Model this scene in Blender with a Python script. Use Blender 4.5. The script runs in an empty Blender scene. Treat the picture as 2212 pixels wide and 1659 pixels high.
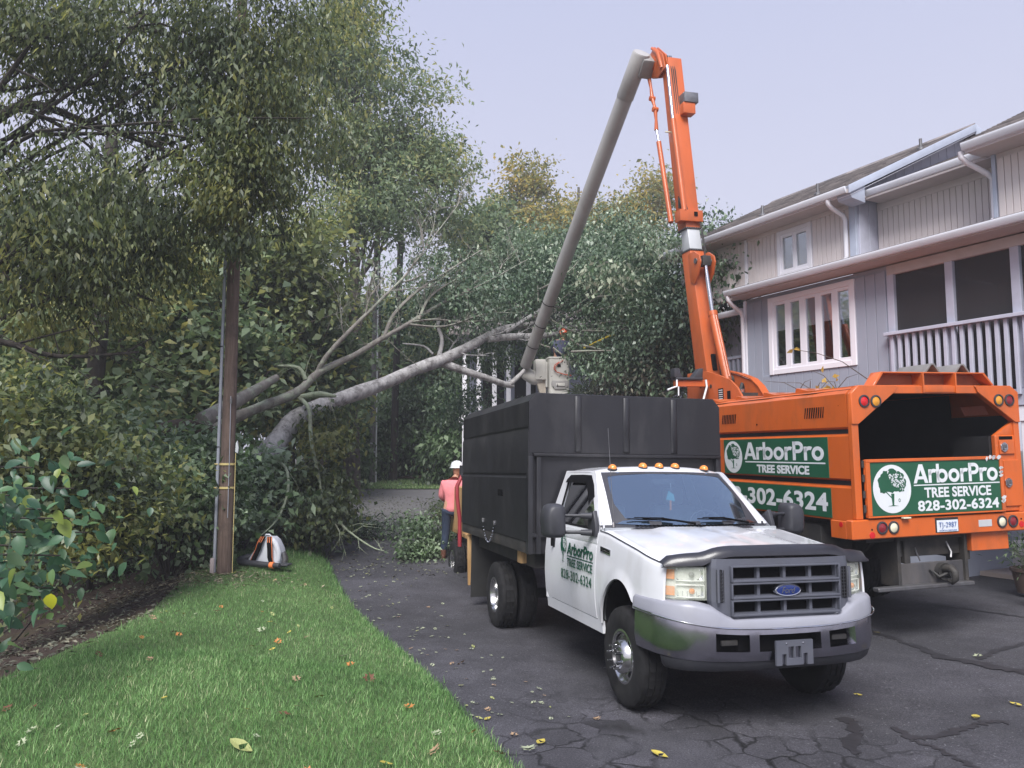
import bpy, bmesh, math, random
import numpy as np
from mathutils import Vector, Matrix
sc = bpy.context.scene
COL = sc.collection
# ---------------------------------------------------------------- camera, sky, sun, exposure
cam_d = bpy.data.cameras.new("camera"); cam = bpy.data.objects.new("camera", cam_d); COL.objects.link(cam)
cam_d.sensor_fit = 'HORIZONTAL'; cam_d.angle = 2*math.atan(1106/1664)
cam_d.clip_start = 0.1; cam_d.clip_end = 1500
PITCH = math.atan((976-829.5)/1664)
cam.location = (0, 0, 2.18); cam.rotation_euler = (math.pi/2+PITCH, 0, 0)
sc.camera = cam
world = bpy.data.worlds.new("World"); sc.world = world; world.use_nodes = True
wn = world.node_tree.nodes; wl = world.node_tree.links; wn.clear()
SUN_EL, SUN_AZ = math.radians(50), math.radians(193)   # azimuth clockwise from +Y
sky = wn.new('ShaderNodeTexSky'); sky.sky_type = 'NISHITA'; sky.sun_disc = False
sky.sun_elevation = SUN_EL; sky.sun_rotation = SUN_AZ; sky.air_density = 1.0; sky.dust_density = 4.0; sky.ozone_density = 1.5
hazy = wn.new('ShaderNodeMix'); hazy.data_type = 'RGBA'; hazy.inputs[0].default_value = 0.72
# thin even evening overcast: pale and faintly pink low down, bluer overhead
geo_w = wn.new('ShaderNodeTexCoord'); sep_w = wn.new('ShaderNodeSeparateXYZ'); rmp_w = wn.new('ShaderNodeValToRGB')
rmp_w.color_ramp.elements[0].position = 0.0; rmp_w.color_ramp.elements[0].color = (.96, .90, .98, 1); rmp_w.color_ramp.elements[1].position = .75; rmp_w.color_ramp.elements[1].color = (.60, .66, .96, 1)
scl_w = wn.new('ShaderNodeVectorMath'); scl_w.operation = 'SCALE'; scl_w.inputs['Scale'].default_value = 7.4
wl.new(geo_w.outputs['Generated'], sep_w.inputs[0]); wl.new(sep_w.outputs[2], rmp_w.inputs[0]); wl.new(rmp_w.outputs[0], scl_w.inputs[0]); wl.new(scl_w.outputs[0], hazy.inputs[7])
bg = wn.new('ShaderNodeBackground'); bg.inputs[1].default_value = 0.1
wo = wn.new('ShaderNodeOutputWorld')
wl.new(sky.outputs[0], hazy.inputs[6]); wl.new(hazy.outputs[2], bg.inputs[0]); wl.new(bg.outputs[0], wo.inputs[0])
sun_d = bpy.data.lights.new("sun", 'SUN'); sun_d.energy = 4.3; sun_d.angle = math.radians(32); sun_d.color = (1, .98, .95)
sun = bpy.data.objects.new("sun", sun_d); COL.objects.link(sun)
sdir = Vector((math.sin(SUN_AZ)*math.cos(SUN_EL), math.cos(SUN_AZ)*math.cos(SUN_EL), math.sin(SUN_EL)))
sun.rotation_euler = sdir.to_track_quat('Z', 'Y').to_euler(); sun.location = (0, -20, 30)
sc.view_settings.view_transform = 'Standard'; sc.view_settings.look = 'None'
sc.view_settings.exposure = 0.50; sc.view_settings.gamma = 1; sc.view_settings.use_curve_mapping = False
sc.render.engine = 'CYCLES'
sc.cycles.max_bounces = 8; sc.cycles.transparent_max_bounces = 6; sc.cycles.use_denoising = True

# ---------------------------------------------------------------- helpers
class M:
    def __init__(s): s.v = []; s.f = []; s.mi = []; s.cur = 0
    def add(s, vs, fs):
        b = len(s.v); s.v += [tuple(map(float, p)) for p in vs]
        for f in fs: s.f.append(tuple(b+i for i in f)); s.mi.append(s.cur)
        return s
    def mat(s, i): s.cur = i; return s
    def box(s, x0, x1, y0, y1, z0, z1):
        return s.add([(x0,y0,z0),(x1,y0,z0),(x1,y1,z0),(x0,y1,z0),(x0,y0,z1),(x1,y0,z1),(x1,y1,z1),(x0,y1,z1)],
                     [(0,3,2,1),(4,5,6,7),(0,1,5,4),(1,2,6,5),(2,3,7,6),(3,0,4,7)])
    def hexa(s, p8):   # bottom 4 (ccw from below seen from above), top 4
        return s.add(p8, [(0,3,2,1),(4,5,6,7),(0,1,5,4),(1,2,6,5),(2,3,7,6),(3,0,4,7)])
    def prism(s, poly, ax, lo, hi):   # poly of 2 coords in remaining axes order
        n = len(poly)
        def pt(p, t):
            q = list(p); q.insert(ax, t); return q
        s.add([pt(p, lo) for p in poly]+[pt(p, hi) for p in poly],
              [tuple(range(n-1, -1, -1)), tuple(range(n, 2*n))]+[(i, (i+1) % n, n+(i+1) % n, n+i) for i in range(n)])
        return s
    def loft(s, rings, cap=True, closed=True):
        n = len(rings[0]); b = []
        for r in rings: b += list(r)
        fs = []
        for k in range(len(rings)-1):
            for i in range(n if closed else n-1):
                j = (i+1) % n; fs.append((k*n+i, k*n+j, (k+1)*n+j, (k+1)*n+i))
        if cap and closed: fs += [tuple(range(n-1, -1, -1)), tuple(range((len(rings)-1)*n, len(rings)*n))]
        return s.add(b, fs)
    def tube(s, pts, rad, n=8, cap=True):
        P = [Vector(p) for p in pts]
        if not hasattr(rad, '__len__'): rad = [rad]*len(P)
        t0 = (P[1]-P[0]).normalized(); up = Vector((0,0,1)) if abs(t0.z) < .9 else Vector((1,0,0))
        a = t0.cross(up).normalized(); rings = []
        for i, p in enumerate(P):
            t = (P[min(i+1, len(P)-1)]-P[max(i-1, 0)]).normalized()
            a = (a-t*a.dot(t)).normalized(); b = t.cross(a)
            rings.append([p+(a*math.cos(2*math.pi*k/n)+b*math.sin(2*math.pi*k/n))*rad[i] for k in range(n)])
        return s.loft(rings, cap)
    def lathe(s, prof, n=24, ax=2, c=(0,0,0), cap=False):   # prof (r, h) along axis
        rings = []
        for r, h in prof:
            ring = []
            for k in range(n):
                a = 2*math.pi*k/n; q = [r*math.cos(a), r*math.sin(a)]
                q.insert(ax, h); ring.append((q[0]+c[0], q[1]+c[1], q[2]+c[2]))
            rings.append(ring)
        return s.loft(rings, cap)
    def sheet(s, X):   # grid of points [rows][cols]
        r, c = len(X), len(X[0]); b = [p for row in X for p in row]
        return s.add(b, [(i*c+j, i*c+j+1, (i+1)*c+j+1, (i+1)*c+j) for i in range(r-1) for j in range(c-1)])
    def slab(s, X, d):  # thick grid; d offset vector
        r, c = len(X), len(X[0]); d = Vector(d)
        A = [[Vector(p) for p in row] for row in X]; Bk = [[p+d for p in row] for row in A]
        s.sheet(A); s.sheet([row[::-1] for row in Bk])
        edge = A[0]+[row[-1] for row in A[1:]]+A[-1][-2::-1]+[row[0] for row in A[-2:0:-1]]
        e2 = [p+d for p in edge]; n = len(edge)
        return s.add(edge+e2, [(i, n+i, n+(i+1) % n, (i+1) % n) for i in range(n)])
    def xf(s, mtx, start=0):
        for i in range(start, len(s.v)): s.v[i] = tuple(mtx @ Vector(s.v[i]))
        return s
    def build(s, name, mats, parent=None, bev=0, seg=2, smooth=None, weld=False, mtx=None):
        me = bpy.data.meshes.new(name); me.from_pydata(s.v, [], s.f)
        if not isinstance(mats, (list, tuple)): mats = [mats]
        for m in mats: me.materials.append(m)
        me.polygons.foreach_set('material_index', s.mi)
        bm = bmesh.new(); bm.from_mesh(me)
        if weld or bev: bmesh.ops.remove_doubles(bm, verts=bm.verts, dist=1e-5)
        bmesh.ops.recalc_face_normals(bm, faces=bm.faces)
        if bev:
            es = [e for e in bm.edges if len(e.link_faces) == 2 and e.calc_face_angle(0) > .5]
            bmesh.ops.bevel(bm, geom=es, offset=bev, offset_type='OFFSET', segments=seg, affect='EDGES', profile=.6, clamp_overlap=True)
        bm.to_mesh(me); bm.free()
        if smooth is None: smooth = 35 if bev else 0
        if smooth:
            me.polygons.foreach_set('use_smooth', [True]*len(me.polygons)); me.set_sharp_from_angle(angle=math.radians(smooth))
        return link(name, me, parent, mtx)
def link(name, me, parent=None, mtx=None):
    o = bpy.data.objects.new(name, me); COL.objects.link(o)
    if parent is not None: o.parent = parent
    if mtx is not None: o.matrix_local = mtx
    return o
def tag(o, label=None, cat=None, group=None, kind=None):
    if label: o['label'] = label
    if cat: o['category'] = cat
    if group: o['group'] = group
    if kind: o['kind'] = kind
    return o
def empty(name, mtx, label=None, cat=None, group=None):
    o = bpy.data.objects.new(name, None); COL.objects.link(o); o.empty_display_size = .2
    if isinstance(mtx, Matrix): o.matrix_world = mtx
    else: o.location = mtx
    return tag(o, label, cat, group)
def kids(o): return [c for c in bpy.data.objects if c.parent == o]
def copy_tree(o, parent=None):
    c = o.copy(); COL.objects.link(c)
    if parent is not None: c.parent = parent
    for ch in o.children: copy_tree(ch, c)
    return c
def frame(x, y, z, yaw, pit, roll):
    cy, sy = math.cos(yaw), math.sin(yaw)
    F = Vector((sy, cy, 0)); R = Vector((cy, -sy, 0)); U = Vector((0, 0, 1))
    F, U = F*math.cos(pit)+U*math.sin(pit), U*math.cos(pit)-F*math.sin(pit)
    R, U = R*math.cos(roll)-U*math.sin(roll), U*math.cos(roll)+R*math.sin(roll)
    return Matrix(((R.x, F.x, U.x, x), (R.y, F.y, U.y, y), (R.z, F.z, U.z, z), (0, 0, 0, 1)))
WT = frame(1.90, 7.10, 0, -.28, -.024, .015)      # white truck: x right, y away, z up
OT = frame(3.887, 8.744, 0, -.274, 0, -.02)       # orange truck: rear left corner
HO = frame(6.84, 11.1, 0, -.466, 0, 0)            # townhouse front
CAMP = Vector((0, 0, 2.18))
def wpt(dx, dy, Y):   # world point at forward distance Y seen in direction (dx, dy) of the survey grid
    fw = Vector((0, math.cos(PITCH), math.sin(PITCH))); up = Vector((0, -math.sin(PITCH), math.cos(PITCH)))
    d = fw+Vector((1,0,0))*((dx-1106)/1664)-up*((dy-829.5)/1664)
    return CAMP+d*(Y/d.y)

# ---------------------------------------------------------------- materials
def nodes(name):
    m = bpy.data.materials.new(name); m.use_nodes = True; nt = m.node_tree
    return m, nt, nt.nodes['Principled BSDF']
def nd(nt, t, **kw):
    n = nt.nodes.new(t)
    for k, v in kw.items():
        if k.startswith('i_'): n.inputs[int(k[2:])].default_value = v
        else: setattr(n, k, v)
    return n
def noise(nt, scale, detail=4, rough=.6, coord='Object', stretch=None, dist=0):
    tc = nd(nt, 'ShaderNodeTexCoord'); src = tc.outputs[coord]
    if stretch:
        mp = nd(nt, 'ShaderNodeMapping'); mp.inputs['Scale'].default_value = stretch; nt.links.new(src, mp.inputs[0]); src = mp.outputs[0]
    n = nd(nt, 'ShaderNodeTexNoise'); n.inputs['Scale'].default_value = scale; n.inputs['Detail'].default_value = detail
    n.inputs['Roughness'].default_value = rough; n.inputs['Distortion'].default_value = dist
    nt.links.new(src, n.inputs['Vector']); return n
def ramp(nt, src, stops, interp='LINEAR'):
    r = nd(nt, 'ShaderNodeValToRGB'); r.color_ramp.interpolation = interp
    while len(r.color_ramp.elements) < len(stops): r.color_ramp.elements.new(.5)
    for e, (p, c) in zip(r.color_ramp.elements, stops):
        e.position = p; e.color = c if len(c) == 4 else (*c, 1)
    nt.links.new(src, r.inputs[0]); return r
def mixc(nt, a, b, fac, mode='MIX'):
    m = nd(nt, 'ShaderNodeMix', data_type='RGBA', blend_type=mode)
    for i, v in ((6, a), (7, b)):
        if hasattr(v, 'is_linked') or hasattr(v, 'links'): nt.links.new(v, m.inputs[i])
        else: m.inputs[i].default_value = (*v, 1)
    if hasattr(fac, 'links'): nt.links.new(fac, m.inputs[0])
    else: m.inputs[0].default_value = fac
    return m.outputs[2]
def bump(nt, h, strength, dist, bsdf):
    b = nd(nt, 'ShaderNodeBump'); b.inputs['Strength'].default_value = strength; b.inputs['Distance'].default_value = dist
    nt.links.new(h, b.inputs['Height']); nt.links.new(b.outputs[0], bsdf.inputs['Normal']); return b
def pmat(name, col, rough=.5, metal=0, var=.15, vs=6, bmp=0, bs=60, coat=0, dirt=None, dfac=.4, ds=3, stretch=None, spec=None, emis=None, trans=0, ior=None):
    m, nt, b = nodes(name)
    n = noise(nt, vs, stretch=stretch)
    lo = tuple(c*(1-var) for c in col); hi = tuple(min(1, c*(1+var)) for c in col)
    c = ramp(nt, n.outputs[0], [(.3, lo), (.7, hi)]).outputs[0]
    if dirt:
        n2 = noise(nt, ds, 8, .7, stretch=stretch); r2 = ramp(nt, n2.outputs[0], [(.48, (0,0,0)), (.72, (dfac,)*3)])
        c = mixc(nt, c, dirt, r2.outputs[0])
    nt.links.new(c, b.inputs['Base Color'])
    b.inputs['Roughness'].default_value = rough; b.inputs['Metallic'].default_value = metal
    n3 = noise(nt, vs*2.3, 5)
    rr = nd(nt, 'ShaderNodeMapRange', i_3=max(0.02, rough-.08), i_4=min(1, rough+.1)); nt.links.new(n3.outputs[0], rr.inputs[0]); nt.links.new(rr.outputs[0], b.inputs['Roughness'])
    if coat: b.inputs['Coat Weight'].default_value = coat; b.inputs['Coat Roughness'].default_value = .06
    if spec is not None: b.inputs['Specular IOR Level'].default_value = spec
    if bmp:
        n4 = noise(nt, bs, 6, .65, stretch=stretch); bump(nt, n4.outputs[0], bmp, .02, b)
    if trans: b.inputs['Transmission Weight'].default_value = trans
    if ior: b.inputs['IOR'].default_value = ior
    return m
def glass(name, tint=(.8,.85,.88), dark=.35, rough=.03, gain=1.1, base=.05, refl=(.95,.97,1)):
    m, nt, b = nodes(name); nt.nodes.remove(b); out = nt.nodes['Material Output']
    g = nd(nt, 'ShaderNodeBsdfGlossy'); g.inputs['Roughness'].default_value = rough; g.inputs[0].default_value = (*refl,1)
    t = nd(nt, 'ShaderNodeBsdfTransparent'); t.inputs[0].default_value = (*[c*dark for c in tint], 1)
    fr = nd(nt, 'ShaderNodeFresnel'); fr.inputs[0].default_value = 1.55
    ad = nd(nt, 'ShaderNodeMath', operation='MULTIPLY_ADD'); ad.inputs[1].default_value = gain; ad.inputs[2].default_value = base; ad.use_clamp = True
    nt.links.new(fr.outputs[0], ad.inputs[0])
    mx = nd(nt, 'ShaderNodeMixShader'); nt.links.new(ad.outputs[0], mx.inputs[0]); nt.links.new(t.outputs[0], mx.inputs[1]); nt.links.new(g.outputs[0], mx.inputs[2])
    nt.links.new(mx.outputs[0], out.inputs[0]); return m
LEAFK = 2.25
def leafmat(name, stops, rough=.42, transl=.45, spec=.5):
    m, nt, b = nodes(name)
    a = nd(nt, 'ShaderNodeAttribute', attribute_name='tint')
    r = ramp(nt, a.outputs['Fac'], [(p, tuple(min(.6, v*LEAFK) for v in c)) for p, c in stops])
    geo = nd(nt, 'ShaderNodeNewGeometry')
    c = mixc(nt, r.outputs[0], mixc(nt, r.outputs[0], (.22,.27,.2), .35), geo.outputs['Backfacing'])   # paler undersides
    nt.links.new(c, b.inputs['Base Color']); b.inputs['Roughness'].default_value = rough; b.inputs['Specular IOR Level'].default_value = spec
    t = nd(nt, 'ShaderNodeBsdfTranslucent'); tc = mixc(nt, r.outputs[0], (.9,1,.35), .25, 'MULTIPLY')
    nt.links.new(r.outputs[0], t.inputs[0])
    mx = nd(nt, 'ShaderNodeMixShader'); mx.inputs[0].default_value = transl
    nt.links.new(b.outputs[0], mx.inputs[1]); nt.links.new(t.outputs[0], mx.inputs[2])
    nt.links.new(mx.outputs[0], nt.nodes['Material Output'].inputs[0]); return m
def barkmat(name, c0, c1, c2=None, sc_=5, st=(1,1,.25), b_=.6, lich=.5):
    m, nt, b = nodes(name)
    n = noise(nt, sc_*2, 8, .7, stretch=st); c = ramp(nt, n.outputs[0], [(.32, c0), (.68, c1)]).outputs[0]
    if c2:
        n2 = noise(nt, sc_*.9, 6, .7); r2 = ramp(nt, n2.outputs[0], [(.5, (0,0,0)), (.62, (lich,)*3)]); c = mixc(nt, c, c2, r2.outputs[0])
    nt.links.new(c, b.inputs['Base Color']); b.inputs['Roughness'].default_value = .9
    n3 = noise(nt, sc_*5, 8, .75, stretch=st); bump(nt, n3.outputs[0], b_, .05, b); return m

G_white = pmat('truck white paint', (.66,.67,.71), .2, coat=.6, var=.04, vs=1.5, dirt=(.38,.36,.32), dfac=.3, ds=2.4, stretch=(1,1,.5))
G_orange = pmat('orange paint', (.54,.108,.018), .34, coat=.3, var=.10, vs=1.6, dirt=(.22,.075,.03), dfac=.6, ds=2.2, stretch=(1,1,.45))
G_boom = pmat('boom orange paint', (.47,.098,.022), .4, coat=.15, var=.12, vs=1.2, dirt=(.2,.07,.03), dfac=.5, ds=2.5, stretch=(1,1,.3))
G_black = pmat('dump box black paint', (.013,.013,.0165), .40, var=.3, vs=1.2, dirt=(.055,.053,.055), dfac=.55, ds=1.8, bmp=.10, bs=4, stretch=(1,1,.4))
G_plast = pmat('grey black plastic', (.032,.033,.041), .5, var=.15, vs=5, dirt=(.1,.1,.1), dfac=.2)
G_grille = pmat('grille grey plastic', (.085,.09,.115), .42, var=.1, vs=4, dirt=(.12,.12,.12), dfac=.2)
G_dark = pmat('black recess', (.005,.005,.006), .9, var=.2, spec=.08)
G_rubber = pmat('tyre rubber', (.012,.012,.0135), .8, var=.25, vs=9, bmp=.15, bs=120, dirt=(.035,.033,.03), dfac=.45, ds=5, spec=.3)
G_chrome = pmat('chrome', (.62,.63,.67), .13, 1, var=.06, vs=3, dirt=(.3,.28,.26), dfac=.3, ds=6)
G_bumper = pmat('worn bumper chrome', (.40,.395,.45), .17, 1, var=.06, vs=4, dirt=(.22,.22,.25), dfac=.25, ds=7)
G_steel = pmat('dull steel', (.2,.2,.21), .45, .8, var=.2, vs=8, dirt=(.08,.06,.05), dfac=.5)
G_alu = pmat('polished wheel', (.6,.6,.6), .2, 1, var=.12, vs=6, dirt=(.2,.18,.15), dfac=.4, ds=9)
G_frame = pmat('truck chassis', (.025,.024,.024), .7, var=.35, vs=5, dirt=(.09,.075,.06), dfac=.5)
G_amber = pmat('amber lens', (.75,.25,.05), .25, var=.1, coat=.5)
G_amber2 = pmat('amber tail lens', (.62,.27,.03), .3, var=.1, coat=.4)
G_red = pmat('red lens', (.55,.015,.02), .25, var=.1, coat=.5)
G_redd = pmat('dark red lens', (.2,.012,.02), .3, var=.15, coat=.5)
G_cream = pmat('reverse lamp lens', (.7,.66,.5), .3, var=.05, coat=.4)
G_green = pmat('sign green vinyl', (.012,.082,.042), .42, var=.12, vs=2.5)
G_text = pmat('sign silver white vinyl', (.62,.65,.68), .4, var=.04)
G_gtext = pmat('door lettering green vinyl', (.008,.075,.045), .4, var=.1)
G_glassd = glass('cab glass', (.75,.85,.9), .12, base=.09)
G_wind = glass('windscreen glass', (.72,.88,.95), .9, gain=1.3, base=.33, refl=(.66,.84,1.0))
G_lens = pmat('clear headlight lens', (.78,.82,.76), .18, var=.05, trans=.55, ior=1.35, coat=.4)
G_inter = pmat('cab interior grey', (.30,.32,.34), .8, var=.15)
G_fib = pmat('grey fibreglass boom', (.36,.35,.345), .42, var=.08, vs=1.3, dirt=(.16,.13,.11), dfac=.4, ds=2, stretch=(1,1,.5))
G_fibw = pmat('pale fibreglass', (.60,.59,.55), .4, var=.05, dirt=(.3,.28,.24), dfac=.25)
G_galv = pmat('bare metal boom insert', (.5,.52,.54), .42, .2, var=.06, vs=2)
G_wood = pmat('raw lumber', (.42,.26,.12), .75, var=.25, vs=4, stretch=(6,6,.7), bmp=.1)
G_hat = pmat('white hard hat', (.75,.76,.78), .3, var=.03, coat=.3)
G_pink = pmat('coral pink shirt', (.78,.25,.27), .85, var=.12, vs=7, bmp=.25, bs=14)
G_jean = pmat('dark blue jeans', (.022,.034,.065), .9, var=.25, vs=10, bmp=.2, bs=30)
G_skin = pmat('skin', (.55,.3,.2), .55, var=.08)
G_boot = pmat('brown leather boot', (.13,.05,.03), .7, var=.2)
G_navy = pmat('navy shirt', (.055,.06,.11), .9, var=.2, vs=8)
G_helm = pmat('orange climbing helmet', (.8,.1,.02), .35, var=.05, coat=.4)
G_yel = pmat('yellow pole', (.7,.5,.05), .4, var=.1)
G_redp = pmat('red painted bar', (.28,.03,.04), .45, var=.15)
# ---------------------------------------------------------------- terrain
def sstep(a, b, x):
    t = np.clip((np.asarray(x, float)-a)/(b-a), 0, 1); return t*t*(3-2*t)
_ey = [-40, -6, 0, 2.5, 5.3, 8.55, 11.6, 16.2, 19.2, 22, 25, 28.5, 29, 400]
_ex = [10, 4.2, 2.05, 1.1, .04, -1.16, -2.4, -4.05, -5.3, -6.6, -9, -14, -14, -14]
def edge_x(y): return np.interp(y, _ey, _ex)
def lawn_w(y): return np.interp(y, [-10, 0, 5, 6.5, 8.5, 10, 12.5, 16, 20], [6, 5.2, 4.5, 3.8, 3.2, 2.8, 2.45, 2.0, 1.2])
_py = np.linspace(-60, 400, 1841)
_pz = np.interp(_py, [-60, 7.2, 10.5, 12.5, 15.3, 20, 28, 40, 80, 400], [0, 0, -.14, -.08, .15, .4, .8, 1.3, 2, 3])
_pz = np.convolve(np.pad(_pz, 4, mode='edge'), np.ones(9)/9, mode='valid')
def hz(x, y):
    x = np.asarray(x, float); y = np.asarray(y, float)
    zl = np.interp(y, _py, _pz)
    w = sstep(1.7, 3.2, x)*(1-sstep(16, 24, y))
    z = zl*(1-w)+w*np.clip(.02*(x-3.9), -.03, .12)
    d = edge_x(y)-x; k = sstep(20, 27, y)
    dn = d/lawn_w(y)*3.5
    rise = np.interp(dn, [-1, 0, .06, .25, 1, 2, 3, 3.6, 4.2, 5.2, 7, 20], [0, 0, .03, .09, .22, .33, .34, .25, .12, -.14, -.6, -1.6])
    rise_far = np.where(d > 0, -1.0*sstep(0, 8, d), 0)
    return z+rise*(1-k)+rise_far*k
def gz(x, y): return float(hz(x, y))

def asphalt_mat():
    m, nt, b = nodes('cracked asphalt')
    n1 = noise(nt, .35, 5, .6); n2 = noise(nt, 160, 3, .6); n3 = noise(nt, 1.7, 6, .65)
    base = ramp(nt, n3.outputs[0], [(.3, (.045,.044,.051)), (.7, (.086,.084,.097))]).outputs[0]
    dark = ramp(nt, n1.outputs[0], [(.42, (0,0,0)), (.6, (.55,.55,.55))])
    base = mixc(nt, base, (.032,.032,.036), dark.outputs[0])
    n2b = noise(nt, 65, 2, .5); sp_n = noise(nt, 38, 2, .5); base = mixc(nt, base, (.20,.20,.21), ramp(nt, sp_n.outputs[0], [(.66, (0,0,0)), (.72, (.6,.6,.6))]).outputs[0]); base = mixc(nt, base, ramp(nt, n2b.outputs[0], [(.35, (.6,.6,.6)), (.68, (1.45,1.45,1.45))]).outputs[0], .8, 'MULTIPLY')
    gr = ramp(nt, n2.outputs[0], [(.38, (.45,.45,.45)), (.72, (1.75,1.75,1.8))]); base = mixc(nt, base, gr.outputs[0], .8, 'MULTIPLY')
    tc = nd(nt, 'ShaderNodeTexCoord')
    # alligator cracking in a patch near the front wheels and along the road
    wob = noise(nt, 1.6, 4); mp = nd(nt, 'ShaderNodeVectorMath', operation='MULTIPLY_ADD'); mp.inputs[1].default_value = (.5,.5,0)
    nt.links.new(wob.outputs['Color'], mp.inputs[0]); nt.links.new(tc.outputs['Object'], mp.inputs[2])
    vo = nd(nt, 'ShaderNodeTexVoronoi', feature='DISTANCE_TO_EDGE'); vo.inputs['Scale'].default_value = 3.3; nt.links.new(mp.outputs[0], vo.inputs['Vector'])
    vc = nd(nt, 'ShaderNodeTexVoronoi'); vc.inputs['Scale'].default_value = 3.3; nt.links.new(mp.outputs[0], vc.inputs['Vector'])
    ln = ramp(nt, vo.outputs['Distance'], [(.012, (1,1,1)), (.05, (0,0,0))])
    dist = nd(nt, 'ShaderNodeVectorMath', operation='DISTANCE'); dist.inputs[1].default_value = (1.25, 5.2, 0)
    nt.links.new(tc.outputs['Object'], dist.inputs[0])
    msk = ramp(nt, dist.outputs['Value'], [(0, (1,1,1)), (1, (0,0,0))]); mr = nd(nt, 'ShaderNodeMapRange', i_1=.8, i_2=2.6, i_3=1, i_4=0)
    nt.links.new(dist.outputs['Value'], mr.inputs[0])
    nm = noise(nt, 1.3, 3); m2 = ramp(nt, nm.outputs[0], [(.40, (0,0,0)), (.52, (1,1,1))])
    mm = nd(nt, 'ShaderNodeMath', operation='MULTIPLY'); nt.links.new(mr.outputs[0], mm.inputs[0]); nt.links.new(m2.outputs[0], mm.inputs[1])
    m3 = nd(nt, 'ShaderNodeMath', operation='MULTIPLY'); nt.links.new(mm.outputs[0], m3.inputs[0]); nt.links.new(ln.outputs[0], m3.inputs[1])
    cellv = mixc(nt, base, ramp(nt, vc.outputs['Color'], [(.2, (.6,.6,.6)), (.8, (1.35,1.33,1.36))]).outputs[0], mm.outputs[0], 'MULTIPLY')
    col = mixc(nt, cellv, (.008,.008,.009), m3.outputs[0])
    sx = nd(nt, 'ShaderNodeSeparateXYZ'); nt.links.new(tc.outputs['Object'], sx.inputs[0]); fy = nd(nt, 'ShaderNodeMapRange', i_1=14.0, i_2=22.0, i_3=0, i_4=.85); nt.links.new(sx.outputs[1], fy.inputs[0]); col = mixc(nt, col, (.19,.185,.19), fy.outputs[0])   # far asphalt paled to stand in for light the trees block
    # pale dust tracks
    n5 = noise(nt, .8, 3, .5, dist=1.2); r5 = ramp(nt, n5.outputs[0], [(.47, (0,0,0)), (.5, (.10,.10,.10)), (.53, (0,0,0))]); col = mixc(nt, col, (.11,.11,.115), r5.outputs[0])
    nt.links.new(col, b.inputs['Base Color']); b.inputs['Roughness'].default_value = .8; b.inputs['Specular IOR Level'].default_value = .3
    h = nd(nt, 'ShaderNodeMath', operation='MULTIPLY_ADD'); h.inputs[1].default_value = -2.0
    nt.links.new(m3.outputs[0], h.inputs[0]); nt.links.new(n2.outputs[0], h.inputs[2]); bump(nt, h.outputs[0], .5, .012, b)
    return m
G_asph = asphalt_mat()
G_tar = pmat('crack sealing tar', (.022,.021,.025), .6, var=.25, vs=8, bmp=.1)
G_soil = pmat('forest floor', (.05,.04,.028), .95, var=.5, vs=2.5, bmp=.6, bs=9, dirt=(.03,.045,.018), dfac=.8, ds=1.2)
def lawn_mat():
    m, nt, b = nodes('lawn soil and thatch')
    n = noise(nt, 1.1, 5); c = ramp(nt, n.outputs[0], [(.3, (.06,.105,.032)), (.7, (.095,.155,.05))]).outputs[0]
    n2 = noise(nt, 45, 4, .7); c = mixc(nt, c, ramp(nt, n2.outputs[0], [(.3, (.5,.5,.4)), (.7, (1.3,1.3,1.2))]).outputs[0], .8, 'MULTIPLY')
    nt.links.new(c, b.inputs['Base Color']); b.inputs['Roughness'].default_value = .95; bump(nt, n2.outputs[0], .8, .03, b); return m
G_lawn = lawn_mat()
def mulch_mat():
    m, nt, b = nodes('dark mulch')
    n = noise(nt, 30, 6, .75, stretch=(1, .35, 1)); c = ramp(nt, n.outputs[0], [(.3, (.016,.010,.008)), (.55, (.055,.033,.024)), (.78, (.15,.10,.07))]).outputs[0]
    n2 = noise(nt, .9, 4); c = mixc(nt, c, (.06,.05,.02), ramp(nt, n2.outputs[0], [(.5, (0,0,0)), (.65, (.6,.6,.6))]).outputs[0])
    nt.links.new(c, b.inputs['Base Color']); b.inputs['Roughness'].default_value = .95; bump(nt, n.outputs[0], 1, .04, b); return m
G_mulch = mulch_mat()
G_conc = pmat('pinkish concrete', (.42,.36,.33), .85, var=.1, vs=2.5, bmp=.08)
# the ground sheet reaches the horizon
xs = np.unique(np.concatenate([np.linspace(-600, -40, 15), np.linspace(-40, 40, 81), np.linspace(40, 600, 15)]))
ys = np.unique(np.concatenate([np.linspace(-200, -10, 10), np.linspace(-10, 60, 101), np.linspace(60, 900, 22)]))
XX, YY = np.meshgrid(xs, ys); lower = .05+.16*(sstep(-.6, .2, XX-edge_x(YY)+lawn_w(YY)+.6))*(1-sstep(27, 30, YY))*(1-sstep(13.5, 15, XX))
ZZ = hz(np.clip(XX, -60, 60), np.clip(YY, -60, 300))-lower
g = M(); g.sheet([[(XX[i, j], YY[i, j], ZZ[i, j]) for j in range(len(xs))] for i in range(len(ys))])
tag(g.build('ground', G_soil, smooth=60), kind='structure')
g = M(); ry = np.linspace(-8, 28.5, 110)
g.sheet([[(float(x), float(y), gz(x, y)) for x in np.concatenate([edge_x(y)+np.array([-.1, 0, .3, .7]), np.linspace(edge_x(y)+1.2, 15, 34)])] for y in ry])
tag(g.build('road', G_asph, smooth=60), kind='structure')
g = M(); ly = np.linspace(-8, 21, 140); lt = np.concatenate([[-.01, .02, .05], np.linspace(.1, 1.0, 22)])
g.sheet([[(float(edge_x(y)-t*lawn_w(y)), float(y), gz(edge_x(y)-t*lawn_w(y), y)+.012+.03*min(1, max(0, t)*25)) for t in lt] for y in ly])
tag(g.build('lawn', G_lawn, smooth=60), kind='structure')
g = M()
rngm = random.Random(3)
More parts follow.
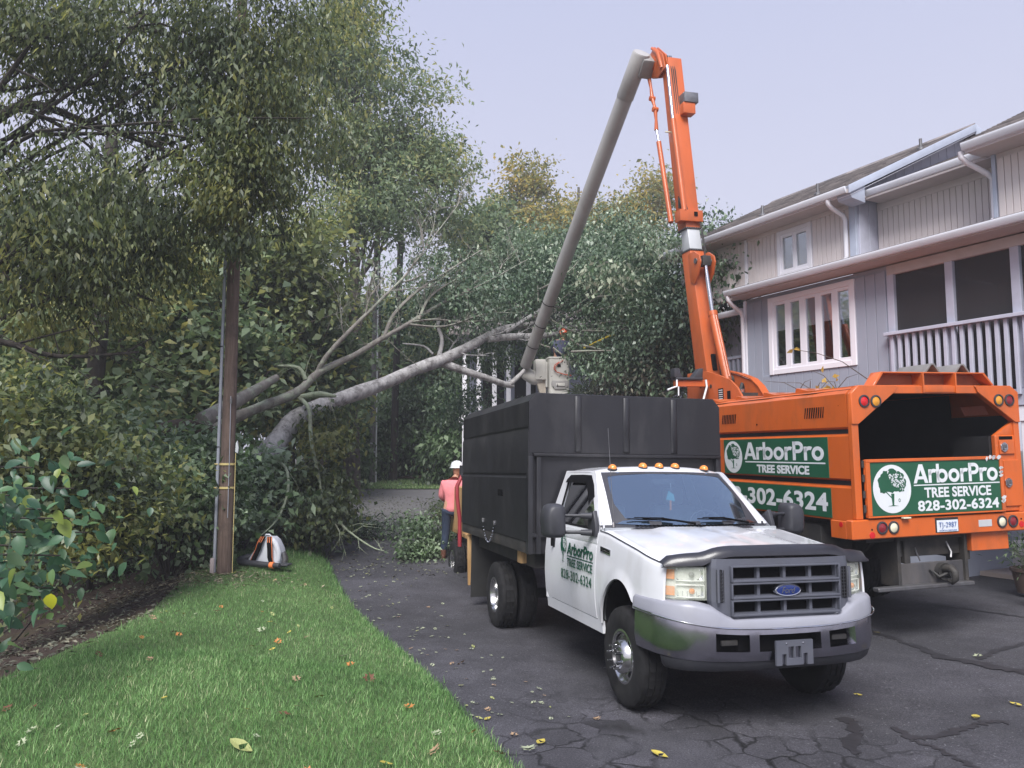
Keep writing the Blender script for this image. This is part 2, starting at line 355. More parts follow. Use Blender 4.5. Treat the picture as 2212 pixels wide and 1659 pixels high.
g.sheet([[(float(edge_x(y)-lawn_w(y)-t), float(y), gz(edge_x(y)-lawn_w(y)-t, y)+.03+rngm.uniform(-.015, .02)) for t in np.linspace(-.35, 4.5, 34)] for y in np.linspace(-8, 19, 150)])
tag(g.build('mulch_bank', G_mulch, smooth=60), kind='structure')
# far lawn beyond the road
g = M()
g.sheet([[(float(x), float(y), gz(max(x, edge_x(y)+.01), y)+.03) for x in np.linspace(-13, 8, 22)] for y in np.linspace(28.3, 38, 14)])
tag(g.build('far_lawn', G_lawn, smooth=60), kind='structure')
g = M()
g.sheet([[(float(x), float(y), gz(x, y)+.09+.10*math.exp(-((x+2.3)/2.2)**2-((y-33.4)/1.2)**2)) for x in np.linspace(-5, 1, 14)] for y in np.linspace(32.3, 34.8, 8)])
tag(g.build('mulch_bed', G_mulch, smooth=60), kind='structure')
# carport slab under the townhouse deck
g = M(); g.slab([[HO@Vector((2.05, 4, .155)), HO@Vector((2.05, -8, .155))], [HO@Vector((8, 4, .155)), HO@Vector((8, -8, .155))]], (0, 0, -.2))
tag(g.build('concrete_floor', G_conc), kind='structure')
# tar sealed cracks
def ribbon(path, w, z=.006):
    P = []
    for (x, y) in path: P.append(Vector((x, y, 0)))
    Q = []
    for a, b_ in zip(P[:-1], P[1:]):
        for k in range(6): Q.append(a.lerp(b_, k/6))
    Q.append(P[-1]); rr = random.Random(int(abs(P[0].x)*1000)); rows = []
    for i, q in enumerate(Q):
        t = (Q[min(i+1, len(Q)-1)]-Q[max(i-1, 0)]).normalized(); n = Vector((-t.y, t.x, 0))
        ww = w*(.55+.9*rr.random())*(.3 if i in (0, len(Q)-1) else 1); off = n*rr.uniform(-.03, .03)
        row = []
        for s_ in (-.5, .5):
            p = q+off+n*ww*s_; row.append((p.x, p.y, gz(p.x, p.y)+z))
        rows.append(row)
    g = M(); g.sheet(rows); return tag(g.build('sealed_crack', G_tar), kind='structure')
def gp(dx, dy, z=0.0):
    d = wpt(dx, dy, 1)-CAMP; t = (z-CAMP.z)/d.z; p = CAMP+d*t; return (p.x, p.y)
ribbon([gp(*p) for p in [(1925,1565),(1965,1590),(2000,1592),(2060,1580),(2100,1568),(2130,1560),(2180,1562)]], .07)
ribbon([gp(*p) for p in [(1960,1592),(2000,1605),(2060,1630),(2110,1659),(2140,1690)]], .05)
ribbon([gp(*p) for p in [(1870,1365),(1920,1378),(1980,1400),(2050,1425),(2110,1435),(2190,1452),(2300,1480)]], .10)
ribbon([gp(*p) for p in [(2010,1420),(2080,1432),(2150,1448),(2240,1462)]], .13, .009)
ribbon([gp(*p) for p in [(2110,1428),(2150,1412),(2212,1398),(2300,1385)]], .07)
ribbon([gp(*p) for p in [(2020,1312),(2100,1325),(2180,1338),(2260,1350)]], .05)
ribbon([gp(*p) for p in [(1840,1625),(1850,1590),(1845,1560),(1820,1545)]], .10)

# ---------------------------------------------------------------- leaves
def leafmesh(name, C, D, N, L, Wd, tint, mat, fold=.18, pos=.45):
    n = len(C); D = D/np.linalg.norm(D, axis=1, keepdims=True)
    S = np.cross(D, N); S /= np.linalg.norm(S, axis=1, keepdims=True)+1e-9; Nn = np.cross(S, D)
    L = L[:, None]; Wd = Wd[:, None]
    mid = C+D*L*pos
    v = np.stack([C, mid-S*Wd*.5+Nn*Wd*fold, C+D*L-Nn*L*.12, mid+S*Wd*.5+Nn*Wd*fold], 1).reshape(-1, 3)
    return rawmesh(name, v, 4, n, tint, mat)
def rawmesh(name, v, k, n, tint, mat):
    me = bpy.data.meshes.new(name); me.vertices.add(len(v)); me.vertices.foreach_set('co', v.astype(np.float32).ravel())
    me.loops.add(n*k); me.loops.foreach_set('vertex_index', np.arange(n*k, dtype=np.int32))
    me.polygons.add(n); me.polygons.foreach_set('loop_start', np.arange(0, n*k, k, dtype=np.int32))
    a = me.attributes.new('tint', 'FLOAT', 'FACE'); a.data.foreach_set('value', np.clip(tint, 0, 1).astype(np.float32))
    me.materials.append(mat); me.update(calc_edges=True); return me
def rdirs(rng, n):
    v = rng.normal(size=(n, 3)); return v/np.linalg.norm(v, axis=1, keepdims=True)
def crown(rng, ells, ncl, nl, spread, L, W, droop=.5, shell=.45, tmean=.5, tvar=.25, flat=.7, keep=None, clump=9, bough=.75):
    """leaf clusters spread through a union of ellipsoids -> arrays and cluster centres"""
    vol = np.array([e[3]*e[4]*e[5] for e in ells]); pick = rng.choice(len(ells), ncl, p=vol/vol.sum())
    E = np.array(ells)[pick]; u = rdirs(rng, ncl); r = rng.random(ncl)**shell
    npar = max(4, ncl//clump); par = rng.integers(0, npar, ncl); par[:npar] = np.arange(npar)   # sprays gathered on boughs
    pe, pu, pr = E[:npar], u[:npar], r[:npar]; pc = pe[:, :3]+pu*pr[:, None]*pe[:, 3:6]
    pick = pick[:npar][par]; u = pu[par]; cs3 = np.minimum(pe[:, 3:6].mean(1)*.55, bough)[par]
    cc = pc[par]+rng.normal(size=(ncl, 3))*cs3[:, None]*np.array([.6, .6, .36]); ptint = (rng.normal(size=npar)*tvar*.5)[par]
    if keep is not None: k = keep(cc); cc = cc[k]; u = u[k]
    m = len(cc); csz = spread*rng.uniform(.6, 1.5, m); eo = rng.normal(size=len(ells))*tvar*.35; pk, pt_ = (pick, ptint) if keep is None else (pick[k], ptint[k]); ct = tmean+rng.normal(size=m)*tvar*.5+eo[pk]+pt_; cs_ = rng.uniform(.7, 1.35, m)
    idx = np.repeat(np.arange(m), nl); n = len(idx)
    off = rng.normal(size=(n, 3))*csz[idx][:, None]*np.array([1, 1, flat]); C = cc[idx]+off
    D = rdirs(rng, n)*.8+u[idx]*.35; D[:, 2] -= droop; N = rdirs(rng, n)*.6; N[:, 2] += .8; N += u[idx]*.3
    LL = L*rng.uniform(.55, 1.3, n)*cs_[idx]; WW = W*rng.uniform(.6, 1.25, n)*cs_[idx]
    t = ct[idx]+rng.normal(size=n)*tvar*.5
    return (C, D, N, LL, WW, t), cc
def limbs(m, rng, base, top, r0, targets, nseg=6, rl=.35, wob=.25, ntw=0):
    base = Vector(base); top = Vector(top); tr = []
    for i in range(nseg+1):
        t = i/nseg; p = base.lerp(top, t)+Vector(rng.normal(size=3))*wob*.4*min(t, .8)*(1 if i else 0); tr.append(p)
    m.tube(tr, [r0*(1.25 if i == 0 else 1-.75*i/nseg) for i in range(nseg+1)], 9)
    for k, tg in enumerate(targets):
        tg = Vector(tg); t = rng.uniform(.3, .95); s = base.lerp(top, t)
        i = int(t*nseg); s = tr[i].lerp(tr[min(i+1, nseg)], t*nseg-i)
        d = tg-s; q1 = s+d*.4+Vector((0, 0, abs(d.length)*.12)); q2 = s+d*.75+Vector((0, 0, d.length*.08))+Vector(rng.normal(size=3))*.15
        r = r0*(1-.75*t)*rl*rng.uniform(.6, 1.1)
        m.tube([s, q1, q2, tg], [r, r*.7, r*.45, r*.15], 6)
        for j in range(ntw):
            a = q1.lerp(tg, rng.uniform(.1, .9)); e = a+Vector(rng.normal(size=3))*min(.45, d.length*.2)
            m.tube([a, a.lerp(e, .5)+Vector(rng.normal(size=3))*.05, e], [r*.3, r*.2, r*.08], 4)
G_bark = barkmat('grey brown bark', (.035,.028,.024), (.12,.10,.085), (.16,.17,.14), 4)
G_bark2 = barkmat('dark bark', (.018,.015,.013), (.07,.058,.05), None, 4)
G_fallen = barkmat('pale fallen trunk bark', (.24,.23,.23), (.50,.49,.49), (.10,.09,.09), 6.0, lich=.75)
G_lichen = barkmat('lichen covered bark', (.14,.125,.11), (.30,.28,.25), (.36,.42,.31), 3, lich=.7)
G_lich2 = barkmat('pale green lichen branch', (.22,.26,.18), (.38,.43,.30), (.12,.1,.08), 4, lich=.5)
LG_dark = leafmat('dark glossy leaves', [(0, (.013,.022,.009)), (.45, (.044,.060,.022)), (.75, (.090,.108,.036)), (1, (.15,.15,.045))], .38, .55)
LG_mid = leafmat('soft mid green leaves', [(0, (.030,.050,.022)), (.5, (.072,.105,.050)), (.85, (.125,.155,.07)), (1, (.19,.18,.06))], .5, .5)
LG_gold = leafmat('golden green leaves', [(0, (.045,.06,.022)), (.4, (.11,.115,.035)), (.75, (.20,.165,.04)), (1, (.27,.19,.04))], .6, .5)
LG_fall = leafmat('glossy blue green leaves', [(0, (.012,.028,.018)), (.45, (.036,.064,.034)), (.8, (.070,.108,.056)), (.97, (.14,.18,.13)), (1, (.2,.22,.16))], .35, .3, .6)
LG_maple = leafmat('fresh maple leaves', [(0, (.018,.038,.014)), (.45, (.050,.088,.032)), (.8, (.095,.145,.062)), (1, (.2,.25,.17))], .45, .35)
LG_big = leafmat('broad sapling leaves', [(0, (.010,.030,.018)), (.5, (.028,.065,.034)), (.8, (.055,.10,.04)), (.93, (.10,.13,.03)), (1, (.42,.30,.02))], .4, .35)
LG_dead = leafmat('withered brown leaves', [(0, (.018,.013,.010)), (.6, (.055,.040,.030)), (1, (.10,.08,.06))], .7, .2)
def tree(name, label, group, base, top, r0, ells, ncl, nl, spread, L, W, lm, bark, seed, nlimb=10, ntw=2, cat='tree', **kw):
    rng = np.random.default_rng(seed); arr, cc = crown(rng, ells, ncl, nl, spread, L, W, **kw)
    B = Vector(base); o = empty(name, B, label, cat, group)
    arr = (arr[0]-np.array(B),)+arr[1:]
    link('crown', leafmesh('crown', *arr, lm), o)
    m = M(); tg = cc[rng.choice(len(cc), min(nlimb, len(cc)), replace=False)]-np.array(B) if nlimb else []
    limbs(m, rng, (0, 0, -.2), Vector(top)-B, r0, tg, ntw=ntw); m.build('trunk', bark, o, smooth=60)
    return o
# ---------------------------------------------------------------- townhouse (local x into the house, y along the front away, z up)
H_up = pmat('beige lilac siding', (.64,.58,.575), .7, var=.05, vs=1.5, dirt=(.3,.28,.27), dfac=.2, ds=1.5, stretch=(1,1,.3), bmp=.05)
H_lo = pmat('blue grey siding', (.29,.315,.385), .7, var=.06, vs=1.5, dirt=(.14,.15,.18), dfac=.3, ds=1.5, stretch=(1,1,.3), bmp=.08)
H_tr = pmat('white trim paint', (.76,.75,.81), .5, var=.04, vs=3, dirt=(.4,.38,.36), dfac=.15)
H_gut = pmat('pale aluminium gutter', (.60,.62,.68), .4, var=.04, dirt=(.4,.39,.38), dfac=.2, ds=4, stretch=(1,.4,1))
H_sof = pmat('brownish soffit', (.46,.42,.415), .75, var=.06)
H_rail = pmat('lilac grey porch paint', (.42,.43,.52), .6, var=.08, vs=4, dirt=(.25,.25,.3), dfac=.25)
H_blue = pmat('light blue grey trim', (.40,.44,.54), .5, var=.05)
H_blind = pmat('window blind', (.75,.74,.74), .8, var=.05)
H_blindy = pmat('yellow window shade', (.55,.46,.22), .8, var=.06)
H_dark = pmat('dark interior', (.018,.016,.016), .9, var=.3)
H_pane = glass('window pane', (.9,.92,.95), .92, gain=.5, base=.05)
def shingle_mat():
    m, nt, b = nodes('weathered shingles')
    n = noise(nt, 2.2, 5, .7); tc = nd(nt, 'ShaderNodeTexCoord'); mp = nd(nt, 'ShaderNodeMapping'); mp.inputs['Scale'].default_value = (7, 3.4, .01); nt.links.new(tc.outputs['Object'], mp.inputs[0])
    vo = nd(nt, 'ShaderNodeTexVoronoi', feature='F1'); vo.inputs['Scale'].default_value = 1; nt.links.new(mp.outputs[0], vo.inputs[0])
    c = ramp(nt, vo.outputs['Color'], [(.15, (.085,.078,.082)), (.5, (.15,.136,.138)), (.9, (.235,.212,.212))]).outputs[0]
    c = mixc(nt, c, ramp(nt, n.outputs[0], [(.3, (.75,.75,.75)), (.7, (1.2,1.15,1.1))]).outputs[0], .8, 'MULTIPLY')
    n2 = noise(nt, 120, 3); c = mixc(nt, c, ramp(nt, n2.outputs[0], [(.3, (.7,.7,.7)), (.7, (1.3,1.3,1.3))]).outputs[0], .6, 'MULTIPLY')
    nt.links.new(c, b.inputs['Base Color']); b.inputs['Roughness'].default_value = .95; bump(nt, n2.outputs[0], .4, .01, b); return m
H_roof = shingle_mat()
def screen_mat():
    m, nt, b = nodes('porch insect screen'); b.inputs['Base Color'].default_value = (.035,.030,.032,1); b.inputs['Roughness'].default_value = .6
    t = nd(nt, 'ShaderNodeBsdfTransparent'); mx = nd(nt, 'ShaderNodeMixShader'); mx.inputs[0].default_value = .62
    nt.links.new(t.outputs[0], mx.inputs[1]); nt.links.new(b.outputs[0], mx.inputs[2]); nt.links.new(mx.outputs[0], nt.nodes['Material Output'].inputs[0]); return m
H_scr = screen_mat()
house = empty('townhouse', HO, 'long two storey lilac grey townhouse with screened porch behind the orange truck', 'house')
def hb(name, mat, x0, x1, y0, y1, z0, z1, parent=None, bev=.006): return M().box(x0, x1, y0, y1, z0, z1).build(name, mat, parent or house, bev=bev, seg=1)
board_cache = {}
def boards(wall, mat, r, f0, f1, z0, z1, w, holes=(), th=.025):
    n = int(round((f1-f0)/w)); w = (f1-f0)/n
    for i in range(n):
        a = f0+i*w+.004; b = f0+(i+1)*w-.004; spans = [(z0, z1)]
        for (h0, h1, k0, k1) in holes:
            if b > h0 and a < h1: spans = [(z0, k0), (k1, z1)]
        for (s0, s1) in spans:
            if s1-s0 < .02: continue
            key = (mat.name, round(b-a, 3), round(s1-s0, 3))
            if key not in board_cache:
                board_cache[key] = M().box(0, th, 0, b-a, 0, s1-s0).build('siding_board', mat, wall, bev=.005, seg=1)
                o = board_cache[key]
            else: o = link('siding_board', board_cache[key].data, wall)
            o.location = (r-th, a, s0)
# upper storey, left unit
uw = M().box(.30, .48, 2.30, 3.34, 5.40, 6.62).box(.30, .48, 4.05, 7.1, 5.40, 6.62).box(.30, .48, 3.34, 4.05, 5.40, 5.64).box(.30, .48, 3.34, 4.05, 6.43, 6.62).build('upper_wall', H_up, house)
boards(uw, H_up, .30, 2.42, 4.93, 5.52, 6.5, .103, [(3.27, 4.12, 5.57, 6.50)])
boards(uw, H_up, .30, 5.02, 7.08, 5.52, 6.5, .103)
hb('corner_board', H_tr, .255, .30, 4.94, 5.01, 5.45, 6.55); hb('corner_board', H_blue, .245, .30, 2.27, 2.41, 5.48, 6.62)
hb('frieze_board', H_up, .262, .30, 2.42, 4.93, 6.50, 6.60)
# end wall of the left unit
g = M(); g.prism([(.30, 5.45), (6.4, 5.45), (6.4, 6.9), (3.34, 8.42), (.30, 6.9)], 1, 2.275, 2.45); gw = g.build('gable_wall', H_rail, house)
for i in range(12):
    a = .32+i*.253; zt = 6.62+.5*(a+.22)
    M().prism([(a, 5.5), (a+.245, 5.5), (a+.245, zt+.10), (a, zt-.02)], 1, 2.248, 2.275).build('siding_board', H_rail, gw, bev=.004, seg=1)
# recess wall, right unit wall
rw = hb('recessed_wall', H_up, .80, .95, -.2, 2.28, 5.45, 6.62); boards(rw, H_up, .80, -.05, 2.24, 5.66, 6.46, .102)
hb('frieze_board', H_up, .765, .80, -.05, 2.24, 6.46, 6.60)
rt = hb('right_unit_wall', H_up, .30, .5, -7, -.16, 5.40, 6.66); boards(rt, H_up, .30, -2.2, -.18, 5.52, 6.5, .103)
hb('corner_board', H_blue, .27, .80, -.16, -.10, 5.5, 6.6)
# windows
def window(name, f0, f1, z0, z1, r, trim, panes, pmat_, blind, sill=True):
    w = empty(name, (r, (f0+f1)/2, (z0+z1)/2)); w.parent = house; w.matrix_local = Matrix.Translation((r, (f0+f1)/2, (z0+z1)/2))
    F0, F1, Z0, Z1 = f0-(f0+f1)/2, f1-(f0+f1)/2, z0-(z0+z1)/2, z1-(z0+z1)/2
    g = M(); g.box(-.045, .02, F0, F0+trim, Z0, Z1); g.box(-.045, .02, F1-trim, F1, Z0, Z1); g.box(-.043, .02, F0+trim, F1-trim, Z1-trim, Z1); g.box(-.043, .02, F0+trim, F1-trim, Z0, Z0+trim)
    g.build('casing', H_tr, w, bev=.006, seg=1)
    n = len(panes); x = F0+trim
    g = M(); prev = F0+trim
    for (a, b) in panes:
        g.box(-.025, .03, prev, F0+a, Z0+trim, Z1-trim); prev = F0+b
        g.box(-.024, .03, F0+a, F0+b, Z1-trim-.06, Z1-trim); g.box(-.024, .03, F0+a, F0+b, Z0+trim, Z0+trim+.06)
    g.box(-.025, .03, prev, F1-trim, Z0+trim, Z1-trim); g.build('frame', H_tr, w, bev=.004, seg=1)
    for i, (a, b) in enumerate(panes):
        M().box(.005, .012, F0+a, F0+b, Z0+trim+.06, Z1-trim-.06).build('pane', H_pane, w)
        if blind[i]:
            bz = Z1-trim-.06-blind[i]*(z1-z0-2*trim-.12)
            M().box(.03, .035, F0+a, F0+b, bz, Z1-trim-.06).build('blind', pmat_, w)
    g = M(); g.box(.45, .5, F0, F1, Z0, Z1); g.box(.05, .5, F0-.02, F0, Z0, Z1); g.box(.05, .5, F1, F1+.02, Z0, Z1); g.box(.05, .5, F0, F1, Z0-.02, Z0); g.box(.05, .5, F0, F1, Z1, Z1+.02); g.build('room_dark', H_dark, w)
    return w
window('window', 3.27, 4.12, 5.575, 6.495, .30, .085, [(.13, .38), (.47, .72)], H_blindy, [1, 1])
# lower wall with five light window
lw = M().box(0, .045, 1.52, 2.2, 0, 5.22).box(0, .045, 4.03, 4.70, 0, 5.22).box(0, .045, 2.2, 4.03, 0, 3.72).box(0, .045, 2.2, 4.03, 5.06, 5.22).build('lower_wall', H_lo, house)
boards(lw, H_lo, 0, 1.53, 4.69, .1, 5.14, .2, [(2.125, 4.105, 3.645, 5.135)])
window('window', 2.125, 4.105, 3.645, 5.135, -.004, .10, [(.13, .36), (.49, .72), (.855, 1.08), (1.22, 1.44), (1.57, 1.81)][:5], H_blind, [.42, .40, .42, .44, .42])
hb('corner_board', H_tr, -.03, .05, 4.70, 4.78, 0, 5.2)
hb('lower_side_wall', H_lo, .05, 1.1, 4.60, 4.70, 0, 5.2)
# left recess with a small rail, eave and round lamp
bw = hb('set_back_wall', H_lo, 1.1, 1.2, 4.6, 7.6, 0, 5.3); boards(bw, H_lo, 1.1, 4.75, 6.9, .1, 5.2, .2)
g = M()
g.box(.28, .36, 4.8, 5.9, 4.12, 4.18); g.build('side_rail', H_lo, house, bev=.005, seg=1)
for i in range(7): M().box(.30, .34, 4.86+i*.14, 4.92+i*.14, 3.5, 4.12).build('baluster', H_lo, house)
M().prism([(.0, 4.98), (.0, 5.05), (1.2, 5.35), (1.2, 5.25)], 1, 4.79, 5.5).build('side_roof', H_roof, house)
M().prism([(-.08, 5.07), (-.08, 5.02), (-.04, 4.96), (.02, 4.96), (.02, 5.07)], 1, 4.80, 5.5).build('gutter', H_gut, house, smooth=40)
g = M(); g.lathe([(.0, 0), (.10, 0), (.10, .02), (.06, .025), (.06, .05), (.0, .055)], 20, 0, (1.07, 5.42, 4.55)); 
g.build('wall_lamp', G_chrome, house, smooth=50, mtx=Matrix.Translation((-.06, 0, 0)))
# porch: posts, header, screens, deck, rail
hb('header_beam', H_sof, -.02, .12, -7, 1.51, 5.06, 5.22)
for f in (1.39, .39, -.58, -1.56, -2.6): hb('porch_post', H_rail, -.02, .11, f, f+.125, 3.06, 5.06)
pf = [1.39, .515, -.455, -1.435, -2.475]
for a, b in zip(pf[:-1], [.515, -.455, -1.435, -2.475][:4]):
    lo_, hi_ = b, a-(.0 if a == 1.39 else .125)
    M().box(.045, .05, lo_, hi_, 3.06, 5.06).build('screen', H_scr, house)
hb('porch_floor', H_rail, -.05, 3.0, -7, 1.5, 2.93, 3.05); hb('porch_back_wall', H_lo, 3.0, 3.1, -7, 1.6, 3.05, 5.3); hb('porch_end_wall', H_lo, .05, 3, 1.52, 1.6, 0, 5.2)
hb('porch_ceiling', H_sof, .1, 3, -7, 1.5, 5.22, 5.27)
hb('porch_door', H_dark, 2.95, 3.0, -1.6, .2, 3.05, 5.0)
hb('rim_board', H_rail, -.06, -.04, -7, 1.5, 2.82, 3.05); hb('lower_beam', H_tr, -.04, .10, -7, 1.5, 2.60, 2.82)
hb('rail_cap', H_rail, -.17, -.03, -7, 1.50, 4.045, 4.10)
b0 = M().box(-.115, -.065, 1.365, 1.42, 2.97, 4.045).build('baluster', H_rail, house, bev=.005, seg=1)
for i in range(1, 40):
    o = b0.copy(); COL.objects.link(o); o.parent = house; o.location = (0, -.128*i, 0)
for f in (-.62, -3.6): hb('carport_post', H_tr, -.02, .1, f, f+.14, .1, 2.6)
hb('carport_back_wall', H_lo, 5.6, 5.7, -8, 2, .1, 2.95)
# lower eave
M().prism([(-.44, 5.24), (-.44, 5.26), (.05, 5.26), (.05, 5.24)], 1, -7, 4.80).build('lower_soffit', H_sof, house)
def gutter(r, z, f0, f1, h=.11):
    return M().prism([(r, z), (r, z-h*.35), (r+.035, z-h), (r+.11, z-h), (r+.11, z), (r+.10, z), (r+.10, z-.01), (r+.012, z-.01)][:5], 1, f0, f1).build('gutter', H_gut, house, bev=.008, smooth=40)
gutter(-.53, 5.37, -7, 4.81); M().prism([(-.42, 5.25), (-.42, 5.37), (-.395, 5.37), (-.395, 5.25)], 1, -7, 4.80).build('fascia', H_tr, house)
M().prism([(-.45, 5.375), (-.45, 5.40), (.78, 5.68), (.78, 5.60)], 1, -7, 4.82).build('lower_roof', H_roof, house)
# main roofs with courses of shingles
def roof(f0, f1, r0, z0, r1, z1, back=True):
    o = empty('roof', (0, 0, 0)); o.parent = house
    M().prism([(r0, z0-.03), (r1, z1-.03), (r1, z1-.12), (r0, z0-.12)], 1, f0, f1).build('roof_deck', H_sof, o)
    n = int(math.hypot(r1-r0, z1-z0)/.145); g = M()
    for i in range(n):
        a, b = i/n, (i+1)/n; ra, rb = r0+(r1-r0)*a, r0+(r1-r0)*b; za, zb = z0+(z1-z0)*a, z0+(z1-z0)*b
        g.prism([(ra-.012, za-.03), (ra-.012, za+.004), (rb, zb-.006), (rb, zb-.03)], 1, f0-.01, f1)
    tag(g.build('shingle_courses', H_roof, o), kind='stuff')
    M().prism([(r1, z1+.02), (r1+4, z1+.02-2.0), (r1+4, z1-2.12), (r1, z1-.11)], 1, f0, f1).build('back_slope', H_roof, o)
    M().prism([(r1-.12, z1-.05), (r1, z1+.035), (r1+.12, z1-.05)], 1, f0, f1).build('ridge_cap', H_roof, o)
    return o
roof(1.98, 7.2, -.24, 6.70, 3.34, 8.47); roof(-.05, 2.24, .26, 6.67, 3.5, 8.06); roof(-9, .02, -.24, 6.72, 3.34, 8.50)
for (f0, f1, r, rs) in ((2.04, 7.15, -.24, .26), (-.1, 2.14, .26, .76), (-7, 0, -.24, .26)):
    gutter(r-.05, 6.70, f0, f1); M().prism([(r+.06, 6.575), (r+.06, 6.60), (rs+.05, 6.60), (rs+.05, 6.575)], 1, f0, f1).build('soffit', H_sof, house)
    M().box(r+.055, r+.08, f0, f1, 6.57, 6.69).build('fascia', H_tr, house)
# rake board, soffit and cornice return of the left unit
M().prism([(-.26, 6.56), (-.26, 6.70), (3.34, 8.48), (3.34, 8.33)], 1, 1.955, 1.985).build('rake_board', H_blue, house, bev=.005)
M().prism([(3.34, 8.27), (3.34, 8.48), (5.2, 7.56), (5.2, 7.35)], 1, 1.955, 1.985).build('rake_board', H_blue, house, bev=.005)
M().prism([(-.2, 6.54), (-.2, 6.55), (3.34, 8.32), (3.34, 8.30)], 1, 1.985, 2.25).build('rake_soffit', H_tr, house)
M().prism([(-.26, 6.69), (-.17, 6.50), (.16, 6.455), (.16, 6.86)], 1, 1.99, 2.27).build('cornice_return', H_blue, house, bev=.006)
# downspouts and vent pipes
def downspout(pts, w=.04): return M().tube(pts, w, 8).build('downspout', H_tr, house, smooth=60)
downspout([(-.21, 2.46, 6.60), (-.21, 2.46, 6.53), (-.12, 2.46, 6.46), (.16, 2.46, 6.36), (.215, 2.46, 6.28), (.215, 2.46, 5.62), (.215, 2.50, 5.55), (.215, 2.6, 5.53)])
downspout([(-.2, .05, 6.60), (-.2, .05, 6.52), (-.1, .03, 6.45), (.3, -.02, 6.33), (.38, -.05, 6.25), (.38, -.05, 5.66), (.34, -.02, 5.60), (.30, .06, 5.58)])
downspout([(-.46, 4.74, 5.26), (-.46, 4.74, 5.19), (-.36, 4.74, 5.10), (-.14, 4.745, 4.98), (-.08, 4.75, 4.88), (-.08, 4.75, .3)])
for (r, f, z) in ((2.17, 2.31, 7.87), (.3, 3.11, 6.95), (.12, 4.33, 6.86)):
    g = M(); g.lathe([(.07, -.12), (.07, .03), (.028, .06), (.028, .22)], 12, 2, (r, f, z), cap=True); g.build('vent_pipe', G_steel, house, smooth=50)

# ---------------------------------------------------------------- second house far behind the fallen crown
H2 = pmat('far house pale siding', (.40,.42,.52), .7, var=.06)
H2t = pmat('tan chimney siding', (.42,.33,.27), .8, var=.08)
h2 = empty('far_house', (0, 0, 0), 'pale blue house with white porch columns behind the fallen tree', 'house')
def b2(n, m, *a): return M().box(*a).build(n, m, h2, bev=.01, seg=1)
b2('wall', H2, 1.3, 11, 28.5, 36, .6, 7.0); b2('porch_floor', H_tr, -1.9, 1.3, 27, 29.5, 3.2, 3.5)
b2('side_wall', H2, -1.6, 1.3, 29.0, 36, .6, 6.2)
for x in (-1.75, -1.25, -.7, -.2, .5): b2('porch_column', H_tr, x, x+.16, 27.05, 27.2, .7, 6.1)
b2('porch_beam', H_tr, -1.9, 1.3, 27, 27.25, 6.1, 6.4)
for x in (-1.1, .1): b2('window', H_dark, x, x+.8, 28.96, 28.99, 3.8, 5.6)
M().prism([(26.6, 6.4), (32, 8.6), (37, 6.4), (37, 6.25), (32, 8.45), (26.6, 6.25)], 0, -2.2, 11.5).build('roof', H_roof, h2)
ch = empty('chimney', (0, 0, 0)); ch.parent = h2
M().box(4.3, 5.6, 29.6, 30.8, 7, 9.05).build('chimney_chase', H2t, ch, bev=.02)
M().prism([(4.1, 9.05), (5.8, 9.05), (5.4, 9.3), (4.5, 9.3)], 1, 29.4, 31).build('chimney_cap', H2t, ch)
g = M(); g.lathe([(.16, 9.3), (.16, 9.62), (.27, 9.66), (.27, 9.78), (.1, 9.86)], 16, 2, (5.0, 30.2, 0), cap=True); g.build('flue', G_galv, ch, smooth=40)
M().lathe([(.30, 9.79), (.30, 9.84), (.05, 9.9)], 16, 2, (5.0, 30.2, 0), cap=True).build('flue_cap', G_dark, ch)
# ---------------------------------------------------------------- lettering
def textmesh(body, w, h, bold=.02, shear=0, ext=.0015, spacing=1.0):
    cu = bpy.data.curves.new('lettering', 'FONT'); cu.body = body; cu.offset = bold; cu.shear = shear; cu.space_character = spacing; cu.extrude = .004; cu.resolution_u = 5
    ob = bpy.data.objects.new('lettering_tmp', cu); COL.objects.link(ob); bpy.context.view_layer.update()
    me = bpy.data.meshes.new_from_object(ob); bpy.data.objects.remove(ob); bpy.data.curves.remove(cu)
    co = np.empty(len(me.vertices)*3, np.float32); me.vertices.foreach_get('co', co); co = co.reshape(-1, 3)
    lo, hi = co.min(0), co.max(0); co[:, 0] = (co[:, 0]-lo[0])/(hi[0]-lo[0])*w; co[:, 1] = (co[:, 1]-lo[1])/(hi[1]-lo[1])*h; co[:, 2] = (co[:, 2]-lo[2])/(hi[2]-lo[2])*ext
    me.vertices.foreach_set('co', co.ravel()); me.update(); return me
def lettering(name, body, mtx, w, h, mat, parent, bold=.02, shear=0, spacing=1.0):
    me = textmesh(body, w, h, bold, shear, spacing=spacing); me.materials.clear(); me.materials.append(mat); me.name = name
    return link(name, me, parent, mtx)
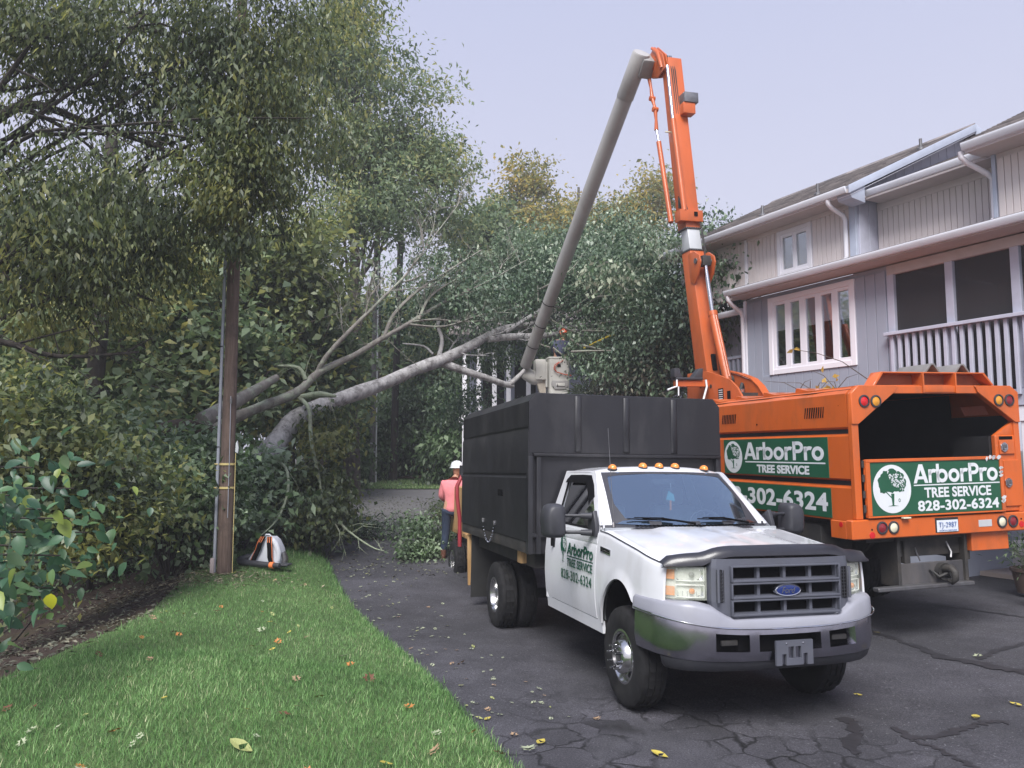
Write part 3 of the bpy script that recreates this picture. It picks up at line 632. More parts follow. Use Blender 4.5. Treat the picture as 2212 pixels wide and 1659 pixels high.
def stroke_word(name, mtx, w, h, mat, parent, th=.19):
    """geometric sans word: A r b o r P r o drawn as bars and rings; unit cap height 1"""
    g = M(); d = .0016
    def bar(x0, y0, x1, y1, t=th):
        p, q = Vector((x0, y0)), Vector((x1, y1)); n = Vector((-(q-p).y, (q-p).x)).normalized()*t/2
        g.prism([tuple(p-n), tuple(q-n), tuple(q+n), tuple(p+n)], 2, 0, d)
    def arc(cx, cy, rx, ry, a0, a1, t=th, n=22):
        for k in range(n):
            a, b = math.radians(a0+(a1-a0)*k/n), math.radians(a0+(a1-a0)*(k+1)/n)
            P = [(cx+(rx+s*t/2)*math.cos(u), cy+(ry+s*t/2)*math.sin(u)) for u, s in ((a, -1), (a, 1), (b, 1), (b, -1))]
            g.add([(*p, 0) for p in P]+[(*p, d) for p in P], [(3,2,1,0), (4,5,6,7), (1,2,6,5), (3,0,4,7)])
    x = 0
    g.prism([(0, 0), (.20, 0), (.50, .78), (.66, .78), (.62, 1.0), (.38, 1.0)], 2, 0, d)
    g.prism([(.62, 1.0), (.38, 1.0), (.44, .78), (.74, 0), (.96, 0)], 2, 0, d*1.05); g.prism([(.22, .2), (.80, .2), (.74, .36), (.28, .36)], 2, 0, d*.95)
    def r_(x): bar(x+.09, 0, x+.09, .72); arc(x+.36, .42, .27, .22, 60, 180, n=10); return x+.52
    def o_(x): arc(x+.36, .36, .28, .27, 0, 360, n=28); return x+.76
    x = r_(1.0)
    bar(x+.1, 0, x+.1, 1.0); arc(x+.38, .36, .28, .27, 0, 360, n=28); x += .80
    x = o_(x+.02); x = r_(x+.04)
    x += .04; bar(x+.1, 0, x+.1, 1.0); arc(x+.38, .69, .24, .215, -90, 90, n=16); bar(x+.1, .905, x+.39, .905); bar(x+.1, .475, x+.39, .475); x += .74
    x = r_(x+.02); x = o_(x)
    for i, p in enumerate(g.v): g.v[i] = (p[0]/x*w, p[1]*h, p[2])
    return g.build(name, mat, parent, mtx=mtx)
def tree_emblem(name, mtx, w, h, dark, light, parent, disc=True, seed=5, swing=True):
    """tree badge: optional pale oval, dark crown and trunk, pale leaf flecks on the sunny side"""
    rr = random.Random(seed); o = empty(name, Vector()); o.parent = parent; o.matrix_local = mtx
    if disc:
        g = M(); g.prism([(math.cos(a*math.pi/24)*w/2, math.sin(a*math.pi/24)*h/2) for a in range(48)], 2, 0, .0012); g.build('oval', light, o)
    k = .80 if disc else 1.0
    pts = []
    for i in range(44):
        a = i/44*2*math.pi; r = 1+rr.uniform(-.07, .07)
        y = math.sin(a)*.46*r; x = math.cos(a)*.46*r*(1 if y > 0 else .98)
        pts.append((x*w*k, (.12+max(y, -.24+rr.uniform(-.03, .03))*.86)*h*k))
    g = M(); g.prism(pts, 2, 0, .0022); g.build('crown', dark, o)
    g = M(); g.prism([(-.05*w*k, -.12*h*k), (.06*w*k, -.12*h*k), (.035*w*k, -.42*h*k), (.20*w*k, -.445*h*k), (-.18*w*k, -.445*h*k), (-.02*w*k, -.42*h*k)], 2, 0, .0022)
    g.prism([(-.02*w*k, -.26*h*k), (-.02*w*k, -.22*h*k), (-.20*w*k, -.06*h*k), (-.22*w*k, -.08*h*k)], 2, 0, .002)
    if swing:
        for t in range(12):
            a, b = t/12*2*math.pi, (t+1)/12*2*math.pi
            P = [(.22*w*k+math.cos(u)*q*w*.8, -.30*h*k+math.sin(u)*q*h*1.1) for u, q in ((a, .02), (a, .035), (b, .035), (b, .02))]
            g.prism(P, 2, 0, .0021)
    g.build('trunk', dark, o)
    g = M()
    for i in range(120):
        a = rr.uniform(-.5, 1.9); r = rr.random()**.6*.43; x, y = math.cos(a)*r, .10+math.sin(a)*r*.86
        if y < -.08: continue
        s = rr.uniform(.008, .022); t = rr.uniform(0, 3)
        g.prism([((x+math.cos(t+q)*s*(1.6 if q in (0, math.pi) else .8))*w*k, (y+math.sin(t+q)*s*1.3)*h*k) for q in (0, math.pi/2, math.pi, 1.5*math.pi)], 2, .001, .0034)
    tag(g.build('leaf_flecks', light, o), kind='stuff'); return o
def basis(o, ex, ey):   # matrix whose x axis runs along ex, y along ey
    ex, ey = Vector(ex).normalized(), Vector(ey).normalized(); ez = ex.cross(ey); o = Vector(o)
    return Matrix(((ex.x, ey.x, ez.x, o.x), (ex.y, ey.y, ez.y, o.y), (ex.z, ey.z, ez.z, o.z), (0, 0, 0, 1)))
def gridplate(g, xb, zb, solid, fn, d=1.0):
    """front faces of solid cells plus reveals round the holes; fn(x, z, t) -> point, t 0 front 1 back"""
    nx, nz = len(xb)-1, len(zb)-1
    S = lambda i, j: 0 <= i < nx and 0 <= j < nz and solid(i, j)
    for i in range(nx):
        for j in range(nz):
            if not S(i, j): continue
            x0, x1, z0, z1 = xb[i], xb[i+1], zb[j], zb[j+1]
            g.add([fn(x0, z0, 0), fn(x1, z0, 0), fn(x1, z1, 0), fn(x0, z1, 0)], [(0,1,2,3)])
            for (di, dj, a, b) in ((-1,0,(x0,z0),(x0,z1)), (1,0,(x1,z1),(x1,z0)), (0,-1,(x1,z0),(x0,z0)), (0,1,(x0,z1),(x1,z1))):
                if not S(i+di, j+dj): g.add([fn(*a, 0), fn(*b, 0), fn(*b, d), fn(*a, d)], [(0,1,2,3)])
    return g
def rounded(poly, r, k=4):
    out = []; n = len(poly)
    for i in range(n):
        p, a, b = Vector(poly[i]), Vector(poly[i-1]), Vector(poly[(i+1) % n])
        da, db = (a-p), (b-p); ra = min(r, da.length*.45); rb = min(r, db.length*.45)
        s, e = p+da.normalized()*ra, p+db.normalized()*rb
        for j in range(k): t = j/(k-1); out.append(tuple(s*(1-t)**2+p*2*t*(1-t)+e*t*t))
    return out
def lens_mat():
    m, nt, b = nodes('hazy headlight lens'); b.inputs['Base Color'].default_value = (.66, .70, .60, 1); b.inputs['Roughness'].default_value = .12; b.inputs['Coat Weight'].default_value = .6
    n = noise(nt, 9, 4); r = ramp(nt, n.outputs[0], [(.35, (.10,)*3), (.7, (.28,)*3)]); t = nd(nt, 'ShaderNodeBsdfTransparent'); mx = nd(nt, 'ShaderNodeMixShader')
    nt.links.new(r.outputs[0], mx.inputs[0]); nt.links.new(t.outputs[0], mx.inputs[1]); nt.links.new(b.outputs[0], mx.inputs[2]); nt.links.new(mx.outputs[0], nt.nodes['Material Output'].inputs[0]); return m
G_hlens = lens_mat(); G_hbowl = pmat('headlight bowl', (.70, .72, .66), .3, var=.08)
# ---------------------------------------------------------------- wheels (axis x, outer face at -x)
def tyre_mesh(R, w, rim, n=72, lugs=True):
    prof = [(rim-.015, w*.42), (rim+.01, w*.47), (rim+(R-rim)*.45, w*.52), (R-.035, w*.47), (R-.008, w*.40), (R, w*.27), (R, w*.25), (R-.012, w*.235), (R-.012, w*.215), (R, w*.20), (R+.002, w*.03), (R-.012, w*.02)]
    prof = prof+[(r, -h) for r, h in prof[::-1]]; rings = []
    for j, (r, h) in enumerate(prof):
        ring = []
        for k in range(n):
            a = 2*math.pi*k/n; rr_ = r
            if lugs and r > R-.02 and abs(h) > .02*w+.001:
                ph = (k+(2 if h > 0 else 0)+int(abs(h)/w*12)) % 4
                if ph == 0: rr_ = min(r, R-.014)
            if lugs and abs(r-(R-.035)) < .001 and (k % 4 in (1, 2)): rr_ = r+.008
            ring.append((-h, rr_*math.cos(a), rr_*math.sin(a)))
        rings.append(ring)
    g = M(); g.loft(rings, cap=False); g.f += [(len(rings)*n-n+i, len(rings)*n-n+(i+1) % n, (i+1) % n, i) for i in range(n)]; g.mi += [0]*n
    return g
def wheel(parent, c, R, w, rim, kind, flip=1, name='wheel', rimmat=None):
    o = empty(name, Vector()); o.parent = parent; o.location = c; o.rotation_euler = (0, 0, 0 if flip > 0 else math.pi)
    tyre_mesh(R, w, rim).build('tyre', G_rubber, o, smooth=30)
    h = w/2; rm = rimmat or G_alu
    if kind == 'front': prof = [(rim+.012, -h*.80), (rim+.006, -h*.92), (rim-.012, -h*.93), (rim-.02, -h*.82), (rim-.035, -h*.72), (rim-.07, -h*.80), (rim*.60, -h*1.18), (rim*.52, -h*1.28), (rim*.34, -h*1.30), (rim*.33, -h*1.1), (.02, -h*1.1)]
    else: prof = [(rim+.012, -h*.80), (rim+.006, -h*.92), (rim-.012, -h*.93), (rim-.025, -h*.8), (rim-.03, h*.1), (rim-.06, h*.3), (rim*.5, h*.42), (rim*.46, h*.05), (rim*.3, -h*.1), (.02, -h*.1)]
    M().lathe(prof, 40, 0).build('rim', rm, o, smooth=40)
    g = M(); g.lathe([(rim+.01, h*.85), (rim-.03, h*.5), (.02, h*.4)], 24, 0); g.build('rim_back', G_frame, o)
    if kind == 'front':
        g = M()
        for k in range(4):
            a = math.pi/4+k*math.pi/2; c0 = (rim*.79); y, z = c0*math.cos(a), c0*math.sin(a)
            g.add([(-h*.985-.004+.0*k, y+(math.cos(a)*math.cos(t)*.020-math.sin(a)*math.sin(t)*.033), z+(math.sin(a)*math.cos(t)*.020+math.cos(a)*math.sin(t)*.033)) for t in np.linspace(0, 2*math.pi, 15)[:-1]], [tuple(range(14))])
        for i, p in enumerate(g.v):
            q = math.hypot(p[1], p[2]); g.v[i] = (float(np.interp(q, [rim*.60, rim-.07], [-h*1.18, -h*.80]))-.004, p[1], p[2])
        g.build('hand_hole', G_dark, o)
        g = M()
        for k in range(8):
            a = k*math.pi/4+.3; g.lathe([(.0, -h*1.28-.06), (.011, -h*1.28-.055), (.013, -h*1.28-.02), (.016, -h*1.28), (.017, -h*1.2)], 8, 0, (0, rim*.44*math.cos(a), rim*.44*math.sin(a)))
        tag(g.build('lug_nuts', G_chrome, o, smooth=40), kind='stuff')
        M().lathe([(.0, -h*1.16), (.062, -h*1.16), (.066, -h*1.42), (.058, -h*1.43), (.05, -h*1.25), (.0, -h*1.24)], 18, 0).build('hub_cap', G_steel, o, smooth=40)
    else:
        g = M()
        for k in range(8):
            a = k*math.pi/4; g.lathe([(.0, h*.0), (.012, 0), (.014, h*.3)], 8, 0, (0, rim*.58*math.cos(a), rim*.58*math.sin(a)))
        tag(g.build('lug_nuts', G_chrome, o, smooth=40), kind='stuff')
    return o

# ---------------------------------------------------------------- white dump truck (x right, y away, front faces -y)
T = empty('dump_truck', WT, 'white single cab dump truck with tall black box body, nose towards the lawn', 'dump truck')
def Wz(z): return float(np.interp(z, [.50, .60, .70, .82, .95, 1.1, 1.22, 1.32, 1.42], [.955, .975, .992, 1.003, 1.005, .999, .988, .975, .957]))
def side_x(y, z): return Wz(z)-(.13*((-.38-y)/.5)**2 if y < -.38 else 0)
def seam_z(y): return float(np.interp(y, [-.86, -.72, -.3, .38, .7], [1.245, 1.272, 1.345, 1.435, 1.45]))
def arch_z(y):
    t = (y-.02)/.455
    return .42+.635*math.sqrt(max(0, 1-t*t)) if abs(t) < 1 else 0
def yfront(x): return -.885+.17*(abs(x)/.93)**2.6
for s in (-1, 1):
    g = M(); rows = []
    ysamp = sorted(set(list(np.linspace(-.70, .575, 30))+[.02+.455*math.cos(a) for a in np.linspace(.02, math.pi-.02, 26)]))
    for y in ysamp:
        zb = max(.60 if y > 0 else .90, arch_z(y)); zt = seam_z(y)-.055; col = []
        for k in range(9):
            z = zb+(zt-zb)*k/8; fl = .018*math.exp(-((z-zb)/.05)**2) if abs(y-.02) < .46 else 0
            col.append((s*(side_x(y, z)+fl), y, z))
        xs_ = abs(col[-1][0])
        for k in range(1, 5):
            a = k/4*math.pi/2; col.append((s*(xs_-.075*(1-math.cos(a))), y, zt+.055*math.sin(a)))
        rows.append(col)
    g.slab(rows, (-s*.02, 0, 0)); fen = g.build('fender', G_white, T, smooth=45)
    g = M(); g.slab([[(s*(side_x(y, arch_z(y))-.03), y, max(.55, arch_z(y)-.002)), (s*.55, y, max(.55, arch_z(y)+.03))] for y in np.linspace(-.43, .47, 24)], (0, 0, .015)); g.build('wheel_arch_liner', G_dark, fen)
    for yg in (.5785, 1.9005): M().slab([[(s*(Wz(z)-.009), yg-.002, z), (s*(Wz(z)-.009), yg+.010, z)] for z in (.60, .8, 1.0, 1.2, 1.41)], (-s*.002, 0, 0)).build('door_gap', G_dark, T)
    # badge on the fender
    g = M(); g.box(-.006, .006, -.115, .115, -.026, .026); bd = g.build('fender_badge', G_chrome, fen, bev=.005, mtx=Matrix.Translation((s*(side_x(.36, 1.27)+.006), .36, 1.265)))
    bd.rotation_euler = (math.radians(4), 0, 0)
    for dz in (-.010, .010): M().box(-.009, .009, -.10, .10, dz-.004, dz+.004).build('badge_stripe', G_dark, bd)
    # door
    g = M(); g.slab([[(s*(Wz(z)+.002-(.006 if abs(z-1.30) < .012 else 0)), y, z) for z in [.62, .66, .72, .80, .9, 1.0, 1.1, 1.2, 1.285, 1.30, 1.315, 1.37, 1.41]] for y in np.linspace(.588, 1.90, 14)], (-s*.03, 0, 0))
    door = g.build('door', G_white, T, bev=0, smooth=40)
    hnd = empty('door_handle', Vector((0, 0, 0))); hnd.parent = door
    M().box(s*.995-.012*(s > 0)-.0*(s < 0), s*.995+.012, 1.755, 1.82, 1.13, 1.335).build('handle_bezel', G_plast, hnd, bev=.012)
    M().box(min(s*1.0, s*1.03), max(s*1.0, s*1.03), 1.775, 1.80, 1.18, 1.33).build('handle_grip', G_dark, hnd, bev=.008)
    # side window frame and glass
    fx = lambda z: float(np.interp(z, [1.40, 1.6, 2.0], [.957, .885, .745]))
    outer = rounded([(.555, 1.405), (1.18, 2.0), (2.03, 2.0), (2.06, 1.405)], .05); inner = rounded([(.67, 1.425), (1.235, 1.945), (1.90, 1.945), (1.83, 1.435)], .07)
    g = M(); A = [(s*fx(z), y, z) for y, z in outer]; Bq = [(s*(fx(z)+.004), y, z) for y, z in inner]; Cq = [(s*(fx(z)-.03), y, z) for y, z in inner]; Dq = [(s*(fx(z)-.05), y, z) for y, z in outer]
    g.loft([A, Bq, Cq, Dq], cap=False); g.build('window_surround', G_white, T, smooth=40)
    g = M(); g.add([(s*(fx(z)-.018), y, z) for y, z in inner], [tuple(range(len(inner)))]); g.build('side_window', G_glassd, door)
    i2 = rounded([(.715, 1.445), (1.245, 1.925), (1.875, 1.925), (1.805, 1.455)], .06)
    g = M(); g.loft([[(s*(fx(z)+.005), y, z) for y, z in inner], [(s*(fx(z)-.008), y, z) for y, z in i2]], cap=False); g.build('window_seal', G_dark, door)
    g = M(); g.slab([[(s*(fx(z)+k), y, z) for y, z, k in ((y0, z0, .006), (y0+.02, z0-.05, .028), (y0+.03, z0-.085, .03))] for y0, z0 in ((.98, 1.74), (1.10, 1.86), (1.24, 1.955), (1.5, 1.96), (1.86, 1.955))], (-s*.004, 0, 0)); g.build('window_visor', G_dark, door, smooth=50)
    # mirror
    m_ = empty('tow_mirror', Vector()); m_.parent = T
    g = M()
    def ring(y, sh): return [(s*(1.33+x*(1-sh)), y, 1.515+z*(1-sh*.7)) for x, z in rounded([(-.105, -.165), (.105, -.165), (.12, .06), (.075, .165), (-.09, .165)], .06, 4)]
    g.loft([ring(.70, .38), ring(.715, .18), ring(.755, .05), ring(.83, 0), ring(.90, .02), ring(.91, .08)]); g.build('mirror_housing', G_plast, m_, smooth=50)
    M().box(min(s*1.25, s*1.415), max(s*1.25, s*1.415), .905, .915, 1.38, 1.65).build('mirror_glass', G_chrome, m_)
    g = M()
    for z in (1.565, 1.405): g.tube([(s*1.24, .80, z), (s*1.10, .76, z), (s*1.045, .72, z)], [.017, .017, .026], 10); g.tube([(s*1.08, .74, z), (s*.985, .68, z)], [.028, .034], 10)
    g.build('mirror_arm', G_plast, m_, smooth=50)
    g = M(); g.prism([(.60, 1.37), (.77, 1.37), (.80, 1.47), (.795, 1.55), (.66, 1.62), (.60, 1.48)], 0, min(s*.945, s*.99), max(s*.945, s*.99)); g.build('mirror_base', G_plast, m_, bev=.012)
    # headlight
    hl = empty('headlight', Vector()); hl.parent = T
    cx = [.645, .70, .76, .82, .87, .91, .94, .955]; cy = [-.845, -.832, -.812, -.785, -.75, -.70, -.65, -.60]
    def hp(i, z, d=0): return (s*(cx[i]-d*.3*(i/7)), cy[i]+d*(1-.5*i/7), z)
    g = M(); g.slab([[hp(i, z, .045) for z in (1.0, 1.08, 1.13, 1.17, 1.245)] for i in range(8)], (0, .03, 0)); g.build('lamp_housing', G_hbowl, hl, smooth=50)
    g = M(); g.slab([[hp(i, z) for z in (.995, 1.06, 1.125, 1.19, 1.25)] for i in range(8)], (0, .001, 0)); g.build('lens', G_hlens, hl, smooth=60)
    for (z0, z1) in ((1.015, 1.105), (1.14, 1.235)):
        g = M(); NX, NZ = 12, 7
        f = lambda t: (s*float(np.interp(t, [0, .5, 1], [.655, .76, .855])), float(np.interp(t, [0, .5, 1], [-.815, -.785, -.735])))
        g.sheet([[(f(i/NX)[0], f(i/NX)[1]+.055*(math.sin(math.pi*i/NX)*math.sin(math.pi*j/NZ))**.7+.006*math.sin(i*2.6), z0+(z1-z0)*j/NZ) for i in range(NX+1)] for j in range(NZ+1)])
        for i in range(NX+1): g.tube([(f(i/NX)[0], f(i/NX)[1]-.002, z0 if z0 < 1.1 else z1), (f(i/NX)[0], f(i/NX)[1]+.004, (z0+z1)/2)], .003, 4) if i % 2 and z0 < 1.1 else None
        g.build('reflector', G_chrome, hl, smooth=40)
        g = M(); P = [(f(t)[0], f(t)[1]-.006, z) for t, z in ((0, z0), (.5, z0-.002), (1, z0), (1, z1), (.5, z1+.002), (0, z1), (0, z0))]; g.tube(P, .006, 6); g.build('bezel', G_hbowl, hl)
        M().lathe([(.0, -.012), (.022, -.004), (.022, .012)], 12, 1, (s*.745, -.795, (z0+z1)/2)).build('bulb', G_steel if z0 > 1.1 else G_amber, hl)
        g = M(); g.slab([[hp(i, z, .012) for z in (z0+.01, z1-.01)] for i in (4, 5, 6)], (0, .004, 0)); g.build('amber_marker', G_amber, hl)
# hood
g = M(); rows = []
for t in np.linspace(0, 1, 20):
    row = []
    for x in np.linspace(-1, 1, 31):
        xa = x*.895; y0 = yfront(xa)+.02; y1 = .36+.26*(abs(xa)/.895)**2.2; y = y0+(y1-y0)*t
        zs = seam_z(y)-.002; zc = float(np.interp(y, [-.88, -.8, -.5, 0, .4], [1.335, 1.372, 1.41, 1.45, 1.475]))
        q = abs(x); dome = .022*(1-sstep(.42, .56, q)) ; z = zc-.02-(zc-.02-zs)*q**2.4+float(dome)*min(1, .35+t)
        z -= .008*max(0, 1-abs(xa)/.012) if abs(xa) < .02 else 0
        row.append((xa, y, z))
    rows.append(row)
g.slab(rows, (0, 0, -.02)); g.build('hood', G_white, T, smooth=50)
# cowl
g = M(); g.slab([[(x, .36+.26*(abs(x)/.895)**2.2+.005, 1.468-.03*(abs(x)/.9)**2), (x, .52+.16*(abs(x)/.9)**2, 1.482+.02*(abs(x)/.9)**2)] for x in np.linspace(-.90, .90, 25)], (0, 0, -.015)); cowl = g.build('cowl', G_plast, T, smooth=60)
g = M()
for i in range(30):
    x = -.62+i*.043; g.box(x, x+.012, .395+.1*abs(x)**2, .46+.1*abs(x)**2, 1.474, 1.489)
tag(g.build('cowl_slots', G_dark, cowl), kind='stuff')
# windscreen
def wsp(u, v, d=0):  # u -1..1, v 0..1
    xb, xt = .80, .69; x = u*(xb+(xt-xb)*v); yb = .47+.16*abs(u)**2.2; yt = 1.12+.06*abs(u)**2.2
    y = yb+(yt-yb)*v; z = 1.478+.015*u*u+(1.995-.012*u*u-1.478-.015*u*u)*v+.022*math.sin(math.pi*v)
    return (x, y-d*.6, z+d*.8)
us = np.linspace(-1, 1, 17); vs_ = np.linspace(0, 1, 9)
g = M(); g.sheet([[wsp(u, v) for u in us] for v in vs_]); ws = g.build('windscreen', G_wind, T, smooth=60)
g = M()
o_ = [wsp(u, v, .003) for u, v in [(-1, 0), (-.5, 0), (0, 0), (.5, 0), (1, 0), (1, .33), (1, .66), (1, 1), (.5, 1), (0, 1), (-.5, 1), (-1, 1), (-1, .66), (-1, .33)]]
i_ = [wsp(u, v, .003) for u, v in [(-.84, .09), (-.5, .06), (0, .06), (.5, .06), (.84, .09), (.93, .33), (.935, .66), (.92, .90), (.5, .945), (0, .95), (-.5, .945), (-.92, .90), (-.935, .66), (-.93, .33)]]
g.loft([o_, i_], cap=False); g.build('windscreen_border', G_plast, ws, smooth=60)
for s in (-1, 1):
    g = M(); g.slab([[wsp(s*1.0, v), (s*float(np.interp(wsp(s, v)[2], [1.40, 1.6, 2.0], [.962, .89, .75])), wsp(s, v)[1]+.05, wsp(s, v)[2]-.005)] for v in np.linspace(-.02, 1.02, 8)], (0, .04, -.02)); g.build('a_pillar', G_white, T, smooth=50)
# roof, rear wall and lower body
g = M(); rows = []
for t in np.linspace(0, 1, 12):
    row = []
    for u in np.linspace(-1, 1, 19):
        x = u*.755; y0 = 1.13+.05*u*u; y = y0+(2.06-y0)*t; e = abs(u)
        z = 2.052-.06*e**3.2-.05*max(0, 1-t*7)**2-.05*max(0, t*6-5)**2; row.append((x, y, z))
    rows.append(row)
g.slab(rows, (0, 0, -.03)); g.build('roof', G_white, T, smooth=50)
g = M(); g.prism([(-.96, 1.40), (-.74, 2.0), (.74, 2.0), (.96, 1.40), (.985, 1.1), (.985, .6), (-.985, .6), (-.985, 1.1)], 1, 2.03, 2.07)
for s in (-1, 1):
    g.slab([[(s*(Wz(z)-(.0 if y > 1.905 else .012)), y, z) for z in (.50, .56, .60, .70, .9, 1.1, 1.25, 1.41)] for y in (.565, .7, 1.2, 1.7, 1.904, 1.906, 2.04, 2.07)], (-s*.025, 0, 0))
    g.slab([[(s*Wz(.55), y, .50), (s*Wz(.61), y, .612)] for y in np.linspace(.48, 2.06, 8)], (-s*.03, 0, 0))
g.build('cab_shell', G_white, T, smooth=40)
M().box(-.86, .86, 2.012, 2.028, .7, 1.40).build('rear_trim', G_dark, T); M().prism([(-.84, 1.42), (-.70, 1.96), (.70, 1.96), (.84, 1.42)], 1, 2.012, 2.028).build('rear_window', G_dark, T)
for s in (-1, 1): M().tube([(s*(side_x(y, seam_z(y)-.05)-.012), y, seam_z(y)-.012) for y in np.linspace(-.70, .57, 16)], .0045, 5).build('bonnet_seam', G_dark, T)
M().box(-.93, .93, .5, 2.03, .55, .62).build('cab_floor', G_frame, T); M().box(-.93, .93, .50, .54, .62, 1.46).build('firewall', G_inter, T)
g = M(); g.prism([(.50, 1.46), (.70, 1.44), (.86, 1.36), (.84, 1.1), (.52, 1.1)], 0, -.92, .92); g.build('dashboard', G_inter, T, bev=.03)
seat = empty('bench_seat', Vector()); seat.parent = T
for x in (-.45, .45):
    M().box(x-.28, x+.28, 1.68, 1.84, 1.0, 1.62).build('backrest', G_inter, seat, bev=.06); M().box(x-.12, x+.12, 1.72, 1.82, 1.62, 1.82).build('headrest', G_inter, seat, bev=.05)
M().box(-.8, .8, 1.2, 1.75, .85, 1.02).build('cushion', G_inter, seat, bev=.05)
g = M(); g.tube([(.45+.2*math.cos(a), 1.02+.06*math.sin(a), 1.42+.17*math.sin(a)) for a in np.linspace(0, 2*math.pi, 22)], .016, 8); g.tube([(.45, 1.02, 1.42), (.45, .86, 1.30)], .03, 8); g.tube([(.27, 1.02, 1.42), (.63, 1.02, 1.42)], .02, 6); g.build('steering_wheel', G_plast, T, smooth=50)
g = M(); g.box(-.13, .13, 1.10, 1.13, 1.86, 1.92); g.build('rear_view_mirror', G_plast, T, bev=.02)
fr = empty('air_freshener', Vector()); fr.parent = T
M().tube([(.02, 1.0, 1.88), (.02, .99, 1.80)], .002, 4).build('string', G_text, fr)
M().prism([(-.04, 1.71), (.06, 1.69), (.05, 1.76), (-.01, 1.80)], 1, .985, .99).build('card', pmat('teal card', (.12, .42, .5), .5), fr); M().box(.0, .02, .984, .989, 1.60, 1.70).build('tag', G_amber, fr)
M().box(-.62, -.42, .60, .78, 1.468, 1.475).build('paper_on_dash', pmat('pale teal paper', (.35, .6, .6), .6), T)
for sx, x0, x1 in ((0, -.02, -.66), (1, .62, .04)):
    g = M(); P0, P1 = Vector((x0, .46+.16*abs(x0/.8)**2.2, 1.50)), Vector((x1, .50+.16*abs(x1/.8)**2.2, 1.535))
    g.tube([P0+Vector((.0, -.04, 0)), P0.lerp(P1, .5)+Vector((0, -.02, .03)), P0.lerp(P1, .78)+Vector((0, -.02, .02))], [.013, .009, .006], 6); g.tube([P0.lerp(P1, .3)+Vector((0, -.01, .016)), P1+Vector((0, -.01, .006))], [.008, .006], 6); g.tube([P0.lerp(P1, .45)+Vector((0, -.012, .035)), P0.lerp(P1, .9)+Vector((0, -.012, .02))], .005, 5)
    g.build('wiper', G_dark, T, smooth=60)
g = M(); g.lathe([(.022, 0), (.014, .03), (.004, .05)], 10, 2, (-.80, .60, 1.462)); g.tube([(-.80, .60, 1.50), (-.80, .66, 1.95), (-.80, .72, 2.42)], [.0035, .003, .0022], 5); g.build('antenna', G_steel, T, smooth=60)
for x in (-.54, -.19, 0, .19, .54):
    L = empty('roof_marker_lamp', Vector()); L.parent = T; L.location = (x, 1.22, 2.052-.06*(abs(x)/.755)**3.2-.012)
    g = M(); g.loft([[(a*sx_, b*sx_*1.2, z) for a, b in [(math.cos(t)*.045, math.sin(t)*.045) for t in np.linspace(0, 2*math.pi, 17)[:-1]]] for sx_, z in ((1.0, 0), (1.0, .015), (.85, .034), (.5, .048), (.15, .052))]); g.build('lens', G_amber, L, smooth=50)
    M().lathe([(.052, -.006), (.052, .006), (.04, .01)], 16, 2, cap=True).build('base', G_plast, L)
# grille
gr = empty('grille', Vector()); gr.parent = T
xb = [-.63, -.60, -.52, -.48, -.25, -.225, -.012, .012, .225, .25, .48, .52, .60, .63]; zb = [.862, .905, .99, 1.035, 1.118, 1.162, 1.25, 1.315]
def gfn(x, z, t):
    k = max(0, (.93-z)/.07)*.10+max(0, (z-1.28)/.04)*.02; xx = x*(1-k*(abs(x)/.63)); lip = .018*(1 if (abs(x) < .5 and .9 < z < 1.26) else 0)
    return (xx, -.955+.055*(abs(x)/.63)**3+t*.075+(.012 if abs(abs(x)-.0) > .61 else 0), z)
hole = lambda i, j: (j in (1, 3, 5) and i in (3, 5, 7, 9))
g = M(); gridplate(g, xb, zb, lambda i, j: not (j in (1, 3, 5) and 3 <= i <= 9), gfn); g.build('grille_frame', G_grille, gr, bev=.0, weld=True)
for x in (-.2375, 0, .2375):
    for j in (1, 3, 5): M().box(x-.013, x+.013, -.93, -.89, zb[j], zb[j+1]).build('grille_divider', G_grille, gr)
g = M()
for j in (1, 3, 5):
    g.box(-.485, .485, -.972, -.95, zb[j]-.022, zb[j]-.004); g.box(-.485, .485, -.970, -.95, zb[j+1]+.004, zb[j+1]+.018)
    for x in (-.497, .483): g.box(x, x+.014, -.969, -.94, zb[j]-.02, zb[j+1]+.016)
g.build('opening_rim', G_grille, gr, bev=.005)
M().box(-.6, .6, -.885, -.875, .86, 1.32).build('radiator_screen', G_dark, gr)
for s in (-1, 1):
    M().box(s*.565-.03, s*.565+.03, -.918, -.90, .985, 1.235).build('side_vent', G_dark, gr); g = M()
    for k in range(9):
        for q in (-1, 1): g.box(s*.565+q*.013-.010, s*.565+q*.013+.010, -.926, -.917, .995+k*.0265, 1.0+k*.0265)
    for q in (-1, 0, 1): g.box(s*.565+q*.024-.003, s*.565+q*.024+.003, -.9255, -.917, .99, 1.232)
    tag(g.build('vent_mesh', G_plast, gr), kind='stuff')
    M().tube([(s*.60, -.945, .99), (s*.60, -.945, 1.24)], .012, 6).build('vent_rib', G_grille, gr)
em = empty('brand_oval', Vector()); em.parent = gr; em.matrix_local = basis((0, -.972, 1.072), (1, 0, 0), (0, 0, 1))
ov = lambda a, b, z: [(a*math.cos(t), b*math.sin(t), z) for t in np.linspace(0, 2*math.pi, 41)[:-1]]
g = M(); g.loft([ov(.120, .050, -.03), ov(.120, .050, .0), ov(.113, .044, .008), ov(.106, .038, .006)], cap=False); g.build('chrome_ring', G_chrome, em, smooth=50)
g = M(); g.loft([ov(.108, .040, .001), ov(.108, .040, .005), ov(.06, .022, .008)]); g.build('blue_field', pmat('emblem blue', (.01, .025, .13), .25, coat=.6, var=.05), em, smooth=50)
lettering('script', 'Ford', Matrix.Translation((-.062, -.024, .0085)), .124, .048, G_chrome, em, bold=.01, shear=.32)
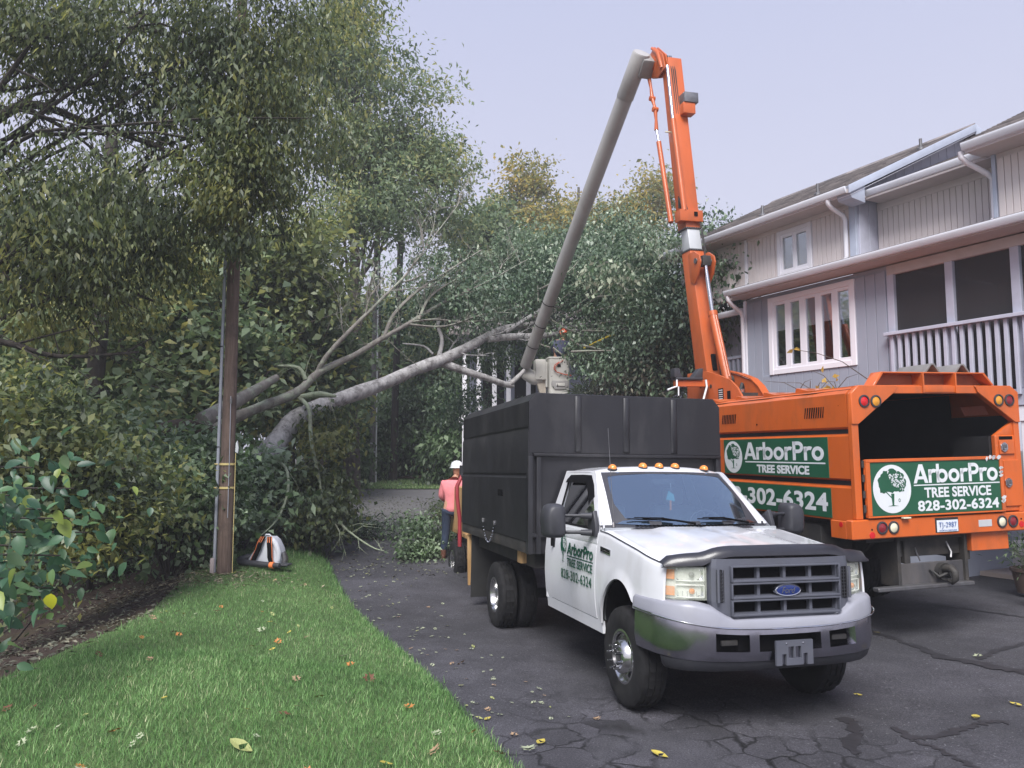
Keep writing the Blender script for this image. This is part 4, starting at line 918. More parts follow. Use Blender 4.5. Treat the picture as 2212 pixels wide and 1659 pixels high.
# bug shield
g = M(); rows = []
for x in np.linspace(-.965, .965, 41):
    a = abs(x); zt = float(np.interp(a, [0, .45, .56, .66, .8, .92, .965], [1.418, 1.412, 1.40, 1.362, 1.35, 1.33, 1.285])); zb_ = float(np.interp(a, [0, .45, .58, .68, .965], [1.325, 1.322, 1.30, 1.252, 1.238]))
    y = yfront(x)-.055; rows.append([(x, y+.04, zb_-.0), (x, y+.0, zb_+.012), (x, y+.005, zb_+(zt-zb_)*.5), (x, y+.035, zt-.012), (x, y+.06, zt)])
g.slab(rows, (0, .012, .0)); g.build('bug_deflector', pmat('smoked deflector', (.020, .020, .027), .3, coat=.2, var=.08), T, smooth=60)
# bumper
def bx_(x):   # plan curve of the bumper, x -1..1 arc parameter
    P = [(-1.02, -.34), (-1.015, -.47), (-.99, -.64), (-.93, -.78), (-.84, -.87), (-.66, -.94), (-.40, -.975), (0, -.99)]
    P = P+[(-a, b) for a, b in P[-2::-1]]; t = np.linspace(-1, 1, len(P)); w_ = np.array([math.hypot(P[i+1][0]-P[i][0], P[i+1][1]-P[i][1]) for i in range(len(P)-1)]); c = np.concatenate([[0], np.cumsum(w_)]); c = c/c[-1]*2-1
    return float(np.interp(x, c, [p[0] for p in P])), float(np.interp(x, c, [p[1] for p in P]))
def bumper_pts(ub, zf, d0, dep):
    return ub, zf
ulist = sorted(set([round(v, 4) for v in np.linspace(-1, 1, 49)])); tot = None
def u_of_x(x):
    best = min(np.linspace(-1, 1, 801), key=lambda u: abs(bx_(u)[0]-x)); return float(best)
hx = [(-.63, -.36), (-.275, .275), (.36, .63)]; hu = [(u_of_x(a), u_of_x(b)) for a, b in hx]
ub = sorted([u for u in ulist if all(abs(u-e) > .012 for h in hu for e in h)]+[e for h in hu for e in h])
lv = [0, .12, .30, .82, .93, 1.0]
def line_z(x): return .785+.095*(abs(x)/1.02)**3
def bfn(u, v, t):
    x, y = bx_(u); zb0 = .545+.03*(abs(x)/1.02)**3; zt0 = line_z(x); z = zb0+(zt0-zb0)*v; bul = .012*math.sin(math.pi*min(1, v*.9+.1))-.035*max(0, .25-v)
    nx, ny = x/1.3, y+.2; l = math.hypot(nx, ny); return (x+nx/l*(bul-t*.07), y+ny/l*(bul-t*.07), z)
inh = lambda u: any(a-1e-6 <= u <= b+1e-6 for a, b in hu)
g = M(); gridplate(g, ub, lv, lambda i, j: not (j == 2 and inh((ub[i]+ub[i+1])/2)), bfn); bum = g.build('bumper', G_bumper, T, weld=True, smooth=45)
g = M(); rows = []
for u in ulist:
    x, y = bx_(u); nx, ny = x/1.3, y+.2; l = math.hypot(nx, ny); nx, ny = nx/l, ny/l; zt = float(np.interp(abs(x), [0, .50, .66, .80, 1.02], [.86, .862, .95, .985, .985])); zl = line_z(x)
    rows.append([(x+nx*.012, y+ny*.012, zl-.004), (x+nx*.012, y+ny*.012, zl+.010), (x+nx*.006, y+ny*.006, zl+(zt-zl)*.80), (x-nx*.008, y-ny*.008, zl+(zt-zl)*.95), (x-nx*.02, y-ny*.02, zt), (x-nx*.10, y-ny*.10, zt+.006)])
g.slab(rows, (0, .03, -.01)); g.build('bumper_top_pad', pmat('pale grey bumper pad', (.25, .255, .30), .38, var=.06, vs=2, dirt=(.2, .2, .2), dfac=.3), bum, smooth=45)
M().tube([(bx_(u)[0]*1.024, bx_(u)[1]-.022, line_z(bx_(u)[0])+.004) for u in ulist], .007, 6).build('highlight_bead', G_chrome, bum, smooth=60)  # bead added to stand for the highlight where chrome meets pad
g = M(); rows = []
for u in ulist:
    x, y = bx_(u); nx, ny = x/1.3, y+.2; l = math.hypot(nx, ny); nx, ny = nx/l, ny/l
    if abs(x) < .99: rows.append([(x-nx*.01, y-ny*.01, .56), (x-nx*.03, y-ny*.03, .50), (x-nx*.07, y-ny*.07, .465)])
g.slab(rows, (0, .03, 0)); g.build('air_dam', G_plast, bum, smooth=50)
g = M(); g.prism([(-.92, -.70), (-.85, -.80), (-.65, -.865), (-.4, -.895), (0, -.905), (.4, -.895), (.65, -.865), (.85, -.80), (.92, -.70)], 2, .60, .77); g.build('bumper_recess', G_dark, bum)
for s in (-1, 1): M().box(s*.5-.07, s*.5+.07, -.925, -.90, .66, .70).build('tow_hook', G_frame, bum, bev=.008)
M().tube([(-1.0, -.62, .83), (-.95, -.78, .835)], .001, 4).build('scuff', G_dark, bum) if False else None
pb = empty('plate_bracket', Vector()); pb.parent = bum
xb2 = [-.165, -.14, -.125, -.06, -.055, .0, .008, .06, .065, .125, .14, .165]; zb2 = [.515, .60, .612, .65, .70]
g = M(); gridplate(g, [-.165, -.115, -.075, -.058, -.006, .006, .058, .075, .115, .165], [.515, .565, .60, .655, .70], lambda i, j: not ((j in (1, 2) and i in (3, 5)) or (j in (0, 1) and i in (1, 7))), lambda x, z, t: (x, -1.035+t*.02, z)); g.build('bracket', G_grille, pb, weld=True)
M().box(-.16, .16, -1.012, -1.006, .52, .69).build('bracket_back', G_bumper, pb)
for x in (-.075, .075): M().lathe([(.0, -1.040), (.008, -1.038), (.008, -1.03)], 8, 1, (x, 0, .678)).build('bolt', G_chrome, pb)
# wheels and chassis
for s in (-1, 1):
    wheel(T, (s*.875, .0, .405), .42, .25, .222, 'front', flip=-s)
    wheel(T, (s*1.03, 3.80, .365), .425, .23, .222, 'rear', flip=-s)
    wheel(T, (s*.76, 3.80, .365), .425, .23, .222, 'rear', flip=-s, rimmat=G_frame)
    M().box(min(s*.56, s*1.16), max(s*.56, s*1.16), 5.05, 5.065, .14, 1.05).build('mud_flap', pmat('mud flap rubber', (.012, .012, .012), .8, var=.3), T)
    M().box(s*.42-.04, s*.42+.04, -.7, 5.6, .68, .88).build('frame_rail', G_frame, T)
g = M(); g.tube([(-.85, 0, .40), (.85, 0, .40)], .06, 10); g.lathe([(.02, -.16), (.15, -.08), (.17, 0), (.15, .08), (.02, .16)], 14, 1, (.25, 0, .40)); g.build('front_axle', G_frame, T, smooth=50)
g = M(); g.tube([(-.95, 3.8, .37), (.95, 3.8, .37)], .07, 10); g.lathe([(.02, -.2), (.18, -.1), (.2, 0), (.18, .1), (.02, .2)], 14, 1, (0, 3.8, .40)); g.build('rear_axle', G_frame, T, smooth=50)
M().box(-.5, .5, -.6, .5, .55, 1.2).build('engine_block', G_dark, T); M().box(-.62, .62, -.68, -.62, .50, .62).build('skid_plate', G_frame, T)
M().tube([(0, .8, .55), (0, 3.6, .45)], .05, 8).build('drive_shaft', G_frame, T); M().box(.45, .8, 2.2, 3.1, .5, .8).build('fuel_tank', G_frame, T, bev=.04)
M().box(-1.05, 1.05, 2.3, 5.5, .88, 1.06).build('subframe', G_frame, T)
# dump box
bxo = empty('dump_box', Vector()); bxo.parent = T
BX0, BX1, BY0, BY1 = -1.195, 1.30, 2.12, 5.62
prof_side = [(0, 1.20), (0, 1.88), (.012, 1.905), (.034, 1.945), (.034, 2.43), (.012, 2.455), (.0, 2.47)]   # outward offset inverted below
def sidewall(s, x):
    P = [(0, 1.20), (0, 1.915), (.026, 1.945), (.026, 1.955), (.004, 1.975), (.004, 2.455), (.028, 2.485), (.028, 2.495), (.010, 2.515), (.010, 2.80), (.095, 2.90)]
    g = M(); g.loft([[(x-s*o, y, z) for o, z in P]+[(x-s*(o+.04), y, z) for o, z in P[::-1]] for y in (BY0, BY1)]); return g.build('side_panel', G_black, bxo, smooth=25)
sidewall(-1, BX0) if False else None
sp = sidewall(-1, BX0) if False else None
for s, x in ((-1, BX0), (1, BX1)):
    P = [(0, 1.20), (0, 1.915), (-.026, 1.945), (-.026, 1.955), (-.004, 1.975), (-.004, 2.455), (-.028, 2.485), (-.028, 2.495), (-.010, 2.515), (-.010, 2.80), (-.095, 2.90)]
    g = M(); g.loft([[(x+s*o, y, z) for o, z in P]+[(x+s*(o-.04), y, z) for o, z in P[::-1]] for y in (BY0+.002, BY1)]); pan = g.build('side_panel', G_black, bxo, smooth=20)
    if s < 0:
        for (y0, z0) in ((3.30, 1.72),): M().box(x-.006, x+.01, y0-.12, y0+.12, z0-.04, z0+.04).build('handle_slot', G_dark, pan, bev=.004)
    M().box(min(x+s*-.01, x+s*-.09), max(x+s*-.01, x+s*-.09), BY0+.1, BY1, 1.06, 1.198).build('bottom_rail', G_frame, bxo, bev=.006)
# front wall of the box
fw_ = M(); hx0, hx1 = BX0+.01, BX1-.01
fw_.prism([(hx0, 2.20), (hx1, 2.20), (hx1, 2.80), (hx1-.085, 2.90), (hx0+.085, 2.90), (hx0, 2.80)], 1, BY0, BY0+.04); fw = fw_.build('head_board', G_black, bxo, bev=.006, seg=1)
for x in (-.585, .03, .66): 
    g = M(); g.prism([(x-.045, BY0-.001), (x-.03, BY0-.022), (x+.03, BY0-.022), (x+.045, BY0-.001)], 2, 2.225, 2.875); g.build('stiffener', G_black, fw, bev=.004, seg=1)
M().box(BX0+.06, BX1-.02, BY0-.035, BY0+.02, 2.165, 2.20).build('cross_rail', G_black, bxo, bev=.008)
M().box(BX0, BX1, BY0+.03, BY0+.06, 1.06, 2.165).build('lower_head_board', G_black, bxo)
for x in (BX0, BX0+.10, BX1-.08): M().box(x, x+.055, BY0-.02, BY0+.03, 1.06, 2.165).build('corner_post', G_black, bxo, bev=.006)
M().box(BX0+.01, BX0+.2, BY0-.015, BY0+.03, 1.25, 1.29).build('lower_rung', G_black, bxo)
M().box(BX0+.1, BX1-.1, BY0+.06, BY1, 1.20, 1.24).build('box_floor', G_black, bxo)
M().box(BX0+.02, BX1-.02, BY1-.02, BY1+.03, 1.2, 2.6).build('tail_gate', G_black, bxo, bev=.01)
g = M()
for i in range(19):
    t = i/18; y = 4.15-t*.62; z = 1.30-.26*math.sin(math.pi*t)**.8+.02*t; n = 10; a0 = (i % 2)*math.pi/2
    g.tube([(BX0-.02+.010*math.cos(a)*math.sin(a0), y+.022*math.sin(a), z+.010*math.cos(a)*math.cos(a0)) for a in np.linspace(0, 2*math.pi, n)], .0055, 5)
g.build('chain', G_chrome, bxo, smooth=60)
for y in (4.15, 3.53): M().box(BX0-.035, BX0+.0, y-.015, y+.015, 1.29, 1.35).build('chain_hook', G_steel, bxo, bev=.006)
M().box(-1.16, -1.02, 5.30, 5.36, .66, 1.03).build('wood_block', G_wood, T, bev=.006); M().box(-1.12, -1.02, 2.62, 2.78, .90, 1.06).build('wood_block', G_wood, T, bev=.006)
# lettering on the passenger door
def base_(y, z, h=.1):
    x0, x1 = -(Wz(z)+.0105), -(Wz(z+h)+.0105); return basis((x0, y, z), (0, -1, 0), (x1-x0, 0, h))
dx = -(Wz(1.12)+.0055)
td = [c for c in T.children if c.name.startswith('door')][0]
tree_emblem('tree_emblem', basis((-(Wz(1.12)+.0065), 1.46, 1.185), (0, -1, 0), (.04, 0, 1)), .18, .29, G_gtext, G_white, td, disc=False, seed=9, swing=False)
stroke_word('company_name', base_(1.345, 1.142), .71, .118, G_gtext, td)
M().box(-.001, .001, 0, .71, 0, .010).build('underline', G_gtext, td, mtx=Matrix.Translation((dx, .635, 1.118)))
lettering('service_name', 'TREE SERVICE', base_(1.335, 1.022), .70, .083, G_gtext, td, bold=.02)
lettering('phone_number', '828-302-6324', base_(1.50, .885), .85, .098, G_gtext, td, bold=.008, spacing=1.12)
G_fibd = pmat('darker grey fibreglass', (.26,.255,.25), .45, var=.08)
# ---------------------------------------------------------------- orange chipper / bucket truck (x right, y away, z up, origin rear left corner)
K = empty('bucket_truck', OT, 'orange tree service bucket truck with open chip box and raised boom', 'bucket truck')
def kb(n, m, *a, parent=None, bev=.006): return M().box(*a).build(n, m, parent or K, bev=bev, seg=1)
# side walls with pressed grooves and a chamfered top
prof = [(0, 1.39), (0, 1.765), (.075, 1.82), (.07, 1.832), (0, 1.875), (0, 2.358), (.075, 2.41), (.07, 2.42), (0, 2.465), (0, 2.845), (.10, 2.93)]
def wall(name, sx, x0, y0, y1):
    rr = random.Random(4); g = M(); rows = []
    for y in np.linspace(y0, y1, 14):
        rows.append([(x0+sx*(o+(rr.uniform(-.012, .012) if z > 2.8 else 0)), float(y), z+(rr.uniform(-.012, .008) if z > 2.9 else 0)) for o, z in prof])
    g.slab(rows, (sx*.03, 0, 0)); return g.build(name, G_orange, K, smooth=25)
lw_ = wall('side_wall', 1, 0.004, .06, 4.25)
# right wall has real louvre slits
g = M(); ybr = [.06]+sum([[.42+i*.045, .445+i*.045] for i in range(8)], [])+[4.25]
gridplate(g, ybr, [1.39, 2.60, 2.72, 2.93], lambda i, j: not (j == 1 and i % 2 == 1), lambda y, z, t: (2.40-t*.03+(.0 if z < 2.9 else -.08), y+(z-2.66)*.5*(1 if 2.5 < z < 2.8 else 0), z), 1); g.build('side_wall', G_orange, K, weld=True)
g = M(); g.slab([[(2.365, y, 1.40), (2.365, y, 2.58)] for y in (.1, 4.2)], (-.005, 0, 0)); g.slab([[(.045, y, 1.40), (.045, y, 2.80)] for y in (.1, 4.2)], (.005, 0, 0)); g.box(.04, 2.36, 4.18, 4.20, 1.4, 2.9); g.box(.04, 2.36, .0, 4.2, 1.36, 1.40); g.slab([[(x, y, 2.885+.02*math.cos((x-1.2)/1.2*1.4)) for x in np.linspace(.05, 2.33, 8)] for y in (.06, 4.2)], (0, 0, .006)); g.slab([[(2.345, y, 2.56), (2.33, y, 2.88)] for y in (.92, 4.2)], (.005, 0, 0)); g.slab([[(.05, y, 2.78), (.13, y, 2.90)] for y in (.06, 4.2)], (.003, 0, 0)); g.box(2.02, 2.36, .07, .62, 1.42, 2.33); g.build('box_lining', pmat('black chip box lining', (.016, .016, .018), .6, var=.3, vs=2), K)
M().box(.0, 2.4, 4.2, 4.25, 1.38, 2.9).build('front_wall', G_orange, K)
g = M(); g.slab([[(x, y, 2.925+.02*math.cos((x-1.2)/1.2*1.4)) for x in np.linspace(.09, 2.31, 8)] for y in (.02, 4.25)], (0, 0, -.03)); rf = g.build('box_roof', G_orange, K, smooth=40)
for y in (.85, 1.55, 2.25, 2.95): M().prism([(y, 2.93), (y+.30, 2.93), (y+.28, 2.985), (y+.24, 2.985)], 0, .12, 2.25).build('roof_rib', G_orange, rf, bev=.004, seg=1)
for y0 in (.45, 2.36):
    g = M()
    for i in range(9):
        y = y0+i*.042; g.prism([(y+.028, 2.585), (y+.041, 2.585), (y+.041-.055+.03, 2.715), (y+.028-.055+.03, 2.715)], 0, -.001, .03)
    vt = g.build('louvre_slots', G_dark, lw_)
for (y, z) in ((.20, 2.72), (1.85, 2.55), (2.6, 2.2)): M().lathe([(.0, .0), (.012, .0), (.012, .02)], 8, 0, (-.001, y, z)).build('drain_hole', G_dark, lw_)
# rear frame
def plate(name, poly, y0=-.012, y1=.055, mat=None, par=None): return M().prism(poly, 1, y0, y1).build(name, mat or G_orange, par or K, bev=.006, seg=1)
plate('rear_post', [(0, 1.42), (.09, 1.42), (.09, 2.5), (0, 2.5)]); plate('rear_post', [(2.33, 1.42), (2.41, 1.42), (2.41, 2.5), (2.33, 2.5)])
cl = plate('corner_gusset', [(-.002, 2.49), (.08, 2.49), (.60, 2.855), (.64, 2.935), (.11, 2.935), (-.002, 2.845)], -.03, .05); cr = plate('corner_gusset', [(2.412, 2.49), (2.34, 2.49), (1.80, 2.855), (1.76, 2.935), (2.30, 2.935), (2.412, 2.855)], -.03, .05)
plate('header', [(.55, 2.84), (1.85, 2.84), (1.85, 2.93), (.55, 2.93)], -.01, .05)
cb = kb('cabinet', G_orange, 2.045, 2.405, .0, .065, 1.43, 2.335, bev=.01)
M().prism([(2.335, 2.50), (2.34, 2.33), (2.04, 2.33)], 1, .01, .06).build('cabinet_slope', G_orange, K, bev=.005)
kb('cabinet_door', G_orange, 2.085, 2.31, -.022, .0, 2.11, 2.28, parent=cb); kb('door_slot', G_dark, 2.10, 2.30, -.004, .01, 2.285, 2.325, parent=cb, bev=0); kb('cabinet_door', G_orange, 2.125, 2.36, -.022, 0, 1.49, 2.04, parent=cb)
for z in (2.195, 1.77):
    o = empty('paddle_latch', Vector((2.14 if z > 2 else 2.17, -.03, z))); o.parent = K; 
    M().prism(rounded([(-.05, -.03), (-.05, .03), (0, .062), (.05, .03), (.05, -.03), (0, -.062)], .01, 2), 1, -.006, .008).build('latch_plate', G_chrome, o); M().box(-.028, .028, -.012, -.004, -.035, .03).build('latch_paddle', G_steel, o, bev=.006); M().box(-.022, .022, -.022, -.012, -.035, -.015).build('latch_grip', G_chrome, o, bev=.004)
# top deflector
td_ = empty('top_deflector', Vector()); td_.parent = K
M().prism([(.33, 2.94), (2.07, 2.945), (1.93, 3.085), (.445, 3.08)], 1, .14, .16).build('back_plate', pmat('rusty orange plate', (.33, .10, .045), .6, var=.25, vs=4, dirt=(.08, .04, .03), dfac=.6, ds=4), td_)
g = M(); g.prism([(.325, 2.935), (.36, 2.935), (.475, 3.08), (.44, 3.09)], 1, -.01, .16); g.prism([(2.075, 2.94), (2.04, 2.94), (1.90, 3.085), (1.935, 3.095)], 1, -.01, .16); g.box(.44, 1.935, -.01, .16, 3.078, 3.094); g.build('rim', G_orange, td_, bev=.004, seg=1)
for x in (1.005, 1.475): M().box(x, x+.02, -.03, .15, 2.85, 3.08).build('rib', G_orange, td_)
M().box(1.02, 1.48, -.02, -.005, 2.855, 2.935).build('flap', G_orange, td_, bev=.004)
for x in (1.235, 1.675):
    g = M(); g.prism([(x-.125, 3.094), (x-.02, 3.205), (x+.03, 3.205), (x+.12, 3.094), (x+.09, 3.094), (x+.015, 3.185), (x-.015, 3.185), (x-.09, 3.094)], 1, .05, .55); g.build('rubber_stop', pmat('grey rubber stop', (.17, .165, .165), .8, var=.2), td_, bev=.004)
# tailgate and signs
tgm = empty('tailgate', Vector()); tgm.parent = K
M().box(.115, 2.06, -.05, -.012, 1.435, 2.09).build('gate_panel', G_orange, tgm, bev=.012)
g = M(); g.box(.115, 2.06, -.068, -.05, 2.055, 2.092); g.box(.115, 2.06, -.068, -.05, 1.433, 1.452); g.box(.113, .17, -.068, -.05, 1.452, 2.055); g.box(2.015, 2.062, -.068, -.05, 1.452, 2.055); g.build('gate_rim', G_orange, tgm, bev=.005, seg=1)
for z in (1.5, 1.66, 1.84, 2.0): M().tube([(.10, -.03, z), (.10, -.03, z+.08)], .016, 8).build('hinge', G_frame, tgm, smooth=50)
M().box(.175, 2.012, -.056, -.051, 1.455, 2.052).build('sign_panel', G_green, tgm, bev=.002, seg=1)
g = M(); rr = random.Random(8)
for i in range(16):
    z = rr.choice([2.06, 2.075, 1.95, 1.9, 1.86, 1.6, 1.56, 2.08]); x = 2.03+rr.uniform(-.015, .02) if z < 2.03 else rr.uniform(1.8, 2.05); a, b = rr.uniform(.012, .04), rr.uniform(.01, .03)
    g.prism([(x-a, z), (x-a*.3, z-b), (x+a*.6, z-b*.4), (x+a, z+b*.7), (x, z+b)], 1, -.0695, -.067)
tag(g.build('peeling_paint', pmat('peeled white', (.5, .52, .54), .5), tgm), kind='stuff')
bz = lambda x, z: basis((x, -.0575, z), (1, 0, 0), (0, 0, 1))
tree_emblem('tree_emblem', bz(.458, 1.752), .52, .545, G_green, G_text, tgm)
stroke_word('company_name', bz(.76, 1.805), 1.225, .215, G_text, tgm); M().box(.76, 2.0, -.0585, -.0562, 1.775, 1.788).build('underline', G_text, tgm)
lettering('service_name', 'TREE SERVICE', bz(.90, 1.635), .965, .118, G_text, tgm, bold=.03); lettering('phone_number', '828-302-6324', bz(.80, 1.485), 1.17, .122, G_text, tgm, bold=.03, spacing=1.05)
sg = empty('side_sign', Vector()); sg.parent = K
M().box(-.004, .0025, .415, 2.705, 1.872, 2.355).build('sign_panel', G_green, sg); M().box(-.004, .0025, .40, 3.05, 1.41, 1.755).build('sign_panel', G_green, sg)
by = lambda y, z: basis((-.0045, y, z), (0, -1, 0), (0, 0, 1))
tree_emblem('tree_emblem', by(2.465, 2.107), .46, .45, G_green, G_text, sg); stroke_word('company_name', by(2.18, 2.075), 1.70, .235, G_text, sg); M().box(-.0055, -.0035, .47, 2.16, 2.035, 2.052).build('underline', G_text, sg)
lettering('service_name', 'TREE SERVICE', by(1.885, 1.90), 1.11, .11, G_text, sg, bold=.04); lettering('phone_number', '828-302-6324', by(2.95, 1.475), 2.49, .225, G_text, sg, bold=.03, spacing=1.05)
# rear bumper, lamps, plate
bp = kb('rear_bumper', G_orange, -.095, 2.52, -.045, .06, 1.20, 1.418, bev=.012); kb('bumper_side', G_orange, -.092, -.06, .06, .32, 1.20, 1.40, bev=.006)
def lamp(x, z, lens, y, par, r=.06):
    o = empty('round_lamp', Vector((x, y, z))); o.parent = par if par is K else par
    M().lathe([(r+.012, .004), (r+.012, -.012), (r-.004, -.016), (r-.006, .0)], 22, 1).build('grommet', G_plast, o, smooth=50); M().lathe([(r-.005, -.004), (r*.7, -.012), (.0, -.015)], 20, 1).build('lens', lens, o, smooth=50)
    return o
for x, z, l in ((.165, 2.752, G_red), (.325, 2.75, G_amber2), (2.10, 2.76, G_amber2), (2.262, 2.76, G_redd)): lamp(x, z, l, -.031, K)
for x, z, l in ((.30, 1.322, G_redd), (.455, 1.32, G_cream), (2.005, 1.318, G_cream), (2.17, 1.316, G_redd)): lamp(x, z, l, -.046, K)
for x, z in ((.165, 1.245), (2.30, 1.275)): M().lathe([(.0, -.051), (.036, -.050), (.038, -.044)], 18, 1, (x, 0, z)).build('red_reflector', G_red, bp); M().lathe([(.0, -.047), (.012, -.046)], 10, 1, (x, 0, z+.062)).build('bolt_hole', G_dark, bp)
M().lathe([(.0, -.001), (.03, -.0008), (.03, .002)], 16, 0, (-.095, .14, 1.36)).build('red_reflector', G_red, bp); kb('silver_reflector', G_galv, 1.66, 1.855, -.049, -.045, 1.27, 1.35, parent=bp, bev=.002)
pl = empty('license_plate', Vector((1.20, -.055, 1.305))); pl.parent = K
g = M(); g.sheet([[(x, -.004*math.sin((x+.15)*9), z) for z in (-.066, 0, .068)] for x in np.linspace(-.15, .15, 7)]); g.build('plate', pmat('plate white', (.62, .66, .72), .4, var=.06, vs=14), pl)
kb('plate_recess', G_frame, 1.035, 1.365, -.047, -.044, 1.232, 1.40, parent=bp, bev=0)
G_pblue = pmat('plate blue', (.04, .10, .32), .5)
lettering('plate_number', 'TJ-2987', basis((-.13, -.011, -.03), (1, 0, 0), (0, 0, 1)), .25, .075, G_pblue, pl, bold=-.005, spacing=1.1); lettering('plate_state', 'NORTH CAROLINA', basis((-.125, -.011, -.057), (1, 0, 0), (0, 0, 1)), .25, .017, G_pblue, pl, bold=0)
kb('plate_lamp', G_cream, .56, .66, -.10, -.05, 1.415, 1.43, parent=bp, bev=.003)
# chassis, hitch, wheels
for x in (.72, 1.58): kb('frame_rail', G_frame, x, x+.08, .1, 9.3, .88, 1.14)
ht = empty('hitch', Vector()); ht.parent = K
kb('hitch_plate', pmat('scuffed hitch steel', (.075, .073, .08), .6, .3, var=.3, vs=4, dirt=(.16, .14, .12), dfac=.4, stretch=(1, 1, .3)), .63, 1.56, .10, .13, .63, .88, parent=ht); kb('hitch_side', G_frame, .585, .63, .06, .35, .62, 1.2, parent=ht); kb('hitch_side', G_frame, 1.54, 1.585, .06, .35, .62, 1.2, parent=ht); kb('step_bar', G_steel, .25, 1.60, .0, .10, .60, .645, parent=ht, bev=.008)
g = M(); g.lathe([(.04, .0), (.10, -.02), (.10, .05)], 14, 1, (1.22, .05, .77)); g.tube([(1.22, .06, .80), (1.22, -.05, .82), (1.22, -.10, .78), (1.22, -.10, .70), (1.22, -.05, .66), (1.22, .0, .68)], [.05, .045, .04, .035, .03, .02], 8); g.tube([(1.05, .09, .80), (1.12, .03, .72), (1.2, .0, .76), (1.3, .05, .70)], .018, 6); g.build('pintle_hook', G_frame, ht, smooth=50)
g = M(); g.tube([(.92, .2, 1.15), (.90, .12, 1.0), (.93, .1, .9)], .009, 5); g.tube([(1.36, .15, 1.1), (1.38, .10, .98), (1.35, .08, .92)], .014, 6); tag(g.build('air_lines', G_steel, ht, smooth=50), kind='stuff')
kb('cross_member', G_frame, .62, 1.55, .14, .2, .95, 1.15, parent=ht); kb('tool_box', G_orange, 1.61, 2.16, .02, .9, .985, 1.196); kb('side_step_box', G_frame, .06, .5, .7, 1.4, .85, 1.30)
M().prism([(.7, 1.2), (1.5, 1.2), (1.5, 1.38), (.7, 1.38)], 0, .15, .3).build('body_sill', G_frame, K); kb('body_floor_beam', G_frame, .2, 2.2, .1, 4.2, 1.14, 1.36)
g = M(); g.prism([(.35, 1.15), (.55, 1.15), (1.3, .55), (1.2, .5)], 0, .55, .60); g.build('mud_flap_brace', G_frame, K)
for x, fl in ((.20, 1), (.54, 1), (1.86, -1), (2.20, -1)): wheel(K, (x, 2.45, .50), .50, .28, .28, 'rear', flip=fl, rimmat=G_frame)
for x, fl in ((.25, 1), (2.15, -1)): wheel(K, (x, 8.35, .50), .50, .28, .28, 'front', flip=fl)
g = M(); g.tube([(.1, 2.45, .5), (2.3, 2.45, .5)], .09, 10); g.lathe([(.02, -.2), (.24, -.1), (.26, 0), (.24, .1), (.02, .2)], 14, 1, (1.2, 2.45, .5)); g.build('rear_axle', G_frame, K, smooth=50)
# cab (mostly hidden behind the black box)
g = M(); g.prism([(6.3, 1.0), (8.0, 1.0), (8.0, 1.75), (7.75, 2.55), (6.3, 2.6)], 0, .15, 2.25); cabm = g.build('cab', G_orange, K, bev=.05)
g = M(); g.prism([(8.0, 1.0), (9.5, .95), (9.5, 1.5), (9.3, 1.65), (8.0, 1.75)], 0, .3, 2.1); g.build('bonnet', G_orange, K, bev=.06)
M().box(.146, .155, 6.7, 7.6, 1.8, 2.4).build('side_window', G_glassd, cabm); M().box(2.245, 2.254, 6.7, 7.6, 1.8, 2.4).build('side_window', G_glassd, cabm)
g = M(); g.slab([[(.3, 8.01, 1.80), (2.1, 8.01, 1.80)], [(.3, 7.79, 2.48), (2.1, 7.79, 2.48)]], (0, .01, .003)); g.build('windscreen', G_wind, cabm)
# pedestal and turret
kb('pedestal', G_boom, .85, 1.60, 4.45, 5.5, 1.2, 2.75, bev=.03); tu = empty('turret', Vector()); tu.parent = K
M().lathe([(.0, 2.75), (.42, 2.75), (.42, 2.86), (.36, 2.95), (.0, 2.95)], 28, 2, (1.22, 4.95, 0)).build('slew_ring', G_frame, tu, smooth=40)
lp = [(5.42, 3.60), (5.46, 3.12), (4.95, 2.95), (3.62, 2.95), (3.66, 3.08), (3.78, 3.22), (3.98, 3.36), (4.35, 3.48), (4.74, 3.58)]
M().prism(lp, 0, .93, .965).build('turret_plate', G_boom, tu, bev=.006); M().prism([(y+.15, z) for y, z in lp], 0, 1.44, 1.475).build('turret_plate', G_boom, tu, bev=.006)
g = M(); g.slab([[(x, y, z) for x in (1.42, 1.56)] for y, z in [(4.95, 3.60), (4.5, 3.50), (4.13, 3.38), (3.93, 3.24), (3.80, 3.10)]], (0, 0, .02)); g.build('turret_flange', G_boom, tu, smooth=50)
for y, z in ((4.95, 3.33), (4.6, 3.3)): M().lathe([(.0, .925), (.035, .925), (.035, .935)], 12, 0, (0, y, z)).build('pin', G_frame, tu)
M().box(.925, .932, 4.20, 4.36, 3.0, 3.24).build('decal', G_dark, tu); g = M()
for i in range(6): g.box(.922, .926, 4.22, 4.34, 3.02+i*.036, 3.035+i*.036)
g.build('decal_lines', G_text, tu); M().box(.925, .933, 3.98, 4.08, 3.0, 3.18).build('slot', G_dark, tu)
g = M(); g.lathe([(.0, .95), (.09, .97), (.09, 1.42), (.0, 1.44)], 16, 0, (0, 4.72, 3.42)); g.box(1.0, 1.4, 3.9, 4.5, 3.0, 3.14); g.tube([(1.3, 4.2, 3.1), (1.28, 4.15, 3.26), (1.2, 4.05, 3.3), (1.1, 4.0, 3.1)], .03, 8); g.build('slew_drive', G_frame, tu, smooth=50)
M().lathe([(.0, 3.12), (.06, 3.13), (.07, 3.2), (.0, 3.25)], 12, 2, (1.18, 4.05, 0)).build('lamp', G_chrome, tu, smooth=50)
rs = empty('boom_rest', Vector()); rs.parent = K
kb('rest_arm', G_boom, .30, .93, 4.66, 4.78, 3.30, 3.41, parent=rs); kb('rest_pad', G_plast, .28, .80, 4.62, 4.82, 3.415, 3.46, parent=rs, bev=.01)
